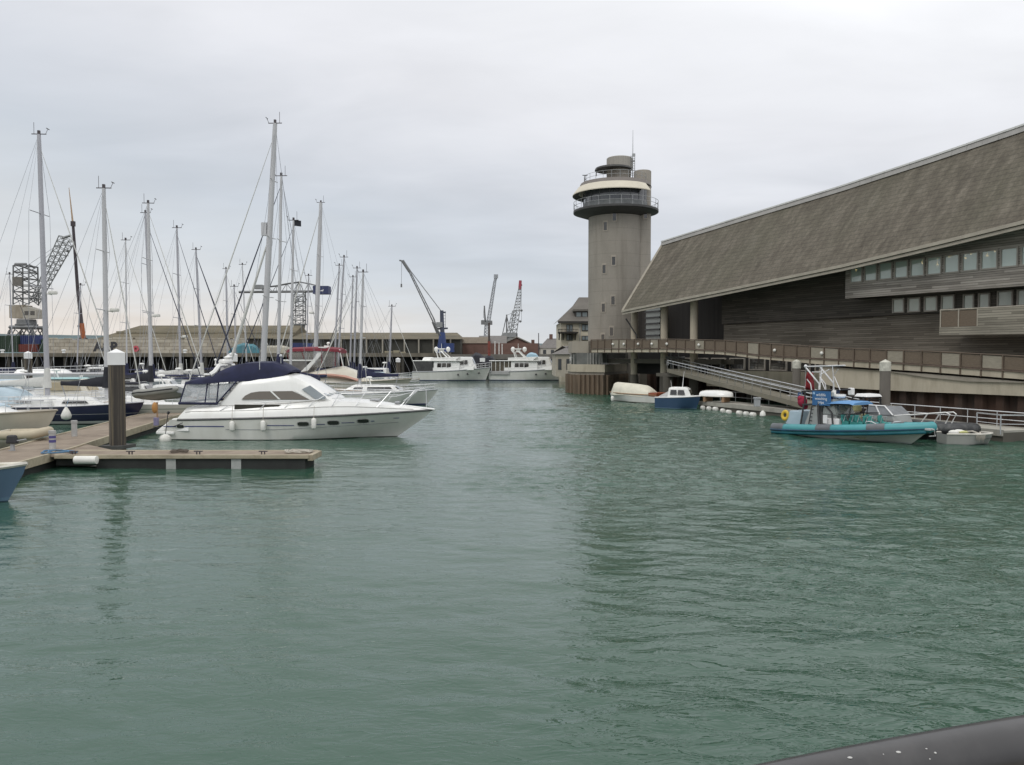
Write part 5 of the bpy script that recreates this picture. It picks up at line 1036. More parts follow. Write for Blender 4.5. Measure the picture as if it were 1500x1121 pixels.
trawler('white trawler yacht with a dark screened cockpit, farther from the corner block', 606, 719, 131, True)
trawler('white trawler yacht with open awning posts aft, bow behind the sheet piled corner block', 718, 832, 132, False)

# ---- motor cruiser with dark red bimini behind the hero
def red_cruiser():
    D0 = 80.0; S = FPX / D0; cx = at(506, 520, D0).x; Z = lambda py: EYE + (520 - py) / S; X = lambda px: (px - 506) / S
    root = boat_root('motor_cruiser', 'cream motor cruiser with dark red bimini and white raked arch behind the flybridge cruiser', 'motor cruiser', cx, D0, 2); root.scale = (1, 1.3, 1)
    h = Hull(13.2, 3.5, 1.35, 1.8, .6, .92, .12, 'motor', 2.2, 1.6, .45); h.mesh().build('hull', HC, root, smooth=40); h.deck().build('deck', CREAM, root, smooth=40); h.rub(.05).build('rub_rail', TRIM, root)
    m = MB(); secs = []
    pts = [(425, 549, 1.4), (438, 547.5, 1.45), (455, 546, 1.45), (480, 541, 1.4), (503, 537, 1.3), (520, 543, 1.2), (532, 551, 1.0), (550, 560, .75), (570, 567, .35)]
    for px, py, y in pts: z = Z(py); secs.append([(X(px), -y - .15, 1.2), (X(px), -y, lerp(1.2, z, .75)), (X(px), -y * .8, z), (X(px), 0, z + .05), (X(px), y * .8, z), (X(px), y, lerp(1.2, z, .75)), (X(px), y + .15, 1.2)])
    m.loft(secs, True, True); m.build('superstructure', CREAM, root, smooth=35)
    m = MB(); secs = []
    for px, py in ((442, 550.5), (460, 548), (490, 547.6), (510, 550), (529, 556)):
        y = 1.66; secs.append([(X(px), -y, Z(py) - .28 * (1 if px < 528 else .2)), (X(px), -y - .06, Z(py) - .1), (X(px), -y + .25, Z(py) + .04), (X(px), -1.0, Z(py) + .06)])
    m.loft(secs); m.build('faded_cover', PINKC, root, smooth=40)
    m = MB(); secs = []
    for px, py in ((428, 512), (432, 510.5), (460, 509.5), (485, 509.8), (500, 511), (503.5, 513)):
        zt = Z(py); secs.append([(X(px), -1.45, zt - .34), (X(px), -1.4, zt - .08), (X(px), -.7, zt + .06), (X(px), 0, zt + .1), (X(px), .7, zt + .06), (X(px), 1.4, zt - .08), (X(px), 1.45, zt - .34)])
    m.loft(secs, True, True); m.build('bimini', REDC, root, smooth=50)
    m = MB()
    for sg in (-1, 1): m.slab([(X(446), sg * 1.42, Z(545)), (X(457), sg * 1.42, Z(543)), (X(482), sg * 1.36, Z(513)), (X(484), sg * 1.34, Z(509)), (X(474), sg * 1.36, Z(511)), (X(466), sg * 1.38, Z(525))], (0, -.16 * sg, 0))
    m.boxm(X(472), X(484), -1.4, 1.4, Z(510.2), Z(508.6)); m.build('radar_arch', WHITE, root, smooth=40, bevel=.03)
    m = MB(); m.boxm(X(420), X(468), -1.4, 1.4, Z(529), Z(526.8)); m.build('flybridge_rail_top', WHITE, root, bevel=.03)
    m = MB(); m.boxm(X(421), X(455), -1.35, 1.35, Z(546), Z(529)); m.build('saloon', mat('dim_saloon', (.16, .15, .14), .5, var=.3), root)
    m = MB()
    for sg in (-1,): m.slab([(X(460), sg * 1.36, Z(538)), (X(502), sg * 1.30, Z(537)), (X(497), sg * 1.34, Z(514)), (X(480), sg * 1.36, Z(514)), (X(470), sg * 1.38, Z(526))], (0, .01, 0)); m.slab([(X(430), sg * 1.4, Z(527)), (X(464), sg * 1.4, Z(527)), (X(470), sg * 1.4, Z(515)), (X(430), sg * 1.4, Z(515))], (0, .01, 0))
    m.build('clear_screen', clear_mat('dusty_vinyl', (.30, .29, .27), .45), root)
    m = MB()
    for sg in (-1, 1): m.tube([(X(502), sg * 1.32, Z(512)), (X(507), sg * 1.32, Z(536))], .06, 5)
    m.build('bimini_strut', WHITE, root); m = MB()
    for px in (430, 452, 477, 496):
        for sg in (-1, 1): m.tube([(X(px), sg * 1.4, Z(526 if px < 460 else 536)), (X(px - (4 if px < 460 else 0)), sg * 1.4, Z(513))], .035, 4)
    m.build('bimini_post', REDC, root)
    m = MB(); m.boxm(X(476), X(483), -.3, .3, Z(508.6), Z(506.4)); m.ball((X(480), .2, Z(503)), .13, 8, 5); m.ball((X(483), -.3, Z(503)), .13, 8, 5); m.tube([(X(480), .2, Z(507)), (X(480), .2, Z(503))], .03, 4); m.build('radar', WHITE, root, smooth=40)
    h.rails(.62, .985, .6, 6, .12, .018, bow=True).build('guard_rail', STEEL, root)
red_cruiser()
# ---- marina sailing yachts (mast foot, masthead, distance)
make_sail('white sailing yacht with a blue boot line under the tall leftmost mast with radar', (70, 582), (57, 197), 51, 4, 11.5, HW, cover=FURLW, furl=FURLW, hood=LBLUEC, mast=ALU, mr=.155, rad=.40, spreaders=2, mx=.07)
make_sail('navy hulled yacht with white deck moored behind the white capped front pile', (157, 580), (152, 276), 49, 3, 7.6, HN, B=2.6, fs=1.05, fb=1.3, cover=BLACKC, furl=FURLW, mast=ALUW, mr=.145, rad=.42, spreaders=2, mx=.21)
make_sail('white yacht with black sail cover under the paler of the twin masts', (221, 560), (217, 298), 62, 6, 10.5, HW2, cover=BLACKC, furl=FURLW, hood=BLACKC, mast=ALUW, mr=.13, rad=.40, mx=.08)
make_sail('white yacht whose darker mast overlaps its pale twin', (224, 557), (213, 312), 71, 3, 10, HW, cover=NAVYC, furl=FURLB, mast=ALU, mr=.12, mx=.05)
make_sail('white yacht with a slim grey mast, second right of the twin masts', (265, 556), (259, 334), 77, 2, 9.5, HW, cover=FURLW, furl=FURLB, hood=NAVYC, mast=ALU, mr=.11, rad=.3)
make_sail('white yacht with a dark headsail rolled on its slanting forestay, before the quay wall', (296, 556), (287, 366), 84, 4, 9.5, HW, cover=FURLW, furl=FURLB, mast=ALU, mr=.115, stay=.08, hood=BLACKC)
make_sail('small white yacht with a short grey mast before the low shed roof', (334, 552), (331, 394), 104, 2, 9, HW2, cover=NAVYC, furl=FURLW, mast=ALU, mr=.12)
make_sail('small white yacht with the thinnest mast, left of the tallest one', (362, 552), (355, 388), 101, 3, 9, HW, cover=NAVYC, furl=FURLW, mast=ALUW, mr=.07, spreaders=1)
make_sail('yacht with the tallest raked white mast and a pale rolled headsail facing left', (383, 545), (403, 181), 53, 178, 8.6, HW, fs=1.1, fb=1.4, cover=NAVYC, furl=FURLW, mast=ALUW, mr=.19, stay=.035, spreaders=3, mx=-.11, inner=True)
make_sail('yacht with a grey mast just right of the tallest mast', (407, 548), (412, 258), 60, 176, 9, HW, cover=NAVYC, furl=FURLB, mast=ALUW, mr=.12, stay=.05, mx=-.12)
make_sail('yacht with a slim mast flying a small dark masthead flag', (425, 548), (430, 323), 69, 175, 9, HW2, cover=NAVYC, furl=FURLB, mast=ALUW, mr=.11, mx=-.1)
make_sail('yacht with a thick white mast rising from behind the red bimini', (461, 545), (470, 297), 87, 177, 11, HW, cover=NAVYC, furl=FURLW, mast=ALUW, mr=.23, rad=.38, stay=.06)
make_sail('white sailing yacht with a big navy sail cover reaching right from its mast', (527, 560), (532, 399), 70, 178, 9.5, HW, fs=1.0, fb=1.3, cover=NAVYC, furl=FURLW, mast=ALUW, mr=.11, spreaders=2, mx=.05)
for k, (bx, by, tx_, ty_, D, lab) in enumerate(((494, 549, 504, 377, 88, 'yacht under the tallest mast of the cluster right of the red bimini'), (489, 549, 497, 389, 96, 'yacht under the leftmost mast of the cluster right of the red bimini'), (518, 549, 523, 393, 92, 'yacht under the mast with crosstrees amid the cluster right of the red bimini'), (512, 548, 517, 406, 100, 'yacht under the shortest mast of the cluster right of the red bimini'))):
    make_sail(lab, (bx, by), (tx_, ty_), D, 177 + k, 9.5, HW, cover=NAVYC, furl=FURLB if k % 2 else FURLW, mast=ALU, mr=.10)
make_sail('small white yacht with a stubby mast and tee-shaped masthead near the trawler yachts', (570, 552), (574, 449), 98, 2, 8.5, HW, cover=NAVYC, furl=FURLW, mast=ALU, mr=.11, spreaders=1)
# flag on the slim mast
p = at(438, 327, 69); m = MB(); m.slab([p + Vector((-.5, 0, -.22)), p + Vector((.15, .1, -.28)), p + Vector((.15, .1, .22)), p + Vector((-.5, 0, .27))], (0, .02, 0)); tag(m.build('flag', BLACKC), 'small dark flag at the head of a slim white mast', 'flag')

# ---- simple motor boats filling the berths
def motorboat(label, px, D, deg, L, hullm=HW, cab=WHITE, top=None, win=PGLASS, group='motor boats in the berths', cz=1.3, screen=True, name='motor_boat', rail=True):
    p = at(px, 520, D); root = boat_root(name, label, 'motor boat', p.x, D, deg, group); B = L * .33
    h = Hull(L, B, .95, 1.3, .4, .9, .12, 'motor', 2.1, 1.7, .45); h.mesh(18).build('hull', hullm, root, smooth=40); h.deck(14).build('deck', DECKW, root, smooth=40); h.rub(.04, n=14).build('rub_rail', GREYP, root)
    z = h.z(.5)
    house(-.22 * L, .18 * L, B * .78, B * .6, z - .05, z + cz, L * .10, .1, .84, .06).build('cabin', cab, root, smooth=35)
    side_windows('window', win, root, -.17 * L, .08 * L, B * .375, B * .312, z + cz * .45, z + cz * .88, .05, -L * .03, .03, .035)
    m = MB(); m.slab([(.18 * L - L * .035, -B * .25, z + cz * .42), (.18 * L - L * .035, B * .25, z + cz * .42), (.18 * L - L * .085, B * .22, z + cz * .9), (.18 * L - L * .085, -B * .22, z + cz * .9)], (.03, 0, .02)); m.build('windscreen', win, root)
    if top: m = MB(); m.hexa([(-.30 * L, -B * .38, z + cz + .05), (.06 * L, -B * .34, z + cz + .05), (.06 * L, B * .34, z + cz + .05), (-.30 * L, B * .38, z + cz + .05)], [(-.28 * L, -B * .34, z + cz + .15), (.04 * L, -B * .3, z + cz + .15), (.04 * L, B * .3, z + cz + .15), (-.28 * L, B * .34, z + cz + .15)]); m.build('roof_cover', top, root, bevel=.03)
    if rail: h.rails(.5, .97, .5, 5, .1, .015, bow=True).build('guard_rail', STEEL, root)
    m = MB(); m.tube([(-.15 * L, 0, z + cz), (-.17 * L, 0, z + cz + .6)], .05, 5); m.lathe([(.001, 0), (.26, .02), (.28, .09), (.22, .17), (.001, .2)], (-.17 * L, 0, z + cz + .6), 14); m.tube([(-.2 * L, .3, z + cz), (-.21 * L, .3, z + cz + 1.6)], .015, 4); m.build('radar', WHITE, root, smooth=50)
    return root, h
motorboat('cream cabin cruiser with pale teal roof and curtained windows, behind the navy yacht', 112, 58, 3, 8.5, HW, CREAM, mat('teal_roof', (.32, .50, .50), .6, var=.12), mat('curtain', (.42, .36, .25), .8, var=.15, scale=3, stretch=(6, 6, .5)), cz=1.35)
motorboat('white motor boat half hidden behind the twin masts and grey dinghy', 238, 66, 5, 8, HW, WHITE, None, cz=1.1)
motorboat('white cabin boat with navy cover, left of the flybridge cruiser canopy', 285, 72, 2, 8.5, HW2, WHITE, NAVYC, cz=1.2)
motorboat('white motor boat with a radar mast beneath the round red notice', 195, 80, 4, 9, HW, WHITE, None, cz=1.0)
motorboat('low white motor boat far behind, in front of the dark wharf piles', 340, 110, 3, 10, HW, WHITE, None, cz=1.2)
motorboat('small white motor boat with navy top right of the pale hull at far left', 165, 92, 3, 8, HW, WHITE, BLACKC, cz=1.2)
motorboat('white motor boat right of the cluster of masts, under the wharf shed', 555, 88, 2, 9, HW, WHITE, LBLUEC, cz=1.1)
motorboat('white motor boat with black side windows near the navy sail cover', 545, 97, 178, 9, HW, WHITE, None, DGLASS, cz=1.5)
motorboat('white open backed boat with black hood just right of the front pile', 200, 57, 4, 7.5, HW, WHITE, BLACKC, DGLASS, cz=1.05)
motorboat('white boat with pale blue roof cover nearest the leftmost tall mast', 18, 60, 3, 8.5, HW, WHITE, LBLUEC, cz=1.15)
motorboat('white low motor boat between the thin masts above the cruiser canopy', 312, 90, 4, 8.5, HW, WHITE, None, DGLASS, cz=1.0)
motorboat('white boat with navy roof cover in front of the teal tarpaulin', 372, 94, 176, 8.5, HW2, WHITE, NAVYC, cz=1.1)
motorboat('white boat with black roof cover at the far left below the green containers', 5, 100, 2, 9, HW, WHITE, BLACKC, DGLASS, cz=1.4)
motorboat('white boat with black side windows in front of the stone wall lettering', 140, 112, 178, 9, HW2, WHITE, None, DGLASS, cz=1.4)
motorboat('white low motor boat whose bow rail points to open water beyond the flybridge cruiser', 566, 67, 0, 8.6, HW, WHITE, None, DGLASS, cz=.55)
make_sail('white yacht with a bare thin mast between the leftmost mast and the front pile', (112, 556), (118, 418), 88, 3, 8.5, HW, cover=BLACKC, furl=FURLW, mast=ALU, mr=.07, hood=BLACKC)
make_sail('white yacht with a bare thin mast at the extreme left', (20, 557), (14, 402), 92, 4, 9, HW2, cover=NAVYC, furl=FURLB, mast=ALU, mr=.07)
make_sail('white yacht with a thin mast just left of the second tallest mast cluster', (448, 552), (452, 404), 98, 176, 8.5, HW, cover=NAVYC, furl=FURLW, mast=ALU, mr=.07)
motorboat('white cabin boat with a black aft cover between the front pile and the grey dinghy', 188, 62, 3, 7.5, HW, WHITE, BLACKC, DGLASS, cz=1.3)
motorboat('white boat with a red waterline tucked behind the grey inflatable dinghy', 262, 58, 4, 7.5, HW2, WHITE, None, PGLASS, cz=.95)
motorboat('white boat with pale windows in the gap between leftmost mast and navy yacht', 60, 64, 3, 8, HW, WHITE, None, PGLASS, cz=1.15)
motorboat('white boat with navy roof cover right behind the hoisted grey dinghy davits', 300, 64, 3, 7.5, HW, WHITE, NAVYC, PGLASS, cz=1.2)
motorboat('white boat with dark windows under the pale twin mast', 228, 84, 3, 8.5, HW, WHITE, NAVYC, DGLASS, cz=1.5)
motorboat('white boat with black roof cover behind the second mast from the left', 150, 74, 3, 8, HW, WHITE, BLACKC, PGLASS, cz=1.45)
make_sail('white yacht with a bare mast between the second mast and the twin masts', (186, 558), (184, 352), 79, 4, 9.5, HW, cover=NAVYC, furl=FURLW, mast=ALUW, mr=.075, hood=NAVYC)
make_sail('white yacht with a bare mast just left of the tallest raked mast', (346, 556), (343, 420), 90, 3, 9, HW, cover=BLACKC, furl=FURLB, mast=ALU, mr=.075, hood=NAVYC)
# long pale hull lying across the back of the berths
p = at(70, 520, 86); r0 = boat_root('large_yacht', 'long pale grey hull of a big yacht across the far left berths', 'yacht', p.x, 86, 1); h = Hull(15, 4.2, 2.05, 2.5, 1, .8, .08, 'sail', 2, 1.8, .45); h.mesh().build('hull', HP, r0, smooth=50); h.deck().build('deck', DECKW, r0, smooth=40); house(-3, 2.5, 2.4, 1.8, 2.2, 2.65, .9, .3).build('coachroof', WHITE, r0, smooth=40); h.rails(.05, .95, .7, 9, .1, .02).build('guard_rail', STEEL, r0)
m = MB()
for x in (-3.5, -1.8, 0.5, 2.6): m.ball((x, -2.07, 1.55), (.22, .03, .12), 10, 6)
m.build('portlight', DGLASS, r0)
m = MB(); a, b = at(0, 548.5, 60), at(172, 547.5, 60); m.tube([a, b], .10, 8); o = m.build('spare_boom', ALUW, smooth=60); tag(o, 'pale horizontal spar lying level across the berths behind the leftmost mast', 'spar')

# ---- navy yacht's tear-drop fender, grey-green hull yacht with dinghy on davits, cream-hulled boat, boats at the frame's edge
m = MB(); p = at(97, 606, 45.5); m.tube([p + Vector((0, 0, -.36)), p + Vector((0, 0, -.28)), p + Vector((0, 0, -.1)), p + Vector((0, 0, .15)), p + Vector((0, 0, .38))], [.05, .24, .28, .18, .05], 12); f = m.build('fender', FENDER, smooth=60); tag(f, 'cream tear-drop fender hanging on the side of the navy yacht', 'fender'); m = MB(); m.tube([p + Vector((0, 0, .36)), p + Vector((0, .3, .85))], .015, 4); m.build('line', BLUER, f)
p = at(183, 520, 50); g0 = boat_root('sailing_yacht', 'grey-green hulled yacht whose stern carries the grey inflatable, left of the flybridge cruiser', 'yacht', p.x, 51.5, 182); h = Hull(8.5, 2.8, 1.05, 1.3, .6, .8, .1, 'sail', 2, 1.8, .45); h.mesh().build('hull', HG, g0, smooth=50); h.deck().build('deck', DECKW, g0, smooth=40); house(-1.5, 2, 1.8, 1.3, 1.05, 1.5, .8, .3).build('coachroof', WHITE, g0, smooth=40); h.rails(.04, .9, .6, 6, .1, .015).build('guard_rail', STEEL, g0)
m = MB()
for y in (.8, -.8): m.tube([(-4.0, y, 1.0), (-4.3, y, 1.9), (-5.0, y, 2.3), (-5.6, y, 2.35)], .05, 6)
m.build('davit', STEEL, g0)
def inflatable(root, L, W, r, z, tube_m, floor_m, seat=True, rot=None, strip=None):
    m = MB(); pts = []
    for k in range(9): pts.append(Vector((-L / 2 + L * .70 * k / 8, -W / 2, z)))
    for k in range(1, 12): a = -math.pi / 2 + math.pi * k / 12; pts.append(Vector((L * .20 + L * .30 * math.cos(a), W / 2 * math.sin(a), z + .12 * math.cos(a))))
    for k in range(9): pts.append(Vector((-L / 2 + L * .70 * (8 - k) / 8, W / 2, z)))
    rr = [r * .35] + [r * .9] + [r] * (len(pts) - 4) + [r * .9] + [r * .35]; m.tube(pts, rr, 12); t = m.build('buoyancy_tube', tube_m, root, smooth=60)
    m = MB(); m.prism([(-L * .42, -W / 2 + r * .3), (L * .2, -W / 2 + r * .3), (L * .42, 0), (L * .2, W / 2 - r * .3), (-L * .42, W / 2 - r * .3)], z - r * .7, z - r * .4); m.boxm(-L * .43, -L * .38, -W / 2 + r * .5, W / 2 - r * .5, z - r * .6, z + r * 1.0); m.build('floor', floor_m, root)
    if strip:
        m = MB(); m.tube([p + (Vector((0, -1 if p.y < -W / 2 * .5 else 1 if p.y > W / 2 * .5 else 0, 0)) + Vector((1 if p.x > L * .3 else 0, 0, 0))).normalized() * (r * 1.0) for p in pts[1:-1]], r * .17, 5); m.build('rubbing_strip', strip, root)
    if seat: m = MB(); m.boxm(-L * .05, L * .06, -W / 2 + r * .5, W / 2 - r * .5, z + r * .2, z + r * .45); m.build('thwart', TEAK, root)
GRIB = mat('grey_hypalon', (.27, .27, .245), .6, var=.12, scale=2); BRIB = mat('beige_hypalon', (.44, .385, .28), .6, var=.12, scale=2)
p = at(236, 577, 46.5); d = thing('inflatable_dinghy', 'grey inflatable dinghy hoisted on davits left of the flybridge cruiser', 'dinghy', (p.x, 46.5, p.z), R(176)); inflatable(d, 2.9, 1.5, .22, 0, GRIB, GREYP, strip=RUBBER); d.rotation_euler = (R(12), R(7), R(176))
def edge_boat():
    # cream hulled cabin boat whose bow points right, cut off by the left edge
    D = 36; bx = at(85, 520, D).x; root = boat_root('cabin_cruiser', 'cream hulled cabin boat with pale blue screen cover, cut off by the left edge', 'motor boat', bx - 4.6, D, -2); h = Hull(9.2, 2.9, 1.42, 1.72, .5, .85, .12, 'motor', 2.2, 1.6, .45)
    h.mesh().build('hull', HC, root, smooth=40); h.deck().build('deck', DECKW, root, smooth=40); h.rub(.05).build('rub_rail', TRIM, root)
    house(-2.0, 3.0, 2.1, 1.1, 1.5, 1.9, 1.2, .2, .85, .05).build('foredeck_cabin', WHITE, root, smooth=35)
    m = MB(); secs = []
    for x, y, zt in ((-3.5, 1.15, 2.55), (-1.5, 1.15, 2.62), (.2, 1.1, 2.55), (.75, 1.0, 2.35), (1.9, .85, 1.9)): secs.append([(x, -y - .08, 1.5), (x, -y, lerp(1.5, zt, .85)), (x, -y * .6, zt), (x, y * .6, zt), (x, y, lerp(1.5, zt, .85)), (x, y + .08, 1.5)])
    m.loft(secs, True, True); m.build('screen_cover', LBLUEC, root, smooth=35)
    m = MB(); secs = []
    for x, y, zt in ((-3.5, 1.2, 2.58), (-1.5, 1.2, 2.68), (.3, 1.14, 2.58), (.55, 1.05, 2.5)): secs.append([(x, -y, zt - .12), (x, -y * .7, zt + .03), (x, y * .7, zt + .03), (x, y, zt - .12)])
    m.loft(secs); m.build('canopy_roof', DECKW, root, smooth=35); h.rails(.55, .97, .5, 5, .1, .015, bow=True).build('guard_rail', STEEL, root)
edge_boat()
p = onz(52, 644, .62); d = thing('inflatable_dinghy', 'beige inflatable dinghy lying on the near end of the wooden pontoon', 'dinghy', (p.x - .9, p.y + .7, .68), R(12)); inflatable(d, 1.9, 1.15, .19, .1, BRIB, CREAM, strip=None); 
p = onz(16, 654, .7); o = thing('outboard_motor', 'black outboard motor propped by the beige dinghy at the left edge', 'outboard', (p.x, p.y + .1, .5)); m = MB(); m.hexa([(-.2, -.14, .3), (.2, -.14, .3), (.2, .14, .3), (-.2, .14, .3)], [(-.17, -.11, .62), (.13, -.11, .62), (.13, .11, .62), (-.17, .11, .62)]); m.build('cowl', RUBBER, o, bevel=.05); m = MB(); m.boxm(-.06, .06, -.05, .05, .0, .3); m.boxm(-.14, .1, -.03, .03, 0, .04); m.tube([(.15, 0, .4), (.5, .05, .46)], .025, 6); m.build('leg', GREYP, o)
def blue_bow():
    D = 22.9; bx = at(35, 520, D).x; root = boat_root('day_boat', 'small blue hulled open boat with cream deck, bow poking in at the left edge', 'motor boat', bx - 2.5, D - 1.0, 22)
    h = Hull(5.4, 2.0, .85, 1.05, .3, .85, .10, 'motor', 2.1, 1.6, .45); h.mesh().build('hull', hull_mat('blue_day_hull', (.10, .16, .24), (.12, .2, .28), (.03, .05, .08), .03, .12), root, smooth=40)
    h.deck(14, -.02, .1, .62, 1).build('foredeck', mat('cream_deck', (.62, .57, .40), .55, var=.1), root, smooth=40); h.rub(.06, .02).build('rub_rail', mat('pale_rub', (.55, .53, .47), .5), root, smooth=60)
    m = MB(); secs = [[h.edge(u, -1, -.01, .02), h.edge(u, -1, -.03, .25), h.edge(u, -1, -.5, .3)] for u in [k / 12 * .62 for k in range(13)]]; m.loft(secs); secs = [[h.edge(u, 1, -.01, .02), h.edge(u, 1, -.03, .25), h.edge(u, 1, -.5, .3)] for u in [k / 12 * .62 for k in range(13)]]; m.loft(secs); m.build('side_deck', mat('cream_deck', (.62, .57, .40)), root)
    h.deck(10, -.55, 0, 0, .62, .25).build('cockpit_sole', GREYP, root)
    m = MB(); m.slab([(.55, -.75, 1.05), (.55, .75, 1.05), (.2, .7, 1.5), (.2, -.7, 1.5)], (.02, 0, .02)); m.build('windscreen', DGLASS, root)
blue_bow()

# ---- wooden pontoon, front finger, piles and fittings of the marina
def wood_mat():
    m, nt, p = NT('pontoon_boards'); n, co = _noise(nt, 1.2, 6, .65, (1, 1, 1)); w = nt.nodes.new('ShaderNodeTexWave'); w.wave_type = 'BANDS'; w.bands_direction = 'Y'; w.inputs['Scale'].default_value = 3.4; w.inputs['Distortion'].default_value = 0
    tcn = nt.nodes.new('ShaderNodeTexCoord'); nt.links.new(tcn.outputs['Object'], w.inputs[0]); c = _ramp(nt, n, [(.3, (.20, .155, .115)), (.7, (.33, .27, .205))]); j = _ramp(nt, w.outputs[0], [(.0, (.35, .35, .35)), (.16, (1, 1, 1))])
    nt.links.new(_mixc(nt, 1.0, c, j, 'MULTIPLY'), p.inputs['Base Color']); p.inputs['Roughness'].default_value = .85; return m
BOARDP = wood_mat(); BEAM = mat('pale_timber_beam', (.37, .325, .235), .85, var=.18, scale=2, stretch=(.5, 3, 3), dirt=((.18, .14, .09), 2.5, (1, 1, 1), .6)); FLOATD = mat('dark_float', (.022, .024, .022), .7, var=.3)
mp = float_path([(-20.6, 52.5), (-20.25, 48), (-18.4, 37), (-17.35, 31.5), (-16.6, 25.5), (-16.4, 23.5)], -2.5, .52, 'wooden_pontoon', 'brown boarded main pontoon running back from the left edge to the flybridge cruiser', 'pontoon', BOARDP, BEAM, FLOATD)
fa, fb_ = onz(457, 664.5, .52), onz(120, 663, .52)
fg = thing('finger_pontoon', 'narrow timber edged finger pontoon on dark floats in the left foreground', 'pontoon', (-12, 30, 0)); x0, x1, y0, y1 = -17.1, fa.x, 29.2, 30.7
m = MB(); m.boxm(x0, x1 - .05, y0 + .1, y1 - .1, .44, .515); m.build('deck', BOARDP, fg, world=True)
m = MB(); m.boxm(x0 + .3, x1, y0 - .02, y0 + .1, .385, .535); m.boxm(x0 + .3, x1, y1 - .1, y1 + .02, .385, .535); m.boxm(x1 - .05, x1 + .14, y0 + .05, y1 - .05, .30, .525); m.build('edge_beam', BEAM, fg, world=True, bevel=.02)
m = MB()
for a, b in ((-15.3, -12.75), (-12.35, -10.35), (-9.95, x1 - .15)): m.boxm(a, b, y0 + .08, y1 - .08, -.3, .43)
m.boxm(x0 + .2, -15.3, y0 + .3, y1 - .2, .1, .43)
m.build('float', FLOATD, fg, world=True)
m = MB()
for a in (-12.73, -10.33): m.boxm(a, a + .36, y0 + .06, y1 - .3, -.2, .38)
m.build('float_end', mat('grey_float_end', (.36, .37, .35), .7, var=.2, scale=3), fg, world=True)
m = MB()      # knee where the finger meets the main pontoon
m.prism([(x0 - .6, y1 - .2), (x0 + 1.9, y1 - .1), (x0 - .9, y1 + 2.6)], .43, .51); m.build('knee', BOARDP, fg, world=True)
def mooring_rope(pts, r, label, mt=ROPE, name='mooring_rope'):
    m = MB(); m.tube(spline([Vector(p) for p in pts], 5), r, 6); return tag(m.build(name, mt, smooth=60), label, 'rope')
f = MB(); f.tube([(-14.95, 29.0, .22), (-14.93, 29.0, .22), (-14.3, 29.0, .22), (-14.0, 29.0, .22), (-13.98, 29.0, .22)], [.02, .155, .155, .155, .02], 14)
p = at(109, 674, 28.95); f = MB(); p2 = at(143, 674, 28.95); f.tube([p, p.lerp(p2, .03), p.lerp(p2, .97), p2], [.03, .15, .15, .03], 14); tag(f.build('fender', FENDER, smooth=40), 'long white cylinder fender floating level against the front finger pontoon', 'fender')
q = onz(433, 671.5, .12); f = MB(); q2 = onz(447, 667, .3); f.tube([q, q.lerp(q2, .1), q.lerp(q2, .5), q2], [.03, .10, .12, .04], 10); tag(f.build('fender', FENDER, smooth=60), 'small white fender tilted at the outer end of the front finger pontoon', 'fender')
coil = []
for k in range(46): a = k * .55; rr = .30 + .07 * math.sin(k * 1.7); coil.append((x1 - .6 + rr * 1.5 * math.cos(a), 29.95 + rr * .9 * math.sin(a), .55 + .03 * (k % 3)))
mooring_rope(coil, .025, 'pale tangled rope heaped at the outer end of the front finger', ROPE)
coil = [(-16.9 + .5 * math.cos(k * .8) * (1 + .3 * math.sin(k)), 29.7 + .35 * math.sin(k * .8), .56 + .02 * (k % 4)) for k in range(40)]
mooring_rope(coil, .025, 'blue tangled rope coiled where the front finger joins the wooden pontoon', BLUER)
coil = [(-12.55 + .3 * math.cos(k * .9) * (1 + .3 * math.sin(k)), 29.9 + .25 * math.sin(k * .9), .56 + .02 * (k % 4)) for k in range(30)]
mooring_rope(coil, .02, 'small heap of dark rope on the front finger, below the cruiser stern', mat('dark_rope', (.12, .10, .08), .9))
mooring_rope([(-16.0, 38.7, .9), (-17.0, 39.5, .6), (-18.0, 40.0, .58)], .02, 'dark mooring rope from the cruiser stern to the wooden pontoon', RUBBER)
PBODY = mat('tarred_pile', (.050, .043, .037), .75, var=.3, scale=1.6, stretch=(2.5, 2.5, .2), dirt=((.33, .27, .17), 3.2, (3, 3, .04), .8))
pl = pile(170, 511, 33.5, .59, 'thick dark square pile with a white cap at the front finger', PBODY, CAPW, flat=True)
m = MB(); m.boxm(-.52, .52, -.48, .45, .28, .42); m.build('pile_collar', mat('collar', (.07, .07, .065), .7), pl)
pile(41, 514.5, 74, .60, 'small dark pile with a white cap at the far left of the marina', PBODY, CAPW, flat=True)
pile(340.5, 516, 78, .80, 'white capped pile seen just above the navy canvas of the flybridge cruiser', PBODY, CAPW, flat=True)
pile(583, 524, 100, .5, 'slim white topped pile near the bow pulpit of the right-pointing yacht', PBODY, CAPW, flat=True)
for i, x in enumerate((-16.2, -14.1, -11.6, -9.2)):
    m = MB()
    for y in (y0 + .22,): m.tube([(x - .16, y, .64), (x + .16, y, .64)], .025, 6); m.boxm(x - .07, x - .04, y - .03, y + .03, .515, .63); m.boxm(x + .04, x + .07, y - .03, y + .03, .515, .63)
    m.build('cleat', ALUD, fg, world=True)
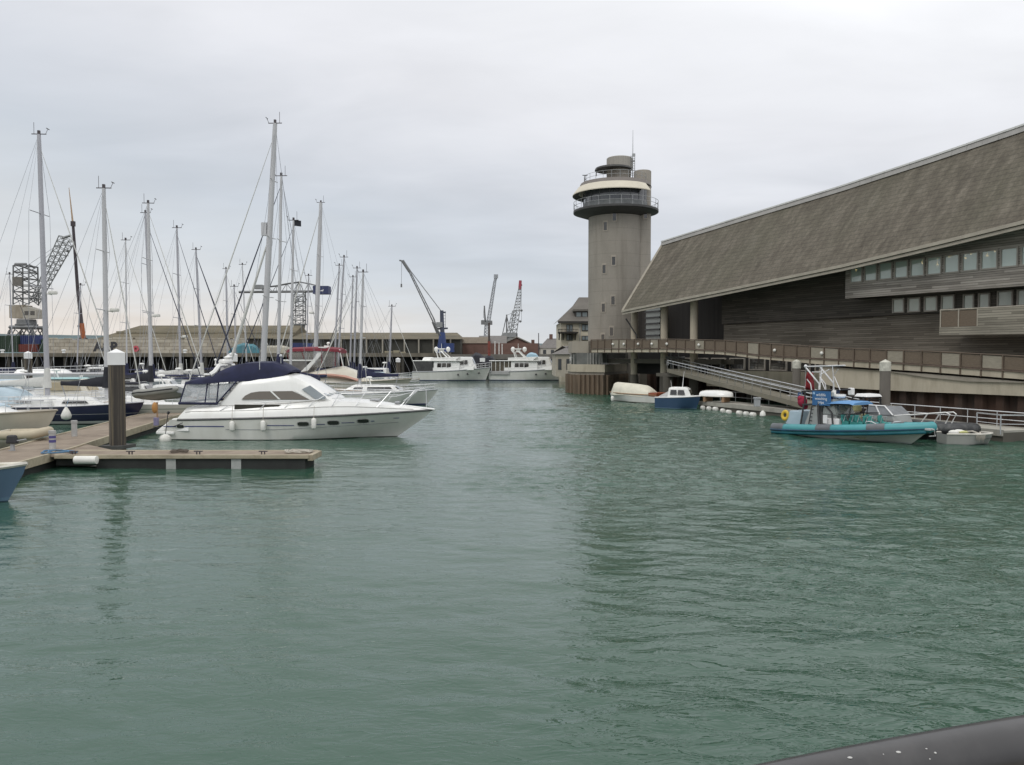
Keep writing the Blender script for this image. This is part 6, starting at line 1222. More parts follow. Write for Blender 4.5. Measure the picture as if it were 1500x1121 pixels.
# service posts
def post_thing(px, py, D, w, h, label, mt, band=None):
    p = at(px, py, D); o = thing('service_pedestal', label, 'pedestal', (p.x, D, .52), group='service pedestals on the wooden pontoon'); m = MB(); m.lathe([(.001, 0), (w, 0), (w, h * .85), (w * 1.15, h * .86), (w * 1.1, h), (.001, h)], n=12); m.build('column', mt, o, smooth=40)
    if band: m = MB(); m.lathe([(w * 1.04, h * .35), (w * 1.04, h * .50)], n=12); m.lathe([(w * 1.04, h * .58), (w * 1.04, h * .72)], n=12); m.build('socket_band', band, o)
post_thing(109, 640, 36.0, .12, .72, 'plain grey service post on the wooden pontoon below the tear-drop fender', mat('post_grey', (.42, .42, .41), .5))
post_thing(77, 655, 31.2, .12, .72, 'grey service post with dark blue sockets at the head of the front finger', mat('post_grey', (.42, .42, .41)), mat('socket_blue', (.08, .07, .22), .5))
p = at(229, 624, 41.5); o = thing('hose_station', 'post with an orange hose cover on a mauve base left of the cruiser stern', 'hose stand', (p.x, 41.5, .52)); m = MB(); m.boxm(-.11, .11, -.1, .1, 0, .42); m.build('base', mat('mauve_box', (.22, .20, .32), .5), o, bevel=.02); m = MB(); m.tube([(.06, 0, .4), (.06, 0, 1.22)], .045, 6); m.build('column', TEAK, o); m = MB(); m.ball((-.06, -.02, .93), (.15, .12, .30), 12, 8); m.build('hose_cover', mat('ochre_cover', (.40, .20, .06), .6, var=.2), o, smooth=60)
# ------------------------------------------------------------------ right-hand boats
def tour_boat():
    P0, P1 = Vector((14.9, 43.4, 0)), Vector((19.25, 36.7, 0)); c = (P0 + P1) / 2; dvec = P1 - P0; ang = math.atan2(dvec.y, dvec.x); L = dvec.length
    TUR = mat('turquoise_tube', (.07, .30, .32), .45, var=.08, scale=1, dirt=((.02, .18, .22), 1.6, (1, 1, 1), .4)); DKB = mat('dark_blue_strake', (.015, .06, .11), .5); GRP = mat('grey_patch', (.13, .14, .15), .6)
    root = thing('tour_boat', 'turquoise rigid inflatable tour boat with a blue sign box, lying before the grey pontoon', 'tour boat', (c.x, c.y, 0), ang)
    h = Hull(L * .98, 2.3, .20, .76, .35, .92, .12, 'motor', 2.3, 1.35, .5); h.mesh().build('hull', hull_mat('tour_hull', (.52, .56, .50), (.40, .45, .42), (.012, .035, .04), .0, .06), root, smooth=40); h.deck(14, -.05, 0).build('deck', GREYP, root)
    def tp(u, y): b = h.half(u); return Vector((h.x(u), y * (b + .05), h.z(u) + .12 - .02))
    us = [i / 22 for i in range(23)]
    pts = [tp(u, -1) for u in us] + [Vector((h.x(1) + .18, 0, h.z(1) + .14))] + [tp(u, 1) for u in us[::-1]]
    m = MB(); m.tube(pts, [.06, .20] + [.24] * (len(pts) - 4) + [.20, .06], 14); tb = m.build('buoyancy_tube', TUR, root, smooth=60)
    for u0, u1 in ((.0, .10), (.36, .47), (.70, .80)):
        for y in (-1, 1):
            m = MB(); m.tube([tp(lerp(u0, u1, k / 4), y) + Vector((0, 0, .012)) for k in range(5)], .244, 14, False); m.build('wear_patch', GRP, tb, smooth=60)
    m = MB()
    for y in (-1, 1): m.tube([tp(u, y) + Vector((0, y * .225, -.07)) for u in us], .05, 6); 
    m.build('rubbing_strake', DKB, tb, smooth=60); m = MB()
    for y in (-1, 1): m.tube([tp(u, y) + Vector((0, y * .10, -.20)) for u in us], .10, 8)
    m.build('spray_strake', mat('deep_turquoise', (.02, .15, .19), .5), tb, smooth=60)
    X = lambda px: lerp(-L / 2, L / 2, (px - 1140) / (1372 - 1140)); Zp = lambda py, px: EYE + (520 - py) / FPX * lerp(43.4, 36.7, (px - 1140) / 232)
    q = lambda px, py, y=0.0: Vector((X(px), y, Zp(py, px)))
    # engine locker, console, seats
    m = MB(); m.hexa([(X(1157), -.8, .5), (X(1187), -.8, .5), (X(1187), .8, .5), (X(1157), .8, .5)], [(X(1163), -.7, 1.25), (X(1187), -.75, 1.25), (X(1187), .75, 1.25), (X(1163), .7, 1.25)]); m.build('engine_box', mat('pale_blue_grp', (.36, .46, .52), .4, var=.08), root, bevel=.05)
    m = MB(); m.hexa([(X(1192), -.85, .5), (X(1219), -.85, .5), (X(1219), .85, .5), (X(1192), .85, .5)], [(X(1200), -.75, 1.35), (X(1214), -.75, 1.65), (X(1214), .75, 1.65), (X(1200), .75, 1.35)]); m.build('helm_seat', mat('grey_grp', (.33, .34, .33), .5, var=.1), root, bevel=.05)
    m = MB(); m.boxm(X(1226), X(1233), -.88, -.86, Zp(618, 1211), Zp(606, 1211)); m.build('data_plate', CAPW, root)
    m = MB(); m.hexa([(X(1222), -.7, .5), (X(1248), -.75, .5), (X(1248), .75, .5), (X(1222), .7, .5)], [(X(1222), -.65, 1.2), (X(1243), -.65, 1.2), (X(1243), .65, 1.2), (X(1222), .65, 1.2)]); m.build('console', mat('grey_grp', (.33, .34, .33)), root, bevel=.05)
    m = MB(); m.slab([(X(1247), -.72, 1.15), (X(1247), .72, 1.15), (X(1236), .62, 1.95), (X(1236), -.62, 1.95)], (.02, 0, .02)); m.slab([(X(1222), -.70, 1.2), (X(1246), -.73, 1.2), (X(1236), -.63, 1.95), (X(1224), -.63, 1.95)], (0, -.02, 0)); m.slab([(X(1222), .70, 1.2), (X(1246), .73, 1.2), (X(1236), .63, 1.95), (X(1224), .63, 1.95)], (0, .02, 0)); m.build('windscreen', clear_mat('screen_clear', (.35, .38, .36), .5), root)
    m = MB(); m.hexa([(X(1228), -.75, .5), (X(1249), -.75, .5), (X(1249), -.2, .5), (X(1228), -.2, .5)], [(X(1228), -.7, 1.0), (X(1249), -.7, 1.0), (X(1249), -.25, 1.0), (X(1228), -.25, 1.0)]); m.build('cool_box', CAPW, root, bevel=.03)
    SEATC = mat('teal_seat', (.03, .22, .20), .55, var=.2)
    for i, px in enumerate((1232, 1243, 1257, 1270, 1279, 1292, 1299)):
        for y in ((-.42,) if i % 2 else (-.42, .42)):
            m = MB(); x = X(px); m.hexa([(x - .22, y - .2, .55), (x + .2, y - .2, .55), (x + .2, y + .2, .55), (x - .22, y + .2, .55)], [(x - .2, y - .17, .95), (x + .18, y - .17, .88), (x + .18, y + .17, .88), (x - .2, y + .17, .95)]); m.hexa([(x - .24, y - .2, .9), (x - .12, y - .2, .9), (x - .12, y + .2, .9), (x - .24, y + .2, .9)], [(x - .30, y - .16, 1.2), (x - .2, y - .16, 1.24), (x - .2, y + .16, 1.24), (x - .30, y + .16, 1.2)]); st = m.build('seat', SEATC, root, bevel=.05)
            m = MB(); m.tube([(x - .05, y - .22, .9), (x + .02, y - .2, 1.18), (x + .02, y + .2, 1.18), (x - .05, y + .22, .9)], .02, 5); m.build('grab_handle', STEEL, st)
    # A-frame carrying the sign box, awning and mast frame
    BLKF = mat('black_frame', (.03, .03, .032), .5, var=.2); m = MB()
    for y in (-.95, .95):
        m.tube([q(1187, 628, y * .98), q(1190, 592, y * .8)], .045, 6); m.tube([q(1222, 628, y), q(1217, 600, y * .85), q(1216, 588, y * .8)], .07, 6); m.tube([q(1243, 628, y * .9), q(1238, 604, y * .8), q(1226, 594, y * .7)], .045, 6)
        m.tube([q(1188, 592, y * .8), q(1270, 592, y * .8)], .05, 6); m.tube([q(1268, 592, y * .75), q(1266, 612, y * .75)], .03, 5); m.tube([q(1248, 606, y * .75), q(1285, 606, y * .75)], .03, 5)
    for px in (1190, 1217, 1240, 1268): m.tube([q(px, 592, -.78), q(px, 592, .78)], .04, 5)
    m.tube([q(1186, 573, -.75), q(1238, 571, -.75)], .05, 5); m.tube([q(1186, 573, .75), q(1238, 571, .75)], .05, 5); m.tube([q(1191, 572, -.72), q(1191, 594, -.72)], .04, 5); m.tube([q(1191, 572, .72), q(1191, 594, .72)], .04, 5); m.tube([q(1215, 572, .72), q(1215, 594, .72)], .04, 5); m.tube([q(1215, 572, -.72), q(1215, 594, -.72)], .04, 5); m.build('frame', BLKF, root)
    m = MB(); a = .5
    SGN = mat('blue_sign', (.035, .13, .30), .45, var=.06); z0, z1 = Zp(592.5, 1203), Zp(572, 1203)
    m.boxm(X(1206), X(1236), -.82, -.74, z0, z1); sg = m.build('sign_panel', SGN, root); m = MB(); m.boxm(X(1217), X(1221), -.73, .73, z0, z1); m.build('sign_side', mat('navy_panel', (.02, .035, .08), .5), root)
    tx = text_part('lettering', 'wildlife\nwatching\ntrips', .20, .004, mat('white_lettering', (.8, .8, .8), .5), sg, Matrix.Translation(((X(1206) + X(1236)) / 2, -.826, (z0 + z1) / 2 - .02)) @ Matrix.Rotation(R(90), 4, 'X'))
    m = MB(); m.ball((X(1209), -.83, z1 - .12), (.06, .01, .07), 8, 6); m.build('emblem', mat('pale_emblem', (.35, .55, .75), .5), sg)
    m = MB(); m.boxm(X(1216), X(1237), -.7, -.5, Zp(580, 1226), Zp(574, 1226)); m.build('locker_panel', mat('pale_locker', (.42, .43, .40), .5, var=.1), root, bevel=.02)
    m = MB(); m.tube([q(1221, 590, -.2), q(1221, 581, -.2)], [.26, .24], 12); m.build('drum', mat('navy_drum', (.02, .03, .14), .5), root, smooth=50); m = MB(); m.tube([q(1219, 588, -.5), q(1224, 588, -.5)], .2, 10); m.build('lifejacket_pack', CAPW, root, smooth=50)
    m = MB(); c_ = q(1234, 580, 0); m.lathe([(.001, -.1), (.30, -.1), (.36, -.02), (.34, .08), (.001, .1)], c_, 18); m.lathe([(.001, 0), (.12, 0), (.12, .28), (.001, .3)], c_ + Vector((-.3, 0, 0)), 10); m.tube([c_ + Vector((0, 0, -.1)), q(1234, 592, 0)], .05, 6); m.build('radar_dome', WHITE, root, smooth=40)
    m = MB(); secs = []
    for px, py in ((1224, 590), (1232, 588.3), (1250, 587.8), (1268, 588.3), (1274, 590.3)): z = Zp(py, px); secs.append([(X(px), -.85, z - .10), (X(px), -.7, z), (X(px), 0, z + .04), (X(px), .7, z), (X(px), .85, z - .10)])
    m.loft(secs, True, True); m.build('awning', mat('blue_awning', (.12, .28, .52), .6, var=.1), root, smooth=40)
    WF = mat('white_frame', (.66, .66, .66), .4); m = MB()
    for y in (-.6, .6):
        m.tube([q(1189, 572, y), q(1189, 537, y), q(1238, 535.5, y * .5)], .035, 5); m.tube([q(1189, 538, y), q(1213, 562, y), q(1213, 572, y)], .045, 5); m.tube([q(1214, 572, y), q(1214, 545, y * .8), q(1214, 536.5, y * .7)], .025, 5); m.tube([q(1189, 553, y), q(1198, 562, y), q(1200, 572, y)], .03, 5); m.tube([q(1214, 549, y), q(1225, 541, y * .6)], .02, 4); m.tube([q(1214, 552, y), q(1224, 572, y)], .025, 4)
    m.tube([q(1189, 537, -.6), q(1189, 537, .6)], .035, 5); m.tube([q(1214, 545, -.5), q(1198, 545, -.5)], .02, 4); m.ball(q(1189, 536.5, -.6), .09, 8, 6); m.build('mast_frame', WF, root, smooth=50)
    m = MB()
    for y in (-.16, .16): m.tube([q(1204.5, 626, -.9 + y), q(1207.5, 594, -.75 + y)], .03, 5)
    for k in range(7): z = k / 6; a_ = q(lerp(1204.5, 1207.5, z), lerp(626, 594, z), lerp(-.9, -.75, z)); m.tube([a_ + Vector((0, -.16, 0)), a_ + Vector((0, .16, 0))], .022, 4)
    m.build('ladder', BLKF, root)
    m = MB(); m.tube([q(1289, 628, -.7), q(1293, 617, -.7), q(1300, 617, -.7), q(1306, 622, -.5)], .03, 5); m.build('grab_rail', STEEL, root); m = MB(); m.tube([q(1323, 630, -.5), q(1330, 618, -.5), q(1336, 617, -.3), q(1332, 630, -.2)], .03, 5); m.build('bow_rail', STEEL, root); m = MB(); m.boxm(X(1312), X(1324), -.8, .3, .72, .80); m.build('yellow_pad', YELLOW, root, bevel=.02)
    m = MB(); m.boxm(X(1352), X(1378), -.32, .32, .74, .84); m.tube([(X(1372), -.25, .80), (X(1381), -.2, .80), (X(1382), -.15, .50), (X(1373), -.1, .46)], .035, 5); m.build('bow_step', mat('grey_step', (.42, .42, .41), .5), root, bevel=.02)
    lt_ = text_part('hull_lettering', 'COAST & WILDLIFE', .13, .003, mat('olive_lettering', (.28, .28, .12), .5), root, Matrix.Translation((X(1281), -h.half(.62) * .80 - .05, .17)) @ Matrix.Rotation(R(90), 4, 'X'))
    # things carried on board
    def world(v): return Matrix.Translation(root.location) @ Matrix.Rotation(ang, 4, 'Z') @ Vector(v)
    m = MB(); m.lathe([(.16 + .075 * math.cos(a_), .075 * math.sin(a_)) for a_ in [2 * math.pi * k / 10 for k in range(11)]], n=20); lb = m.build('lifebuoy', YELLOW, smooth=60); lb.location = world((X(1156), -.75, .98)); lb.rotation_euler = (R(80), 0, ang + R(8)); lb.scale = (1, 1.25, 1); tag(lb, 'yellow horseshoe lifebuoy at the stern of the turquoise tour boat', 'lifebuoy')
    m = MB(); w = [world(q(1195, 545 + k * 4.2, -.55) + Vector((.0 + .04 * math.sin(k * 1.9), .05 * math.cos(k * 2.2), 0))) for k in range(7)]
    m.loft([[p + Vector((-.16 - .01 * i, 0, 0)), p + Vector((-.05, .10, -.02)), p + Vector((.06, -.05, -.03)), p + Vector((.17 + .02 * i, .04, -.06))] for i, p in enumerate(w)]); fl = m.build('flag', mat('red_flag', (.24, .025, .03), .8, var=.25, scale=4), smooth=60); so = fl.modifiers.new('thickness', 'SOLIDIFY'); so.thickness = .015; tag(fl, 'drooping red flag on the white mast frame of the turquoise tour boat', 'flag')
    m = MB(); b_ = world(q(1184, 588, -.6)); m.ball(b_, (.26, .2, .30), 10, 7); m.ball(b_ + Vector((.16, .05, -.25)), (.16, .12, .18), 8, 6); m.ball(b_ + Vector((-.12, 0, .16)), (.15, .15, .16), 8, 6); tag(m.build('flag_bundle', mat('crimson_cloth', (.28, .015, .045), .8, var=.3, scale=4, bump=.4, bdist=.05), smooth=60), 'bundled crimson cloth tied beside the blue sign box', 'flag')
tour_boat()
def black_rib():
    P0, P1 = Vector((19.0, 44.4, 0)), Vector((21.9, 37.9, 0)); c = (P0 + P1) / 2; d = P1 - P0; ang = math.atan2(d.y, d.x); L = d.length
    root = thing('inflatable_boat', 'black rigid inflatable with grey screen and pale bow frame, behind the turquoise tour boat', 'inflatable boat', (c.x, c.y, 0), ang)
    inflatable(root, L, 2.1, .27, .55, mat('black_hypalon', (.030, .032, .034), .5, var=.3, scale=2, dirt=((.15, .15, .14), 2.5, (1, 1, 1), .6)), GREYP, seat=False)
    m = MB(); m.prism([(-L * .45, -.8), (L * .25, -.8), (L * .46, 0), (L * .25, .8), (-L * .45, .8)], -.25, .5); m.build('hull', RUBBER, root)
    X = lambda px: lerp(-L / 2, L / 2, (px - 1262) / (1410 - 1262)); Zp = lambda py, px: EYE + (520 - py) / FPX * lerp(44.4, 37.9, (px - 1262) / 148)
    m = MB(); m.hexa([(X(1288), -.7, .5), (X(1332), -.7, .5), (X(1332), .7, .5), (X(1288), .7, .5)], [(X(1292), -.65, 1.05), (X(1328), -.65, 1.05), (X(1328), .65, 1.05), (X(1292), .65, 1.05)]); m.build('console', mat('grey_grp', (.33, .34, .33)), root, bevel=.05)
    m = MB(); m.hexa([(X(1290), -.68, 1.06), (X(1328), -.68, 1.06), (X(1328), .68, 1.06), (X(1290), .68, 1.06)], [(X(1296), -.6, 1.5), (X(1317), -.6, 1.5), (X(1317), .6, 1.5), (X(1296), .6, 1.5)]); m.build('windscreen', mat('grey_screen', (.24, .25, .26), .2, var=.2, scale=2, coat=.3), root); m = MB(); m.tube([(X(1296), -.62, 1.52), (X(1317), -.62, 1.52), (X(1329), -.7, 1.08)], .04, 5); m.tube([(X(1306), -.65, 1.5), (X(1312), -.7, 1.05)], .04, 5); m.build('screen_frame', CAPW, root)
    m = MB()
    for y in (-.7, .7): m.tube([(X(1272), y, .6), (X(1273), y * .9, Zp(581, 1273))], .04, 5); m.tube([(X(1290), y, .6), (X(1288), y * .9, Zp(581, 1288))], .04, 5); m.tube([(X(1271), y * .9, Zp(586, 1271)), (X(1290), y * .9, Zp(586, 1290))], .03, 5)
    for px in (1273, 1288): m.tube([(X(px), -.63, Zp(582, px)), (X(px), .63, Zp(582, px))], .04, 5)
    m.build('arch', RUBBER, root); m = MB(); m.hexa([(X(1274), -.6, Zp(581, 1280)), (X(1292), -.6, Zp(581, 1280)), (X(1292), .6, Zp(581, 1280)), (X(1274), .6, Zp(581, 1280))], [(X(1276), -.5, Zp(576.5, 1280)), (X(1290), -.5, Zp(577, 1280)), (X(1290), .5, Zp(577, 1280)), (X(1276), .5, Zp(576.5, 1280))]); m.build('arch_top', CAPW, root, bevel=.03)
    m = MB(); m.boxm(X(1267), X(1273), -.7, -.45, Zp(579, 1270), Zp(568, 1270)); m.build('radar_reflector', CAPW, root, bevel=.06)
    m = MB()
    for px, py, w_ in ((1255, 600, .5), (1270, 598, .6), (1263, 610, .7), (1280, 611, .5), (1246, 608, .4)): x = X(px); z = Zp(py, px); m.box((x, -.2, z), (w_ * .6, .5, .34))
    m.build('stowed_gear', mat('yellowish_gear', (.34, .33, .17), .7, var=.4, scale=4), root, bevel=.05)
    m = MB()
    for y in (-.55, .55): m.tube([(X(1325), y, .9), (X(1326), y, Zp(609, 1326)), (X(1365), y * .8, Zp(606, 1365)), (X(1385), y * .5, Zp(604.5, 1388)), (X(1389), y * .4, Zp(607, 1388)), (X(1384), y * .4, .85)], .035, 5); m.tube([(X(1360), y * .85, .8), (X(1367), y * .8, Zp(606, 1366))], .03, 5)
    m.build('bow_frame', WHITE, root)
black_rib()
# grey tender at the right
p = onz(1425, 652, 0); td = thing('tender', 'small grey tender with fenders and ropes, tied by the end rail of the pontoon', 'dinghy', (p.x, p.y + .5, 0), R(-4)); h = Hull(2.3, 1.25, .48, .50, .15, .86, .10, 'motor', 3.2, 1.5, .5)
h.mesh(16).build('hull', hull_mat('tender_hull', (.33, .33, .31), (.26, .26, .25), (.05, .05, .05), .0, .05, rough=.5), td, smooth=40); h.rub(.05, .02).build('rub_rail', mat('pale_rub', (.55, .53, .47)), td, smooth=60); h.deck(10, -.2, 0).build('floor', RUBBER, td)
m = MB(); m.ball((-.7, -.2, .55), (.25, .14, .12), 10, 6); m.ball((-.3, .1, .56), (.3, .16, .12), 10, 6); m.build('stowed_fender', FENDER, td, smooth=60); m = MB(); m.ball((-.15, -.1, .55), (.26, .12, .08), 8, 5); m.build('lifejacket', mat('pale_yellow_cloth', (.5, .5, .22), .8), td, smooth=60)
m = MB()
for k in range(7): a = .1 + k * .06; m.tube([(a, -.66, .5), (a + .02, -.66, .25 - .05 * (k % 3)), (a + .05, -.66, .5)], .014, 4)
m.tube([(-.2, .1, .55), (.1, -.3, .62), (.3, -.6, .52), (.5, -.2, .55)], .05, 6); m.build('rope', ROPE, td)
# varnished launch under a cream cover
p0, p1 = onz(891, 588, 0), onz(966, 592, 0); c = (p0 + p1) / 2 + Vector((.35, 1.0, 0)); dv = p1 - p0; ang = math.atan2(dv.y, dv.x); L = dv.length * 1.03
la = thing('launch', 'white launch under a cream tarpaulin with a red-brown transom, moored below the walkway', 'launch', (c.x, c.y, 0), ang + math.pi); h = Hull(L, 1.9, .72, .80, .3, .86, .06, 'motor', 2.2, 1.6, .45); h.mesh().build('hull', hull_mat('launch_hull', (.68, .68, .64), (.55, .55, .5), (.06, .05, .04), .05, .08), la, smooth=40); h.rub(.05, .0).build('rub_rail', TEAK, la)
h.deck(12, -.04, .05).build('deck', TEAK, la); m = MB(); secs = []
for u, hh, w in ((.16, .32, .9), (.18, .55, .93), (.27, 1.0, .95), (.45, 1.12, .96), (.65, 1.18, .96), (.84, 1.22, 1.0), (.90, 1.1, 1.05), (.935, .35, 1.1)):
    hh *= .78; b = h.half(u) * w + .05; z = h.z(u); x = h.x(u); dz = .18 + rnd.uniform(-.05, .05); secs.append([(x, -b, z - dz), (x, -b * .93, z + hh * .35), (x, -b * .45, z + hh * .86), (x, 0, z + hh), (x, b * .45, z + hh * .86), (x, b * .93, z + hh * .35), (x, b, z - dz)])
m.loft(secs, True, True); m.build('tarpaulin', CREAMC, la, smooth=50); m = MB(); m.boxm(-L / 2 - .02, -L / 2 + L * .15, -h.half(.05) - .03, h.half(.05) + .03, .60, .92); m.build('transom_coaming', mat('varnish_red', (.27, .075, .035), .4, var=.2), la, bevel=.04)
p = onz(897, 587.5, .1); m = MB(); m.tube([p + Vector((0, 0, -.05)), p + Vector((0, 0, .05)), p + Vector((0, 0, .35)), p + Vector((0, 0, .45))], [.05, .14, .14, .04], 10); tag(m.build('fender', FENDER, smooth=60), 'white fender hanging at the bow of the cream covered launch', 'fender')
# blue hulled cabin boat
p0, p1 = onz(970, 599, 0), onz(1026, 600.5, 0); c = (p0 + p1) / 2; cb = thing('cabin_boat', 'small blue hulled cabin boat with white wheelhouse at the end of the grey pontoon', 'cabin boat', (c.x, c.y + .9, 0), R(-28)); L = 3.4
h = Hull(L, 1.75, .85, 1.0, .25, .9, .10, 'motor', 2.3, 1.5, .5); h.mesh().build('hull', hull_mat('cobalt_hull', (.035, .075, .145), (.16, .26, .34), (.03, .06, .08), .02, .07), cb, smooth=40); h.rub(.05, .02).build('rub_rail', CAPW, cb, smooth=60); h.deck(12, 0, .05).build('deck', WHITE, cb, smooth=40)
house(-.7, 1.15, 1.45, 1.0, .88, 1.62, .35, .08, .82, .08).build('wheelhouse', WHITE, cb, smooth=35); m = MB(); side_windows('window', DGLASS, cb, -.5, .02, .685, .645, 1.10, 1.48, .04, -.03, .02, .07); side_windows('window', DGLASS, cb, .09, .66, .64, .565, 1.10, 1.48, .02, -.12, .02, .07); m = MB(); m.slab([(1.04, -.38, 1.08), (1.04, .38, 1.08), (.86, .33, 1.48), (.86, -.33, 1.48)], (.03, 0, .02)); m.build('windscreen', DGLASS, cb)
m = MB(); m.loft([[(-1.5, -.62, .9), (-1.5, 0, 1.0), (-1.5, .62, .9)], [(-.95, -.66, .9), (-.95, 0, 1.28), (-.95, .66, .9)], [(-.48, -.64, .9), (-.48, 0, 1.55), (-.48, .64, .9)]], True, True); m.build('cockpit_cover', GREYC, cb, smooth=40); m = MB(); m.tube([(.2, .3, 1.65), (.32, .32, 2.9)], [.03, .012], 4); m.tube([(-.5, -.3, 1.6), (-.55, -.3, 2.2)], .012, 4); m.build('whip_aerial', CAPW, cb)
# upturned white dinghy on the pontoon
p = onz(1047, 589, .6); ud = thing('upturned_dinghy', 'white dinghy lying upside down on trestles at the far end of the grey pontoon', 'dinghy', (p.x + .3, p.y + .4, .60), R(-42)); m = MB(); secs = []
for u, w, hh in ((0, .50, .36), (.15, .62, .42), (.5, .68, .45), (.8, .5, .42), (.95, .22, .34), (1, .03, .24)): x = lerp(-1.3, 1.3, u); z0 = .42; secs.append([(x, -w, z0), (x, -w * .92, z0 + hh * .55), (x, -w * .5, z0 + hh * .95), (x, 0, z0 + hh), (x, w * .5, z0 + hh * .95), (x, w * .92, z0 + hh * .55), (x, w, z0)])
m.loft(secs, True, True); m.build('hull', WHITE, ud, smooth=50); m = MB(); m.tube([s[0] for s in secs], .035, 5); m.tube([s[-1] for s in secs], .035, 5); m.tube([s[3] for s in secs], .03, 5); m.build('rub_rail', mat('pale_rub', (.55, .53, .47)), ud); m = MB(); m.boxm(-.9, -.7, -.6, .6, 0, .44); m.boxm(.6, .8, -.5, .5, 0, .44); m.build('trestle', TEAK, ud)

# ------------------------------------------------------------------ far shore: wharf, walls, sheds, cranes
WHF = mat('wharf_dark', (.022, .020, .018), .9, var=.4, scale=.4); WBEAM = mat('wharf_beam', (.16, .14, .11), .9, var=.3, scale=.5, dirt=((.05, .045, .035), .6, (1, 1, .3), .7))
wharf = thing('wharf', 'dark piled wharf with a pale concrete edge along the far side of the harbour', 'wharf', (-60, 189, 0)); xa, xb = at(-260, 520, 190).x, at(660, 520, 190).x
m = MB(); m.boxm(xa, xb, 185.5, 190.4, 3.75, 4.62); m.build('deck_edge', WBEAM, wharf, world=True); m = MB(); m.boxm(xa, xb, 189.8, 190.4, -2, 3.74); m.build('back_wall', WHF, wharf, world=True)
n = 46
for k in range(n): x = lerp(xa + 1, xb - 1, k / (n - 1)); m = MB(); m.boxm(x - .3, x + .3, 185.8, 186.5, -2, 3.74); m.build('pile', mat('wharf_pile', (.055, .05, .042), .9, var=.3), wharf, world=True)
sheet_pile([(xb, 190), (xb + 18, 192), (xb + 40, 188), (xb + 75, 182)], -2, 3.2, WHF, 'far_quay_wall', 'dark far quay wall behind the two trawler yachts')
# blocky pale stone wall with the ship-repair lettering
STONE = brick_mat('pale_blockwork', (.56, .52, .43), (.44, .40, .33), (.22, .19, .15), 2.3, .85, mort=.05)
def far_box(name, px0, px1, py0, py1, D, dep, material, label, cat, **k):
    a, b = at(px0, py1, D), at(px1, py0, D); root = thing(name, label, cat, ((a.x + b.x) / 2, D, a.z)); m = MB(); m.boxm(a.x, b.x, D, D + dep, a.z, b.z); m.build('wall', material, root, world=True); return root, a, b
sw, a, b = far_box('stone_wall', 70, 357, 497, 518, 193, 1.5, STONE, 'long wall of pale stone blocks with dark lettering on the far wharf', 'wall')
m = MB(); x = a.x
while x < b.x - 2: w = rnd.uniform(1.4, 4.5); m.boxm(x, min(x + w, b.x), 193.1, 194.4, b.z + .003, b.z + rnd.choice((.12, .35, .5, .25))); x += w + rnd.choice((0, 0, 1.2))
m.build('coping', STONE, sw, world=True)
p = at(154.5, 508.5, 193); text_part('lettering', 'A&P', 3.0, .05, mat('dark_lettering', (.045, .045, .05), .8), sw, Matrix.Translation(Vector((p.x, 192.93, p.z)) - chain_loc(sw)) @ Matrix.Rotation(R(90), 4, 'X') @ Matrix.Scale(1.0, 4), spacing=1.05, bold=.13)
p = at(199, 511, 192.7); m = MB(); m.lathe([(.25, -.1), (.75, -.1), (.75, .1), (.25, .1)], n=20); o = m.build('lifebuoy', mat('red_ring', (.45, .08, .10), .6)); o.location = (p.x, 192.7, p.z); o.rotation_euler = (R(90), 0, 0); tag(o, 'round red lifebuoy on the pale stone wall', 'lifebuoy')
# sheds
SHEDR = mat('mossy_shed_roof', (.135, .115, .075), .9, var=.3, scale=.25, stretch=(.4, 1, 1), dirt=((.055, .06, .04), .3, (1, 1, 1), .6)); SHEDW = mat('shed_wall_dark', (.050, .050, .042), .9, var=.3, scale=.2)
def shed(label, px0, px1, ridge_y, eave_y, base_y, D, dep, hip0=0, hip1=0, wall=SHEDW, roof=SHEDR, cols=None, band=None):
    a, e, r = at(px0, base_y, D), at(px1, eave_y, D), at(px0, ridge_y, D + dep / 2); x0, x1 = a.x, e.x; root = thing('dock_shed', label, 'shed', ((x0 + x1) / 2, D, a.z), group=None); m = MB(); m.boxm(x0 + .3, x1 - .3, D + .8, D + dep - .5, a.z - 1, e.z); m.build('wall', wall, root, world=True)
    m = MB(); m.loft([[(x0, D, e.z), (x0 + hip0, D + dep / 2, r.z), (x0, D + dep, e.z)], [(x1, D, e.z), (x1 - hip1, D + dep / 2, r.z), (x1, D + dep, e.z)]]); m.add([(x0, D, e.z), (x0 + hip0, D + dep / 2, r.z), (x0, D + dep, e.z), (x1, D, e.z), (x1 - hip1, D + dep / 2, r.z), (x1, D + dep, e.z)], [(0, 1, 2), (3, 4, 5), (0, 2, 5, 3)]); m.build('roof', roof, root, world=True)
    if band: m = MB(); z = lerp(e.z, r.z, .42); m.boxm(x0 + hip0 * .5, x1 - hip1 * .5, D + dep * .2 - .2, D + dep * .2 + .2, z, z + .45); m.build('roof_light', band, root, world=True)
    for c in cols or []:
        q = at(c, base_y, D - .1); m = MB(); m.boxm(q.x - .17, q.x + .17, D - .2, D + .2, a.z - 1, e.z - .05); m.build('column', mat('shed_column', (.30, .28, .23), .8), root, world=True)
    return root
shed('long low dock shed with a mossy hipped roof behind the stone wall', 141, 425, 477, 496, 520, 208, 24, hip0=6, band=mat('roof_band', (.26, .235, .175), .9, var=.2))
shed('dark open fronted dock shed with pale columns left of the blue crane', 400, 676, 487.5, 497, 534, 206, 26, cols=(461, 500, 537, 560.5, 592.5, 613.5, 635, 660), hip1=2)
BRICK = mat('red_brick', (.145, .085, .068), .9, var=.2, scale=.5, dirt=((.08, .045, .035), .4, (1, 1, .5), .6))  # red dulled so the colour itself suggests distance haze
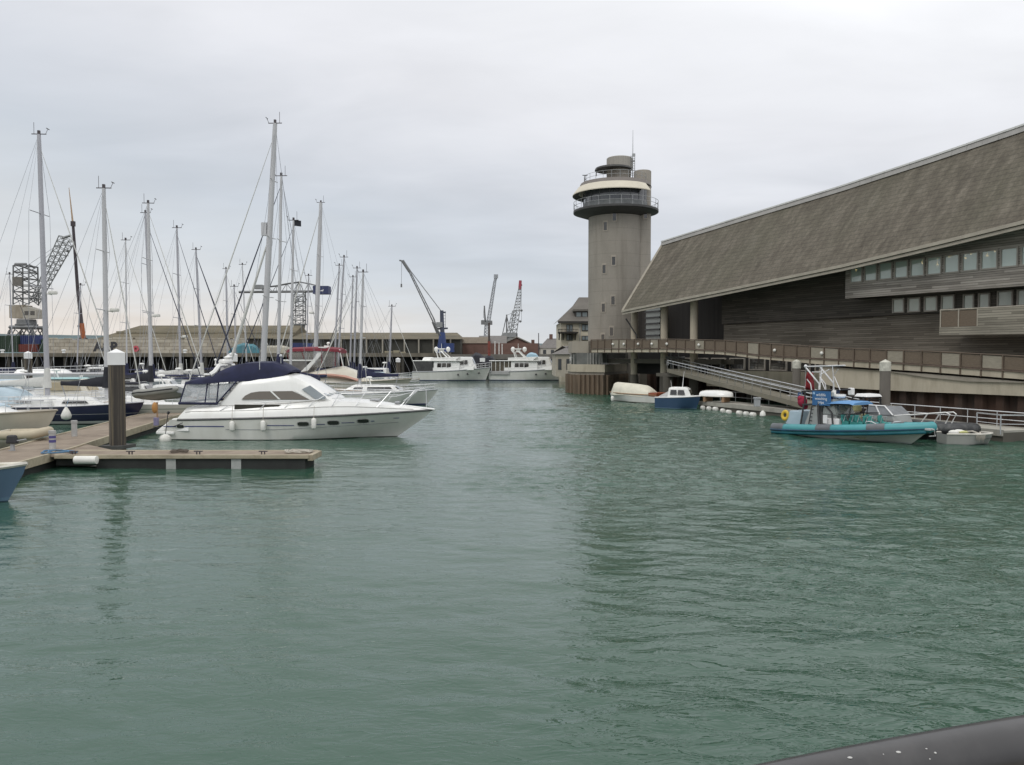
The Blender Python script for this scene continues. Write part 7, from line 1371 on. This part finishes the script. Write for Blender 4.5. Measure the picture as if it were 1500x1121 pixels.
br, a, b = far_box('brick_building', 676, 790, 503, 532, 215, 14, BRICK, 'low red brick warehouse behind the trawler yachts', 'warehouse'); m = MB(); q0, q1 = at(676, 503, 214.8), at(716, 494, 214.8); m.boxm(q0.x, q1.x, 214.7, 229, b.z, q1.z); m.build('parapet', mat('pale_fascia', (.35, .30, .24), .9, var=.15), br, world=True)
shed('brick gabled shed end left of the lattice crane', 700, 742, 492, 503, 520, 222, 16, wall=BRICK, roof=mat('slate_far', (.16, .15, .14), .9, var=.2))
def gable_shed(label, px0, px1, apex_y, eave_y, base_y, D, dep, wall, roof):
    a, b, ap = at(px0, eave_y, D), at(px1, base_y, D), at((px0 + px1) / 2, apex_y, D); root = thing('gabled_building', label, 'building', (ap.x, D, b.z)); m = MB(); m.slab([(a.x + .2, D + .5, b.z), (b.x - .2, D + .5, b.z), (b.x - .2, D + .5, a.z), (ap.x, D + .5, ap.z - .1), (a.x + .2, D + .5, a.z)], (0, dep - 1, 0)); m.build('wall', wall, root, world=True)
    m = MB(); m.slab([(a.x - .3, D, a.z - .1), (ap.x, D, ap.z), (ap.x, D, ap.z + .35), (a.x - .3, D, a.z + .25)], (0, dep, 0)); m.slab([(b.x + .3, D, a.z - .1), (ap.x + .002, D, ap.z), (ap.x + .002, D, ap.z + .35), (b.x + .3, D, a.z + .25)], (0, dep, 0)); m.build('roof', roof, root, world=True); return root, a, b, ap
WRND = mat('white_render', (.50, .48, .42), .85, var=.12, scale=.3); SLF = mat('slate_far', (.16, .15, .14))
gable_shed('grey roofed gabled shed beneath the lattice crane', 738, 776, 494.5, 503.5, 530, 240, 20, BRICK, mat('sheet_roof', (.24, .23, .20), .8, var=.15))
def row_house(label, px0, px1, py0, py1, D, nwin, roof_y=None, wall=WRND, rows=1, name='harbour_house'):
    r, a, b = far_box(name, px0, px1, py0, py1, D, 10, wall, label, 'house'); ry = roof_y if roof_y else py0 - 4; e = at(px0, py0, D); rz = at(px0, ry, D + 5).z
    m = MB(); m.loft([[(a.x - .3, D - .3, e.z), (a.x + 2.2, D + 5, rz), (a.x - .3, D + 10.3, e.z)], [(b.x + .3, D - .3, e.z), (b.x - 2.2, D + 5, rz), (b.x + .3, D + 10.3, e.z)]], True, True); rf = m.build('roof', SLF, r, world=True)
    h = b.z - a.z
    for row in range(rows):
        for k in range(nwin):
            x = lerp(a.x, b.x, (k + .5) / nwin); z = a.z + h * (row + .55) / rows; w = min(1.1, (b.x - a.x) / nwin * .4); f = MB(); f.boxm(x - w / 2, x + w / 2, D - .05, D + .1, z - h / rows * .24, z + h / rows * .24); f.build('window', mat('far_window', (.07, .075, .08), .2, var=.3, scale=.2), r, world=True)
    if rows == 1: return r
    m = MB(); m.boxm(a.x + (b.x - a.x) * .3, a.x + (b.x - a.x) * .3 + 1, D + 4.5, D + 5.5, rz - .6, rz + 1.3); m.build('chimney', BRICK, rf, world=True); return r
row_house('cream terrace house right of the brick warehouse', 771, 797, 508, 533, 245, 3, 504, rows=2)
row_house('white house with a broad grey roof left of the balcony block', 792, 838, 510, 535, 238, 4, 496, rows=2)
row_house('low harbour house with a dark hipped roof beside the corner block', 814, 850, 519, 552, 112, 3, 507, mat('cream_render', (.42, .38, .31), .85, var=.12), name='harbour_house')
# balcony block behind the tower
def balcony_block():
    D = 125; k = D / FPX; P = lambda px, py: at(px, py, D); a, b = P(822, 540), P(905, 470); root = thing('apartment_block', 'cream apartment block with a steep grey roof and black balcony behind the tower', 'building', ((a.x + b.x) / 2, D, 0))
    CR = mat('cream_wall', (.50, .45, .35), .85, var=.1, scale=.4); m = MB(); m.boxm(a.x, b.x, D, D + 14, -1, P(0, 471.5).z); m.build('wall', CR, root, world=True)
    z0 = P(0, 471).z; r = [(817.5, 471, 0), (852, 449, 5), (852, 441, 7), (930, 441, 7), (930, 471, 0)]; m = MB(); A = [(P(817, 471).x, D - .6, z0), (P(845, 452).x, D + 4.0, P(0, 452).z + .9), (P(853, 442).x, D + 6, P(0, 442).z + 1.1), (P(920, 442).x, D + 6, P(0, 442).z + 1.1), (P(920, 471).x, D - .6, z0)]
    m.add([A[0], A[1], A[2], A[3], A[4], (A[0][0], D + 14.6, z0), (A[1][0], D + 9.0, A[1][2]), (A[2][0], D + 8, A[2][2])], [(0, 1, 2, 3, 4), (0, 5, 6, 1), (1, 6, 7, 2)]); m.build('roof', mat('grey_slate', (.125, .115, .10), .9, var=.2, scale=.4), root, world=True)
    m = MB(); m.boxm(A[0][0], A[4][0], D - .62, D - .4, z0 - .3, z0 + .02); m.build('eaves', mat('black_joinery', (.03, .026, .022), .6, var=.2), root, world=True)
    DK = mat('black_joinery', (.03, .026, .022), .6, var=.2)
    def win(px0, px1, py0, py1, D_=D, name='window'): f = MB(); q, s = P(px0, py1), P(px1, py0); f.boxm(q.x, s.x, D_ - .12, D_ + .1, q.z, s.z); w = f.build(name, DK, root, world=True); g = MB(); n = 2; [g.boxm(lerp(q.x, s.x, (i + .14) / n), lerp(q.x, s.x, (i + .86) / n), D_ - .14, D_ - .05, q.z + .12, s.z - .12) for i in range(n)]; g.build('pane', PGLASS, w, world=True)
    win(829.5, 839, 475.5, 487); win(852, 862, 475, 485); win(852, 862, 492, 499); win(829.5, 839, 490, 499)
    m = MB(); q, s = P(842.5, 466), P(862, 456); m.boxm(q.x, s.x, D + .6, D + 5, q.z, s.z); dm = m.build('dormer', DK, root, world=True); g = MB(); [g.boxm(q.x + .25 + i * .95, q.x + .95 + i * .95, D + .56, D + .7, q.z + .25, s.z - .15) for i in range(2)]; g.build('pane', PGLASS, dm, world=True); g = MB(); q2, s2 = P(840, 455.8), P(864, 453); g.boxm(q2.x, s2.x, D + .3, D + 5, q2.z, s2.z); g.build('dormer_roof', mat('grey_slate', (.125, .115, .10)), dm, world=True)
    m = MB(); q, s = P(817, 489), P(846, 482.5); m.boxm(q.x, s.x, D - 1.6, D, q.z, q.z + .25); bl = m.build('balcony', DK, root, world=True); m = MB(); m.boxm(q.x, s.x, D - 1.6, D - 1.52, s.z - .08, s.z)
    for i in range(15): x = lerp(q.x + .05, s.x - .05, i / 14); m.boxm(x - .035, x + .035, D - 1.6, D - 1.53, q.z, s.z)
    m.boxm(q.x, q.x + .08, D - 1.6, D, s.z - .08, s.z); m.build('balcony_rail', DK, bl, world=True); m = MB()
    for px in (820, 826, 838, 844): x = P(px, 0).x; m.slab([(x - .08, D - .05, q.z - 1.0), (x - .08, D - 1.4, q.z - .02), (x - .08, D - .05, q.z - .02)], (.16, 0, 0))
    m.build('bracket', DK, bl, world=True)
    m = MB(); q = P(849.5, 490); m.tube([(q.x, D - .1, 0), (q.x, D - .1, z0)], .06, 5); m.build('downpipe', GREYP, root, world=True)
balcony_block()
# containers and stacked goods on the wharf
def container(px0, px1, py0, py1, D, col, label, name='shipping_container'):
    a, b = at(px0, py1, D), at(px1, py0, D); m = MB(); n = max(6, int((b.x - a.x) / .45)); pts = []
    for i in range(n): x = lerp(a.x, b.x, i / n); w = (b.x - a.x) / n; pts += [(x, D), (x + w * .45, D), (x + w * .5, D + .12), (x + w * .95, D + .12)]
    pts += [(b.x, D), (b.x, D + 2.4), (a.x, D + 2.4)]; m.prism(pts, a.z, b.z); o = m.build(name, mat('container_' + label.split()[0], col, .7, var=.25, scale=.3)); return tag(o, label, 'container')
container(-20, 26, 492, 516, 195, (.035, .06, .04), 'green shipping container stack at the far left of the wharf'); container(30, 58, 491.5, 504, 195.5, (.035, .05, .14), 'blue shipping container under the portal crane'); container(24, 54, 504.4, 516, 195.2, (.16, .045, .035), 'red shipping container below the blue one under the portal crane'); container(58, 66, 497, 516, 196, (.06, .10, .07), 'pale green container end beside the portal crane leg')
container(428, 445, 502.5, 510, 196, (.10, .14, .30), 'blue container half on the wharf left of the thick mast'); container(448, 460, 503, 510, 197, (.06, .09, .24), 'darker blue container on the wharf right of the paler one')
def cover_heap(px0, px1, py0, py1, D, mt, label, cat='covered cargo'):
    a, b = at(px0, py1, D), at(px1, py0, D); m = MB(); secs = []; n = 9
    for i in range(n + 1):
        f = i / n; hh = (b.z - a.z) * (1 - .55 * abs(2 * f - 1) ** 3) * rnd.uniform(.9, 1); x = lerp(a.x, b.x, f); secs.append([(x, D, a.z), (x, D + .4, a.z + hh * .8), (x, D + 1.5, a.z + hh), (x, D + 2.8, a.z + hh * .8), (x, D + 3.2, a.z)])
    m.loft(secs, True, True); return tag(m.build('tarpaulin_heap', mt, smooth=50), label, cat)
cover_heap(334, 378, 502, 521, 189.0, mat('teal_tarp', (.05, .17, .21), .7, var=.25, scale=.8), 'teal tarpaulin over a long load at the right end of the stone wall')
cover_heap(378, 428, 505, 520, 190, mat('pale_tarp', (.34, .32, .26), .8, var=.25, scale=.6), 'pale heap of covered goods right of the teal tarpaulin')
for i, (x0, x1, y0, mt_) in enumerate(((563, 574, 514, 'a'), (575.5, 584, 513, 'b'), (585.5, 593, 515, 'c'))):
    a, b = at(x0, 527, 196), at(x1, y0, 196); o = thing('timber_stack', ('leftmost pale timber stack in front of the open shed', 'taller middle pale timber stack before the open shed', 'right hand pale timber stack before the open shed')[i], 'timber stack', ((a.x + b.x) / 2, 196, a.z)); m = MB(); n = 5
    for k in range(n): z = lerp(a.z, b.z, k / n); m.boxm(a.x + rnd.uniform(0, .15), b.x - rnd.uniform(0, .15), 196, 198, z, z + (b.z - a.z) / n - .08)
    m.build('planks', mat('stacked_timber', (.30, .27, .19), .9, var=.25, scale=1), o, world=True)
# dark hulled workboat with black tarpaulins and a red king-post
def workboat():
    D = 160; P = lambda px, py: at(px, py, D); a, b = P(655, 545), P(735, 520); L = b.x - a.x; root = boat_root('workboat', 'black hulled workboat with tarpaulin heaps and a tall red-footed pole behind the trawler yachts', 'workboat', (a.x + b.x) / 2, D, 0); h = Hull(L, 4, 2.0, 2.6, 1, .9, .06, 'motor', 3, 1.6, .5); BH = hull_mat('black_hull', (.028, .022, .022), (.1, .03, .03), (.05, .03, .03), .1, .5)
    h.mesh().build('hull', BH, root, smooth=40); h.deck().build('deck', WBEAM, root); m = MB(); secs = []
    for f, hh in ((.35, .3), (.42, 1.4), (.52, 2.4), (.60, 2.2), (.68, 1.5), (.76, 1.9), (.84, 1.6), (.9, .3)): x = lerp(-L / 2, L / 2, f); secs.append([(x, -1.7, 2.0), (x, -1.2, 2.2 + hh * .8), (x, 0, 2.3 + hh), (x, 1.2, 2.2 + hh * .8), (x, 1.7, 2.0)])
    m.loft(secs, True, True); m.build('tarpaulin', BLACKC, root, smooth=50); m = MB(); x = lerp(-L / 2, L / 2, .72); xx = P(716.5, 520).x - root.location.x; m.tube([(xx, 0, 2), (xx, 0, P(0, 500).z)], .28, 8); k = m.build('king_post', mat('rust_red', (.20, .05, .035), .7, var=.3), root, smooth=50); m = MB(); m.tube([(xx, 0, P(0, 500).z + .001), (xx, 0, P(0, 473).z)], .2, 8); m.build('upper_post', mat('dark_brown_post', (.07, .05, .045), .7), k, smooth=50)
    m = MB(); q, s = P(703.5, 530), P(711, 524.5); m.boxm(q.x - root.location.x, s.x - root.location.x, -2.25, -2.18, q.z, s.z); m.build('notice_board', CAPW, root)
    m = MB(); m.boxm(-L / 2 + .5, -L / 2 + 5.2, -1.6, 1.6, 2.0, 2.9); m.build('hatch', mat('rust_deck', (.12, .06, .05), .8, var=.3), root, bevel=.05)
workboat()
for i, px in enumerate((725, 731, 735.5)):
    a, b = at(px, 530, 200), at(px, 500 + i * 2, 200); m = MB(); m.tube([a, b], .16, 6); tag(m.build('mooring_post', mat('white_pole', (.55, .53, .5), .6)), ('tallest of the three white poles before the brick warehouse', 'middle white pole before the brick warehouse', 'shortest of the three white poles before the brick warehouse')[i], 'pole')
p = at(789, 540, 180); m = MB(); m.tube([p, at(789, 488, 180)], .1, 5); tag(m.build('flag_pole', ALUD), 'thin dark pole in front of the white houses', 'pole')
cover_heap(770, 790, 516, 530, 150, mat('sky_tarp', (.28, .42, .50), .7, var=.15), 'pale blue tarpaulin hood behind the right-hand trawler yacht', 'cover')
# cranes
CST = mat('crane_steel', (.165, .17, .172), .7, var=.25, scale=.3); CGR = mat('crane_grey', (.24, .25, .25), .7, var=.2, scale=.3); CCR = mat('crane_cream', (.34, .30, .235), .8, var=.18, scale=.4, dirt=((.14, .11, .08), .5, (1, 1, .3), .6)); CBL = mat('crane_blue', (.022, .045, .15), .5, var=.2, scale=.4); CWH = mat('crane_pale', (.30, .32, .34), .6, var=.2, scale=.3)  # steel and grey tones lightened to stand in for haze on the far cranes
def W(px, py, D): return at(px, py, D)
def portal_crane():
    D = 222; P = lambda px, py, dy=0: at(px, py, D) + Vector((0, dy, 0)); root = thing('portal_crane', 'old cream cabbed portal crane with lattice tower and jib at far left', 'crane', (P(39, 516).x, D, 4.4)); b = lambda m, n, mt, p=root: m.build(n, mt, p, world=True)
    m = MB()
    for dy in (-2.5, 2.5):
        for x0, x1 in ((19, 39), (59, 39)):
            arc = [P(x0, 516, dy), P(x0, 500, dy), P(lerp(x0, x1, .02), 494, dy), P(lerp(x0, x1, .12), 486, dy), P(lerp(x0, x1, .3), 481, dy)]; m.tube(arc, .3, 5); m.tube([P(lerp(x0, x1, .25), 495, dy), P(lerp(x0, x1, .4), 488, dy), P(lerp(x0, x1, .55), 484, dy), P(lerp(x0, x1, .5), 480, dy)], .2, 4); m.tube([P(x0, 494, dy), P(lerp(x0, x1, .4), 494, dy)], .15, 4)
            for f in (.1, .3): m.tube([P(lerp(x0, x1, f), 494, dy), P(lerp(x0, x1, f + .2), 484, dy)], .12, 4); m.tube([P(lerp(x0, x1, f + .2), 494, dy), P(lerp(x0, x1, f), 484, dy)], .12, 4)
        m.tube([P(22, 480, dy), P(58, 480, dy)], .5, 4); m.tube([P(30, 494, dy), P(39, 484, dy), P(48, 494, dy)], .18, 4); m.tube([P(32, 484, dy), P(39, 494, dy), P(46, 484, dy)], .14, 4)
    for px in (22, 58): m.tube([P(px, 480, -2.5), P(px, 480, 2.5)], .4, 4)
    b(m, 'portal', CST); m = MB(); c = P(39, 476); m.lathe([(2.7, -.6), (2.9, .1), (2.5, .25), (2.4, 1.5), (.01, 1.5)], c, 16); b(m, 'turntable', CST)
    m = MB(); q, s = P(21, 466.5), P(40, 447.5); m.boxm(q.x, s.x, D - 2.2, D + 2.4, q.z, s.z); b(m, 'machine_house', CCR); q, s = P(40.3, 467), P(59.5, 453); m = MB(); m.slab([(q.x, D - 2.2, q.z), (s.x, D - 2.2, q.z), (s.x, D - 2.2, s.z - .3), (lerp(q.x, s.x, .3), D - 2.2, s.z + .6), (q.x, D - 2.2, s.z + .3)], (0, 4, 0)); cab = b(m, 'cab', mat('cab_pale', (.36, .34, .29), .7, var=.15)); m = MB(); m.boxm(lerp(q.x, s.x, .15), lerp(q.x, s.x, .45), D - 2.25, D - 2.1, q.z + .9, q.z + 2.0); m.boxm(lerp(q.x, s.x, .58), lerp(q.x, s.x, .9), D - 2.25, D - 2.1, q.z + .9, q.z + 2.0); b(m, 'cab_window', DGLASS, cab)
    m = MB(); lattice(m, P(38, 447), P(37.5, 390), 4.4, 4.2, 6, .24, (1, 0, 0)); m.tube([P(25, 388, -1), P(42, 388, -1)], .4, 4); m.tube([P(42, 388), P(50, 392)], .3, 4); m.tube([P(25, 388, 1), P(50, 398, 1)], .2, 4); b(m, 'lattice_tower', CST); m = MB(); q, s = P(26, 420), P(40, 407); m.boxm(q.x, s.x, D - 2.4, D - 2.2, q.z, s.z); b(m, 'counterweight', mat('weight_grey', (.15, .14, .125), .8))
    m = MB(); lattice(m, P(51, 443), P(98, 350), 1.6, 3.0, 13, .17, (0, 1, 0), 1.6, 3.0); m.tube([P(91, 349), P(104, 345)], .35, 4); m.tube([P(103, 346), P(99.5, 362)], .04, 3); b(m, 'jib', CGR); m = MB(); m.ball(P(99.8, 368), .4, 6, 5); m.tube([P(99.5, 360), P(99.8, 376)], .06, 4); b(m, 'hook', CST)
    m = MB(); m.tube([P(50, 393), P(98, 349)], .06, 3); m.tube([P(40, 389), P(98, 350)], .05, 3); b(m, 'stay', CST)
portal_crane()
def mobile_crane():
    D = 226; P = lambda px, py: at(px, py, D); root = thing('mobile_crane', 'mobile crane with a long telescopic boom, orange at its foot, beside the portal crane', 'crane', (P(122, 516).x, D, 4.4)); b = lambda m, n, mt, p=root: m.build(n, mt, p, world=True)
    OR = mat('crane_orange', (.34, .10, .03), .6, var=.2); m = MB(); c = P(126, 512); m.box((c.x, D, 5.6), (10, 2.5, 1.5)); b(m, 'carrier', OR); m = MB()
    for k in range(5): m.lathe([(.01, -1.3), (.55, -1.3), (.55, 1.3), (.01, 1.3)], (0, 0, 0), 12)
    m = MB()
    for k in range(5): x = c.x - 4 + 2 * k; m.tube([(x, D - 1.35, 4.95), (x, D + 1.35, 4.95)], .55, 12)
    b(m, 'wheel', RUBBER); m = MB(); m.tube([P(123, 503), P(119.5, 474)], .72, 4); bo = b(m, 'boom', OR); m = MB(); m.tube([P(119.5, 474), P(113.8, 425), P(107, 330)], [.58, .5, .42], 4); b(m, 'boom_extension', mat('boom_dark', (.045, .035, .04), .6), bo); m = MB(); m.tube([P(107, 330), P(101, 275)], [.3, .08], 4); b(m, 'fly_jib', mat('jib_tan', (.42, .30, .20), .7), bo); m = MB(); m.box(P(107, 328), (1, .8, 1.4)); m.box(P(121.5, 496), (2.2, .8, .35)); m.box(P(118, 478), (1.4, .7, .5)); b(m, 'sheave_block', mat('boom_dark', (.045, .035, .04)), bo)
mobile_crane()
def hammerhead():
    D = 330; P = lambda px, py, dy=0: at(px, py, D) + Vector((0, dy, 0)); root = thing('tower_crane', 'hammerhead tower crane with a dark blue sign on its counter jib', 'crane', (P(438, 500).x, D, 4.4)); b = lambda m, n, mt, p=root: m.build(n, mt, p, world=True)
    m = MB(); lattice(m, P(438.5, 476), P(438.5, 428), 4.1, 4.1, 7, .22, (1, 0, 0)); b(m, 'mast', CST); m = MB(); m.lathe([(2.6, 0), (2.4, -1.5), (1.2, -3.2), (1.2, -12), (.01, -12)], P(438, 476), 14); m.lathe([(.01, -.1), (3.2, -.1), (3.2, .4), (.01, .4)], P(438, 476), 14); b(m, 'pedestal', CST)
    m = MB(); m.tube([P(350, 428), P(470, 427)], .5, 4); m.tube([P(360, 427, 2), P(470, 427, 2)], .3, 4); pk = [(384, 424), (393, 420), (405, 418.5), (420, 415.5), (438, 413), (452, 415.5), (462, 418), (470, 424)]
    for dy in (0, 2): m.tube([P(x, y, dy) for x, y in pk], .22, 4)
    for (x, y), (x2, y2) in zip(pk, pk[1:]): m.tube([P(x, y), P((x + x2) / 2, 427.5)], .14, 3); m.tube([P((x + x2) / 2, 427.5), P(x2, y2)], .14, 3); m.tube([P(x, y), P(x, 427.5)], .12, 3)
    for x in (432, 436, 441, 445): m.tube([P(438, 413), P(x, 427.5)], .14, 3)
    m.tube([P(427, 440), P(433, 428)], .25, 4); m.tube([P(449, 440), P(444, 428)], .25, 4); b(m, 'jib', CST)
    m = MB(); q, s = P(372.5, 423.5), P(385, 417.5); m.boxm(q.x, s.x, D - 1, D + 2, q.z, s.z); b(m, 'trolley_house', CGR); m = MB(); q, s = P(460, 431), P(482.5, 419.5); m.boxm(q.x, s.x, D - 2, D + 3, q.z, s.z); cw = b(m, 'counterweight', mat('sign_navy', (.035, .045, .11), .6, var=.15)); m = MB(); m.slab([P(470, 427, -2.05), P(476, 424.5, -2.05), P(475, 427.5, -2.05)], (0, -.05, 0)); b(m, 'emblem', CAPW, cw); m = MB(); q, s = P(431, 443.5), P(440, 438.5); m.boxm(q.x, s.x, D - 4, D - 1.5, q.z, s.z); b(m, 'cab', CGR)
hammerhead()
def blue_crane():
    D = 203; P = lambda px, py, dy=0: at(px, py, D) + Vector((0, dy, 0)); root = thing('harbour_crane', 'blue harbour crane with a slender jib leaning left and a hook line', 'crane', (P(647, 530).x, D, 4.4)); b = lambda m, n, mt, p=root: m.build(n, mt, p, world=True)
    m = MB(); m.tube([P(647, 530), P(647.5, 505), P(648, 487)], [1.5, 1.1, .7], 8); b(m, 'pedestal', CBL); m = MB(); m.tube([P(648, 487), P(647, 455)], [.62, .5], 6); m.tube([P(640, 482), P(656, 481)], .22, 4); m.tube([P(646, 457), P(653, 458)], .2, 4); b(m, 'tower', mat('crane_slate', (.06, .07, .10), .6)); m = MB()
    for k in range(6): m.tube([P(650, 458 + k * 4.5), P(652.5, 458 + k * 4.5)], .05, 3)
    m.tube([P(652.5, 456), P(652.5, 482)], .06, 3); m.box(P(644, 476), (1.6, 1.5, 1.3)); b(m, 'ladder_platform', CGR)
    m = MB()
    for dy in (-.7, .7): m.tube([P(646, 492, dy), P(634, 471, dy * .9), P(598, 396, dy * .3)], .12, 4); m.tube([P(640, 482, dy), P(636, 468, dy), P(599, 394, dy * .3)], .11, 4)
    for k in range(9): f = k / 9; m.tube([P(lerp(635, 599, f), lerp(472, 396, f), -.7 * (1 - f * .6)), P(lerp(637, 600, f + .08), lerp(469, 394, f + .08), .7 * (1 - f * .6))], .035, 3)
    m.tube([P(600, 398), P(589.5, 382)], .42, 5); m.tube([P(585, 381.5), P(592, 383)], .2, 4); m.tube([P(633, 472), P(640, 489)], .14, 4); m.tube([P(636, 474), P(648, 500)], .3, 4); b(m, 'jib', CST); m = MB(); m.tube([P(646, 456), P(598, 393)], .06, 3); m.tube([P(646, 455), P(592, 384)], .05, 3); b(m, 'stay', CST); m = MB(); m.tube([P(588.3, 383), P(588, 417)], .05, 3); m.tube([P(588, 416), P(588, 421)], .22, 5); b(m, 'hook', CST)
    m = MB(); q, s = P(650, 516), P(665, 503); m.boxm(q.x, s.x, D - 1.5, D + 1.5, q.z, s.z); b(m, 'machine_house', CBL)
blue_crane()
def pale_crane():
    D = 300; P = lambda px, py, dy=0: at(px, py, D) + Vector((0, dy, 0)); root = thing('level_luffing_crane', 'pale slim crane with a steep jib above the red brick warehouse', 'crane', (P(714, 505).x, D, 4.4)); b = lambda m, n, mt, p=root: m.build(n, mt, p, world=True)
    m = MB(); lattice(m, P(713, 505), P(713.5, 477), 2.2, 1.6, 6, .2, (1, 0, 0)); b(m, 'mast', CWH); m = MB(); lattice(m, P(715, 474), P(725, 412), 1.2, .8, 14, .16, (0, 1, 0)); m.tube([P(725, 412), P(727, 404)], .55, 4); m.box(P(726.5, 405), (1.6, 1.0, 1.4)); b(m, 'jib', CWH); m = MB(); m.tube([P(710.5, 470), P(709.5, 448)], [.3, .25], 4); m.tube([P(709, 449), P(708, 466)], .08, 3); m.tube([P(711.5, 472), P(709.5, 450)], .2, 4); b(m, 'a_frame', CST)
    m = MB(); m.box(P(707.5, 472.5), (1.4, 1.5, 1.6)); m.box(P(718.5, 473.5), (1.4, 1.5, 1.3)); m.tube([P(706, 470), P(721, 471)], .3, 4); m.box(P(713.5, 474), (2.0, 1.6, 1.2)); b(m, 'machinery', CST)
pale_crane()
def lattice_crane():
    D = 330; P = lambda px, py, dy=0: at(px, py, D) + Vector((0, dy, 0)); root = thing('dockside_crane', 'grey dockside crane with a wide lattice jib tipped with red', 'crane', (P(747, 505).x, D, 4.4)); b = lambda m, n, mt, p=root: m.build(n, mt, p, world=True)
    m = MB(); m.lathe([(1.8, 0), (1.8, 6), (.01, 6)], P(748, 512), 12); b(m, 'pedestal', CGR); m = MB(); q, s = P(734.5, 494), P(756, 487.5); m.slab([(q.x, D - 2, q.z), (s.x, D - 2, q.z), (s.x, D - 2, s.z), (q.x + 1.2, D - 2, s.z), (q.x, D - 2, s.z - 1)], (0, 5, 0)); b(m, 'machine_house', CGR); m = MB(); m.box(P(755, 493), (1.8, 2, 2.6)); b(m, 'cab', CST)
    m = MB(); lattice(m, P(752, 490), P(757, 455), 2.6, 2.6, 5, .17, (1, .0, .15), 2.5, 2.5); lattice(m, P(757, 455), P(762, 420), 2.6, 1.0, 8, .14, (1, 0, .15), 2.5, 1); lattice(m, P(746, 490), P(754, 455), 2.4, 1.8, 6, .13, (1, 0, .2)); b(m, 'jib', CGR); m = MB(); m.tube([P(761.5, 424), P(762.3, 411)], [.75, .6], 5); m.tube([P(761, 419), P(764.5, 417)], .4, 4); b(m, 'jib_head', mat('jib_red', (.30, .05, .07), .6))
    m = MB(); m.tube([P(742.2, 510), P(742.2, 461)], .3, 5); m.tube([P(742.2, 462), P(736, 490)], .18, 4); m.tube([P(742.2, 462), P(748, 488)], .15, 4); m.tube([P(742, 462), P(757, 456)], .08, 3); b(m, 'a_frame', CST); m = MB(); m.tube([P(763.6, 418), P(764, 472)], .07, 3); m.ball(P(764, 455), .5, 6, 5); m.ball(P(762, 471), .5, 6, 5); b(m, 'hoist_rope', CST)
lattice_crane()
# small bright lights and bollards on the wharf edge
for i, (px, lab) in enumerate(((2, 'white bollard at the far left end of the wharf edge'), (92, 'white bollard below the stone wall, right of the leftmost mast'), (270, 'white bollard on the wharf edge before the long shed'))):
    p = at(px, 518, 185.6); m = MB(); m.lathe([(.01, 0), (.35, 0), (.3, .4), (.5, .55), (.45, .8), (.01, .85)], (p.x, 186, 4.63), 12); tag(m.build('bollard', CAPW, smooth=40), lab, 'bollard', 'white bollards on the wharf edge')
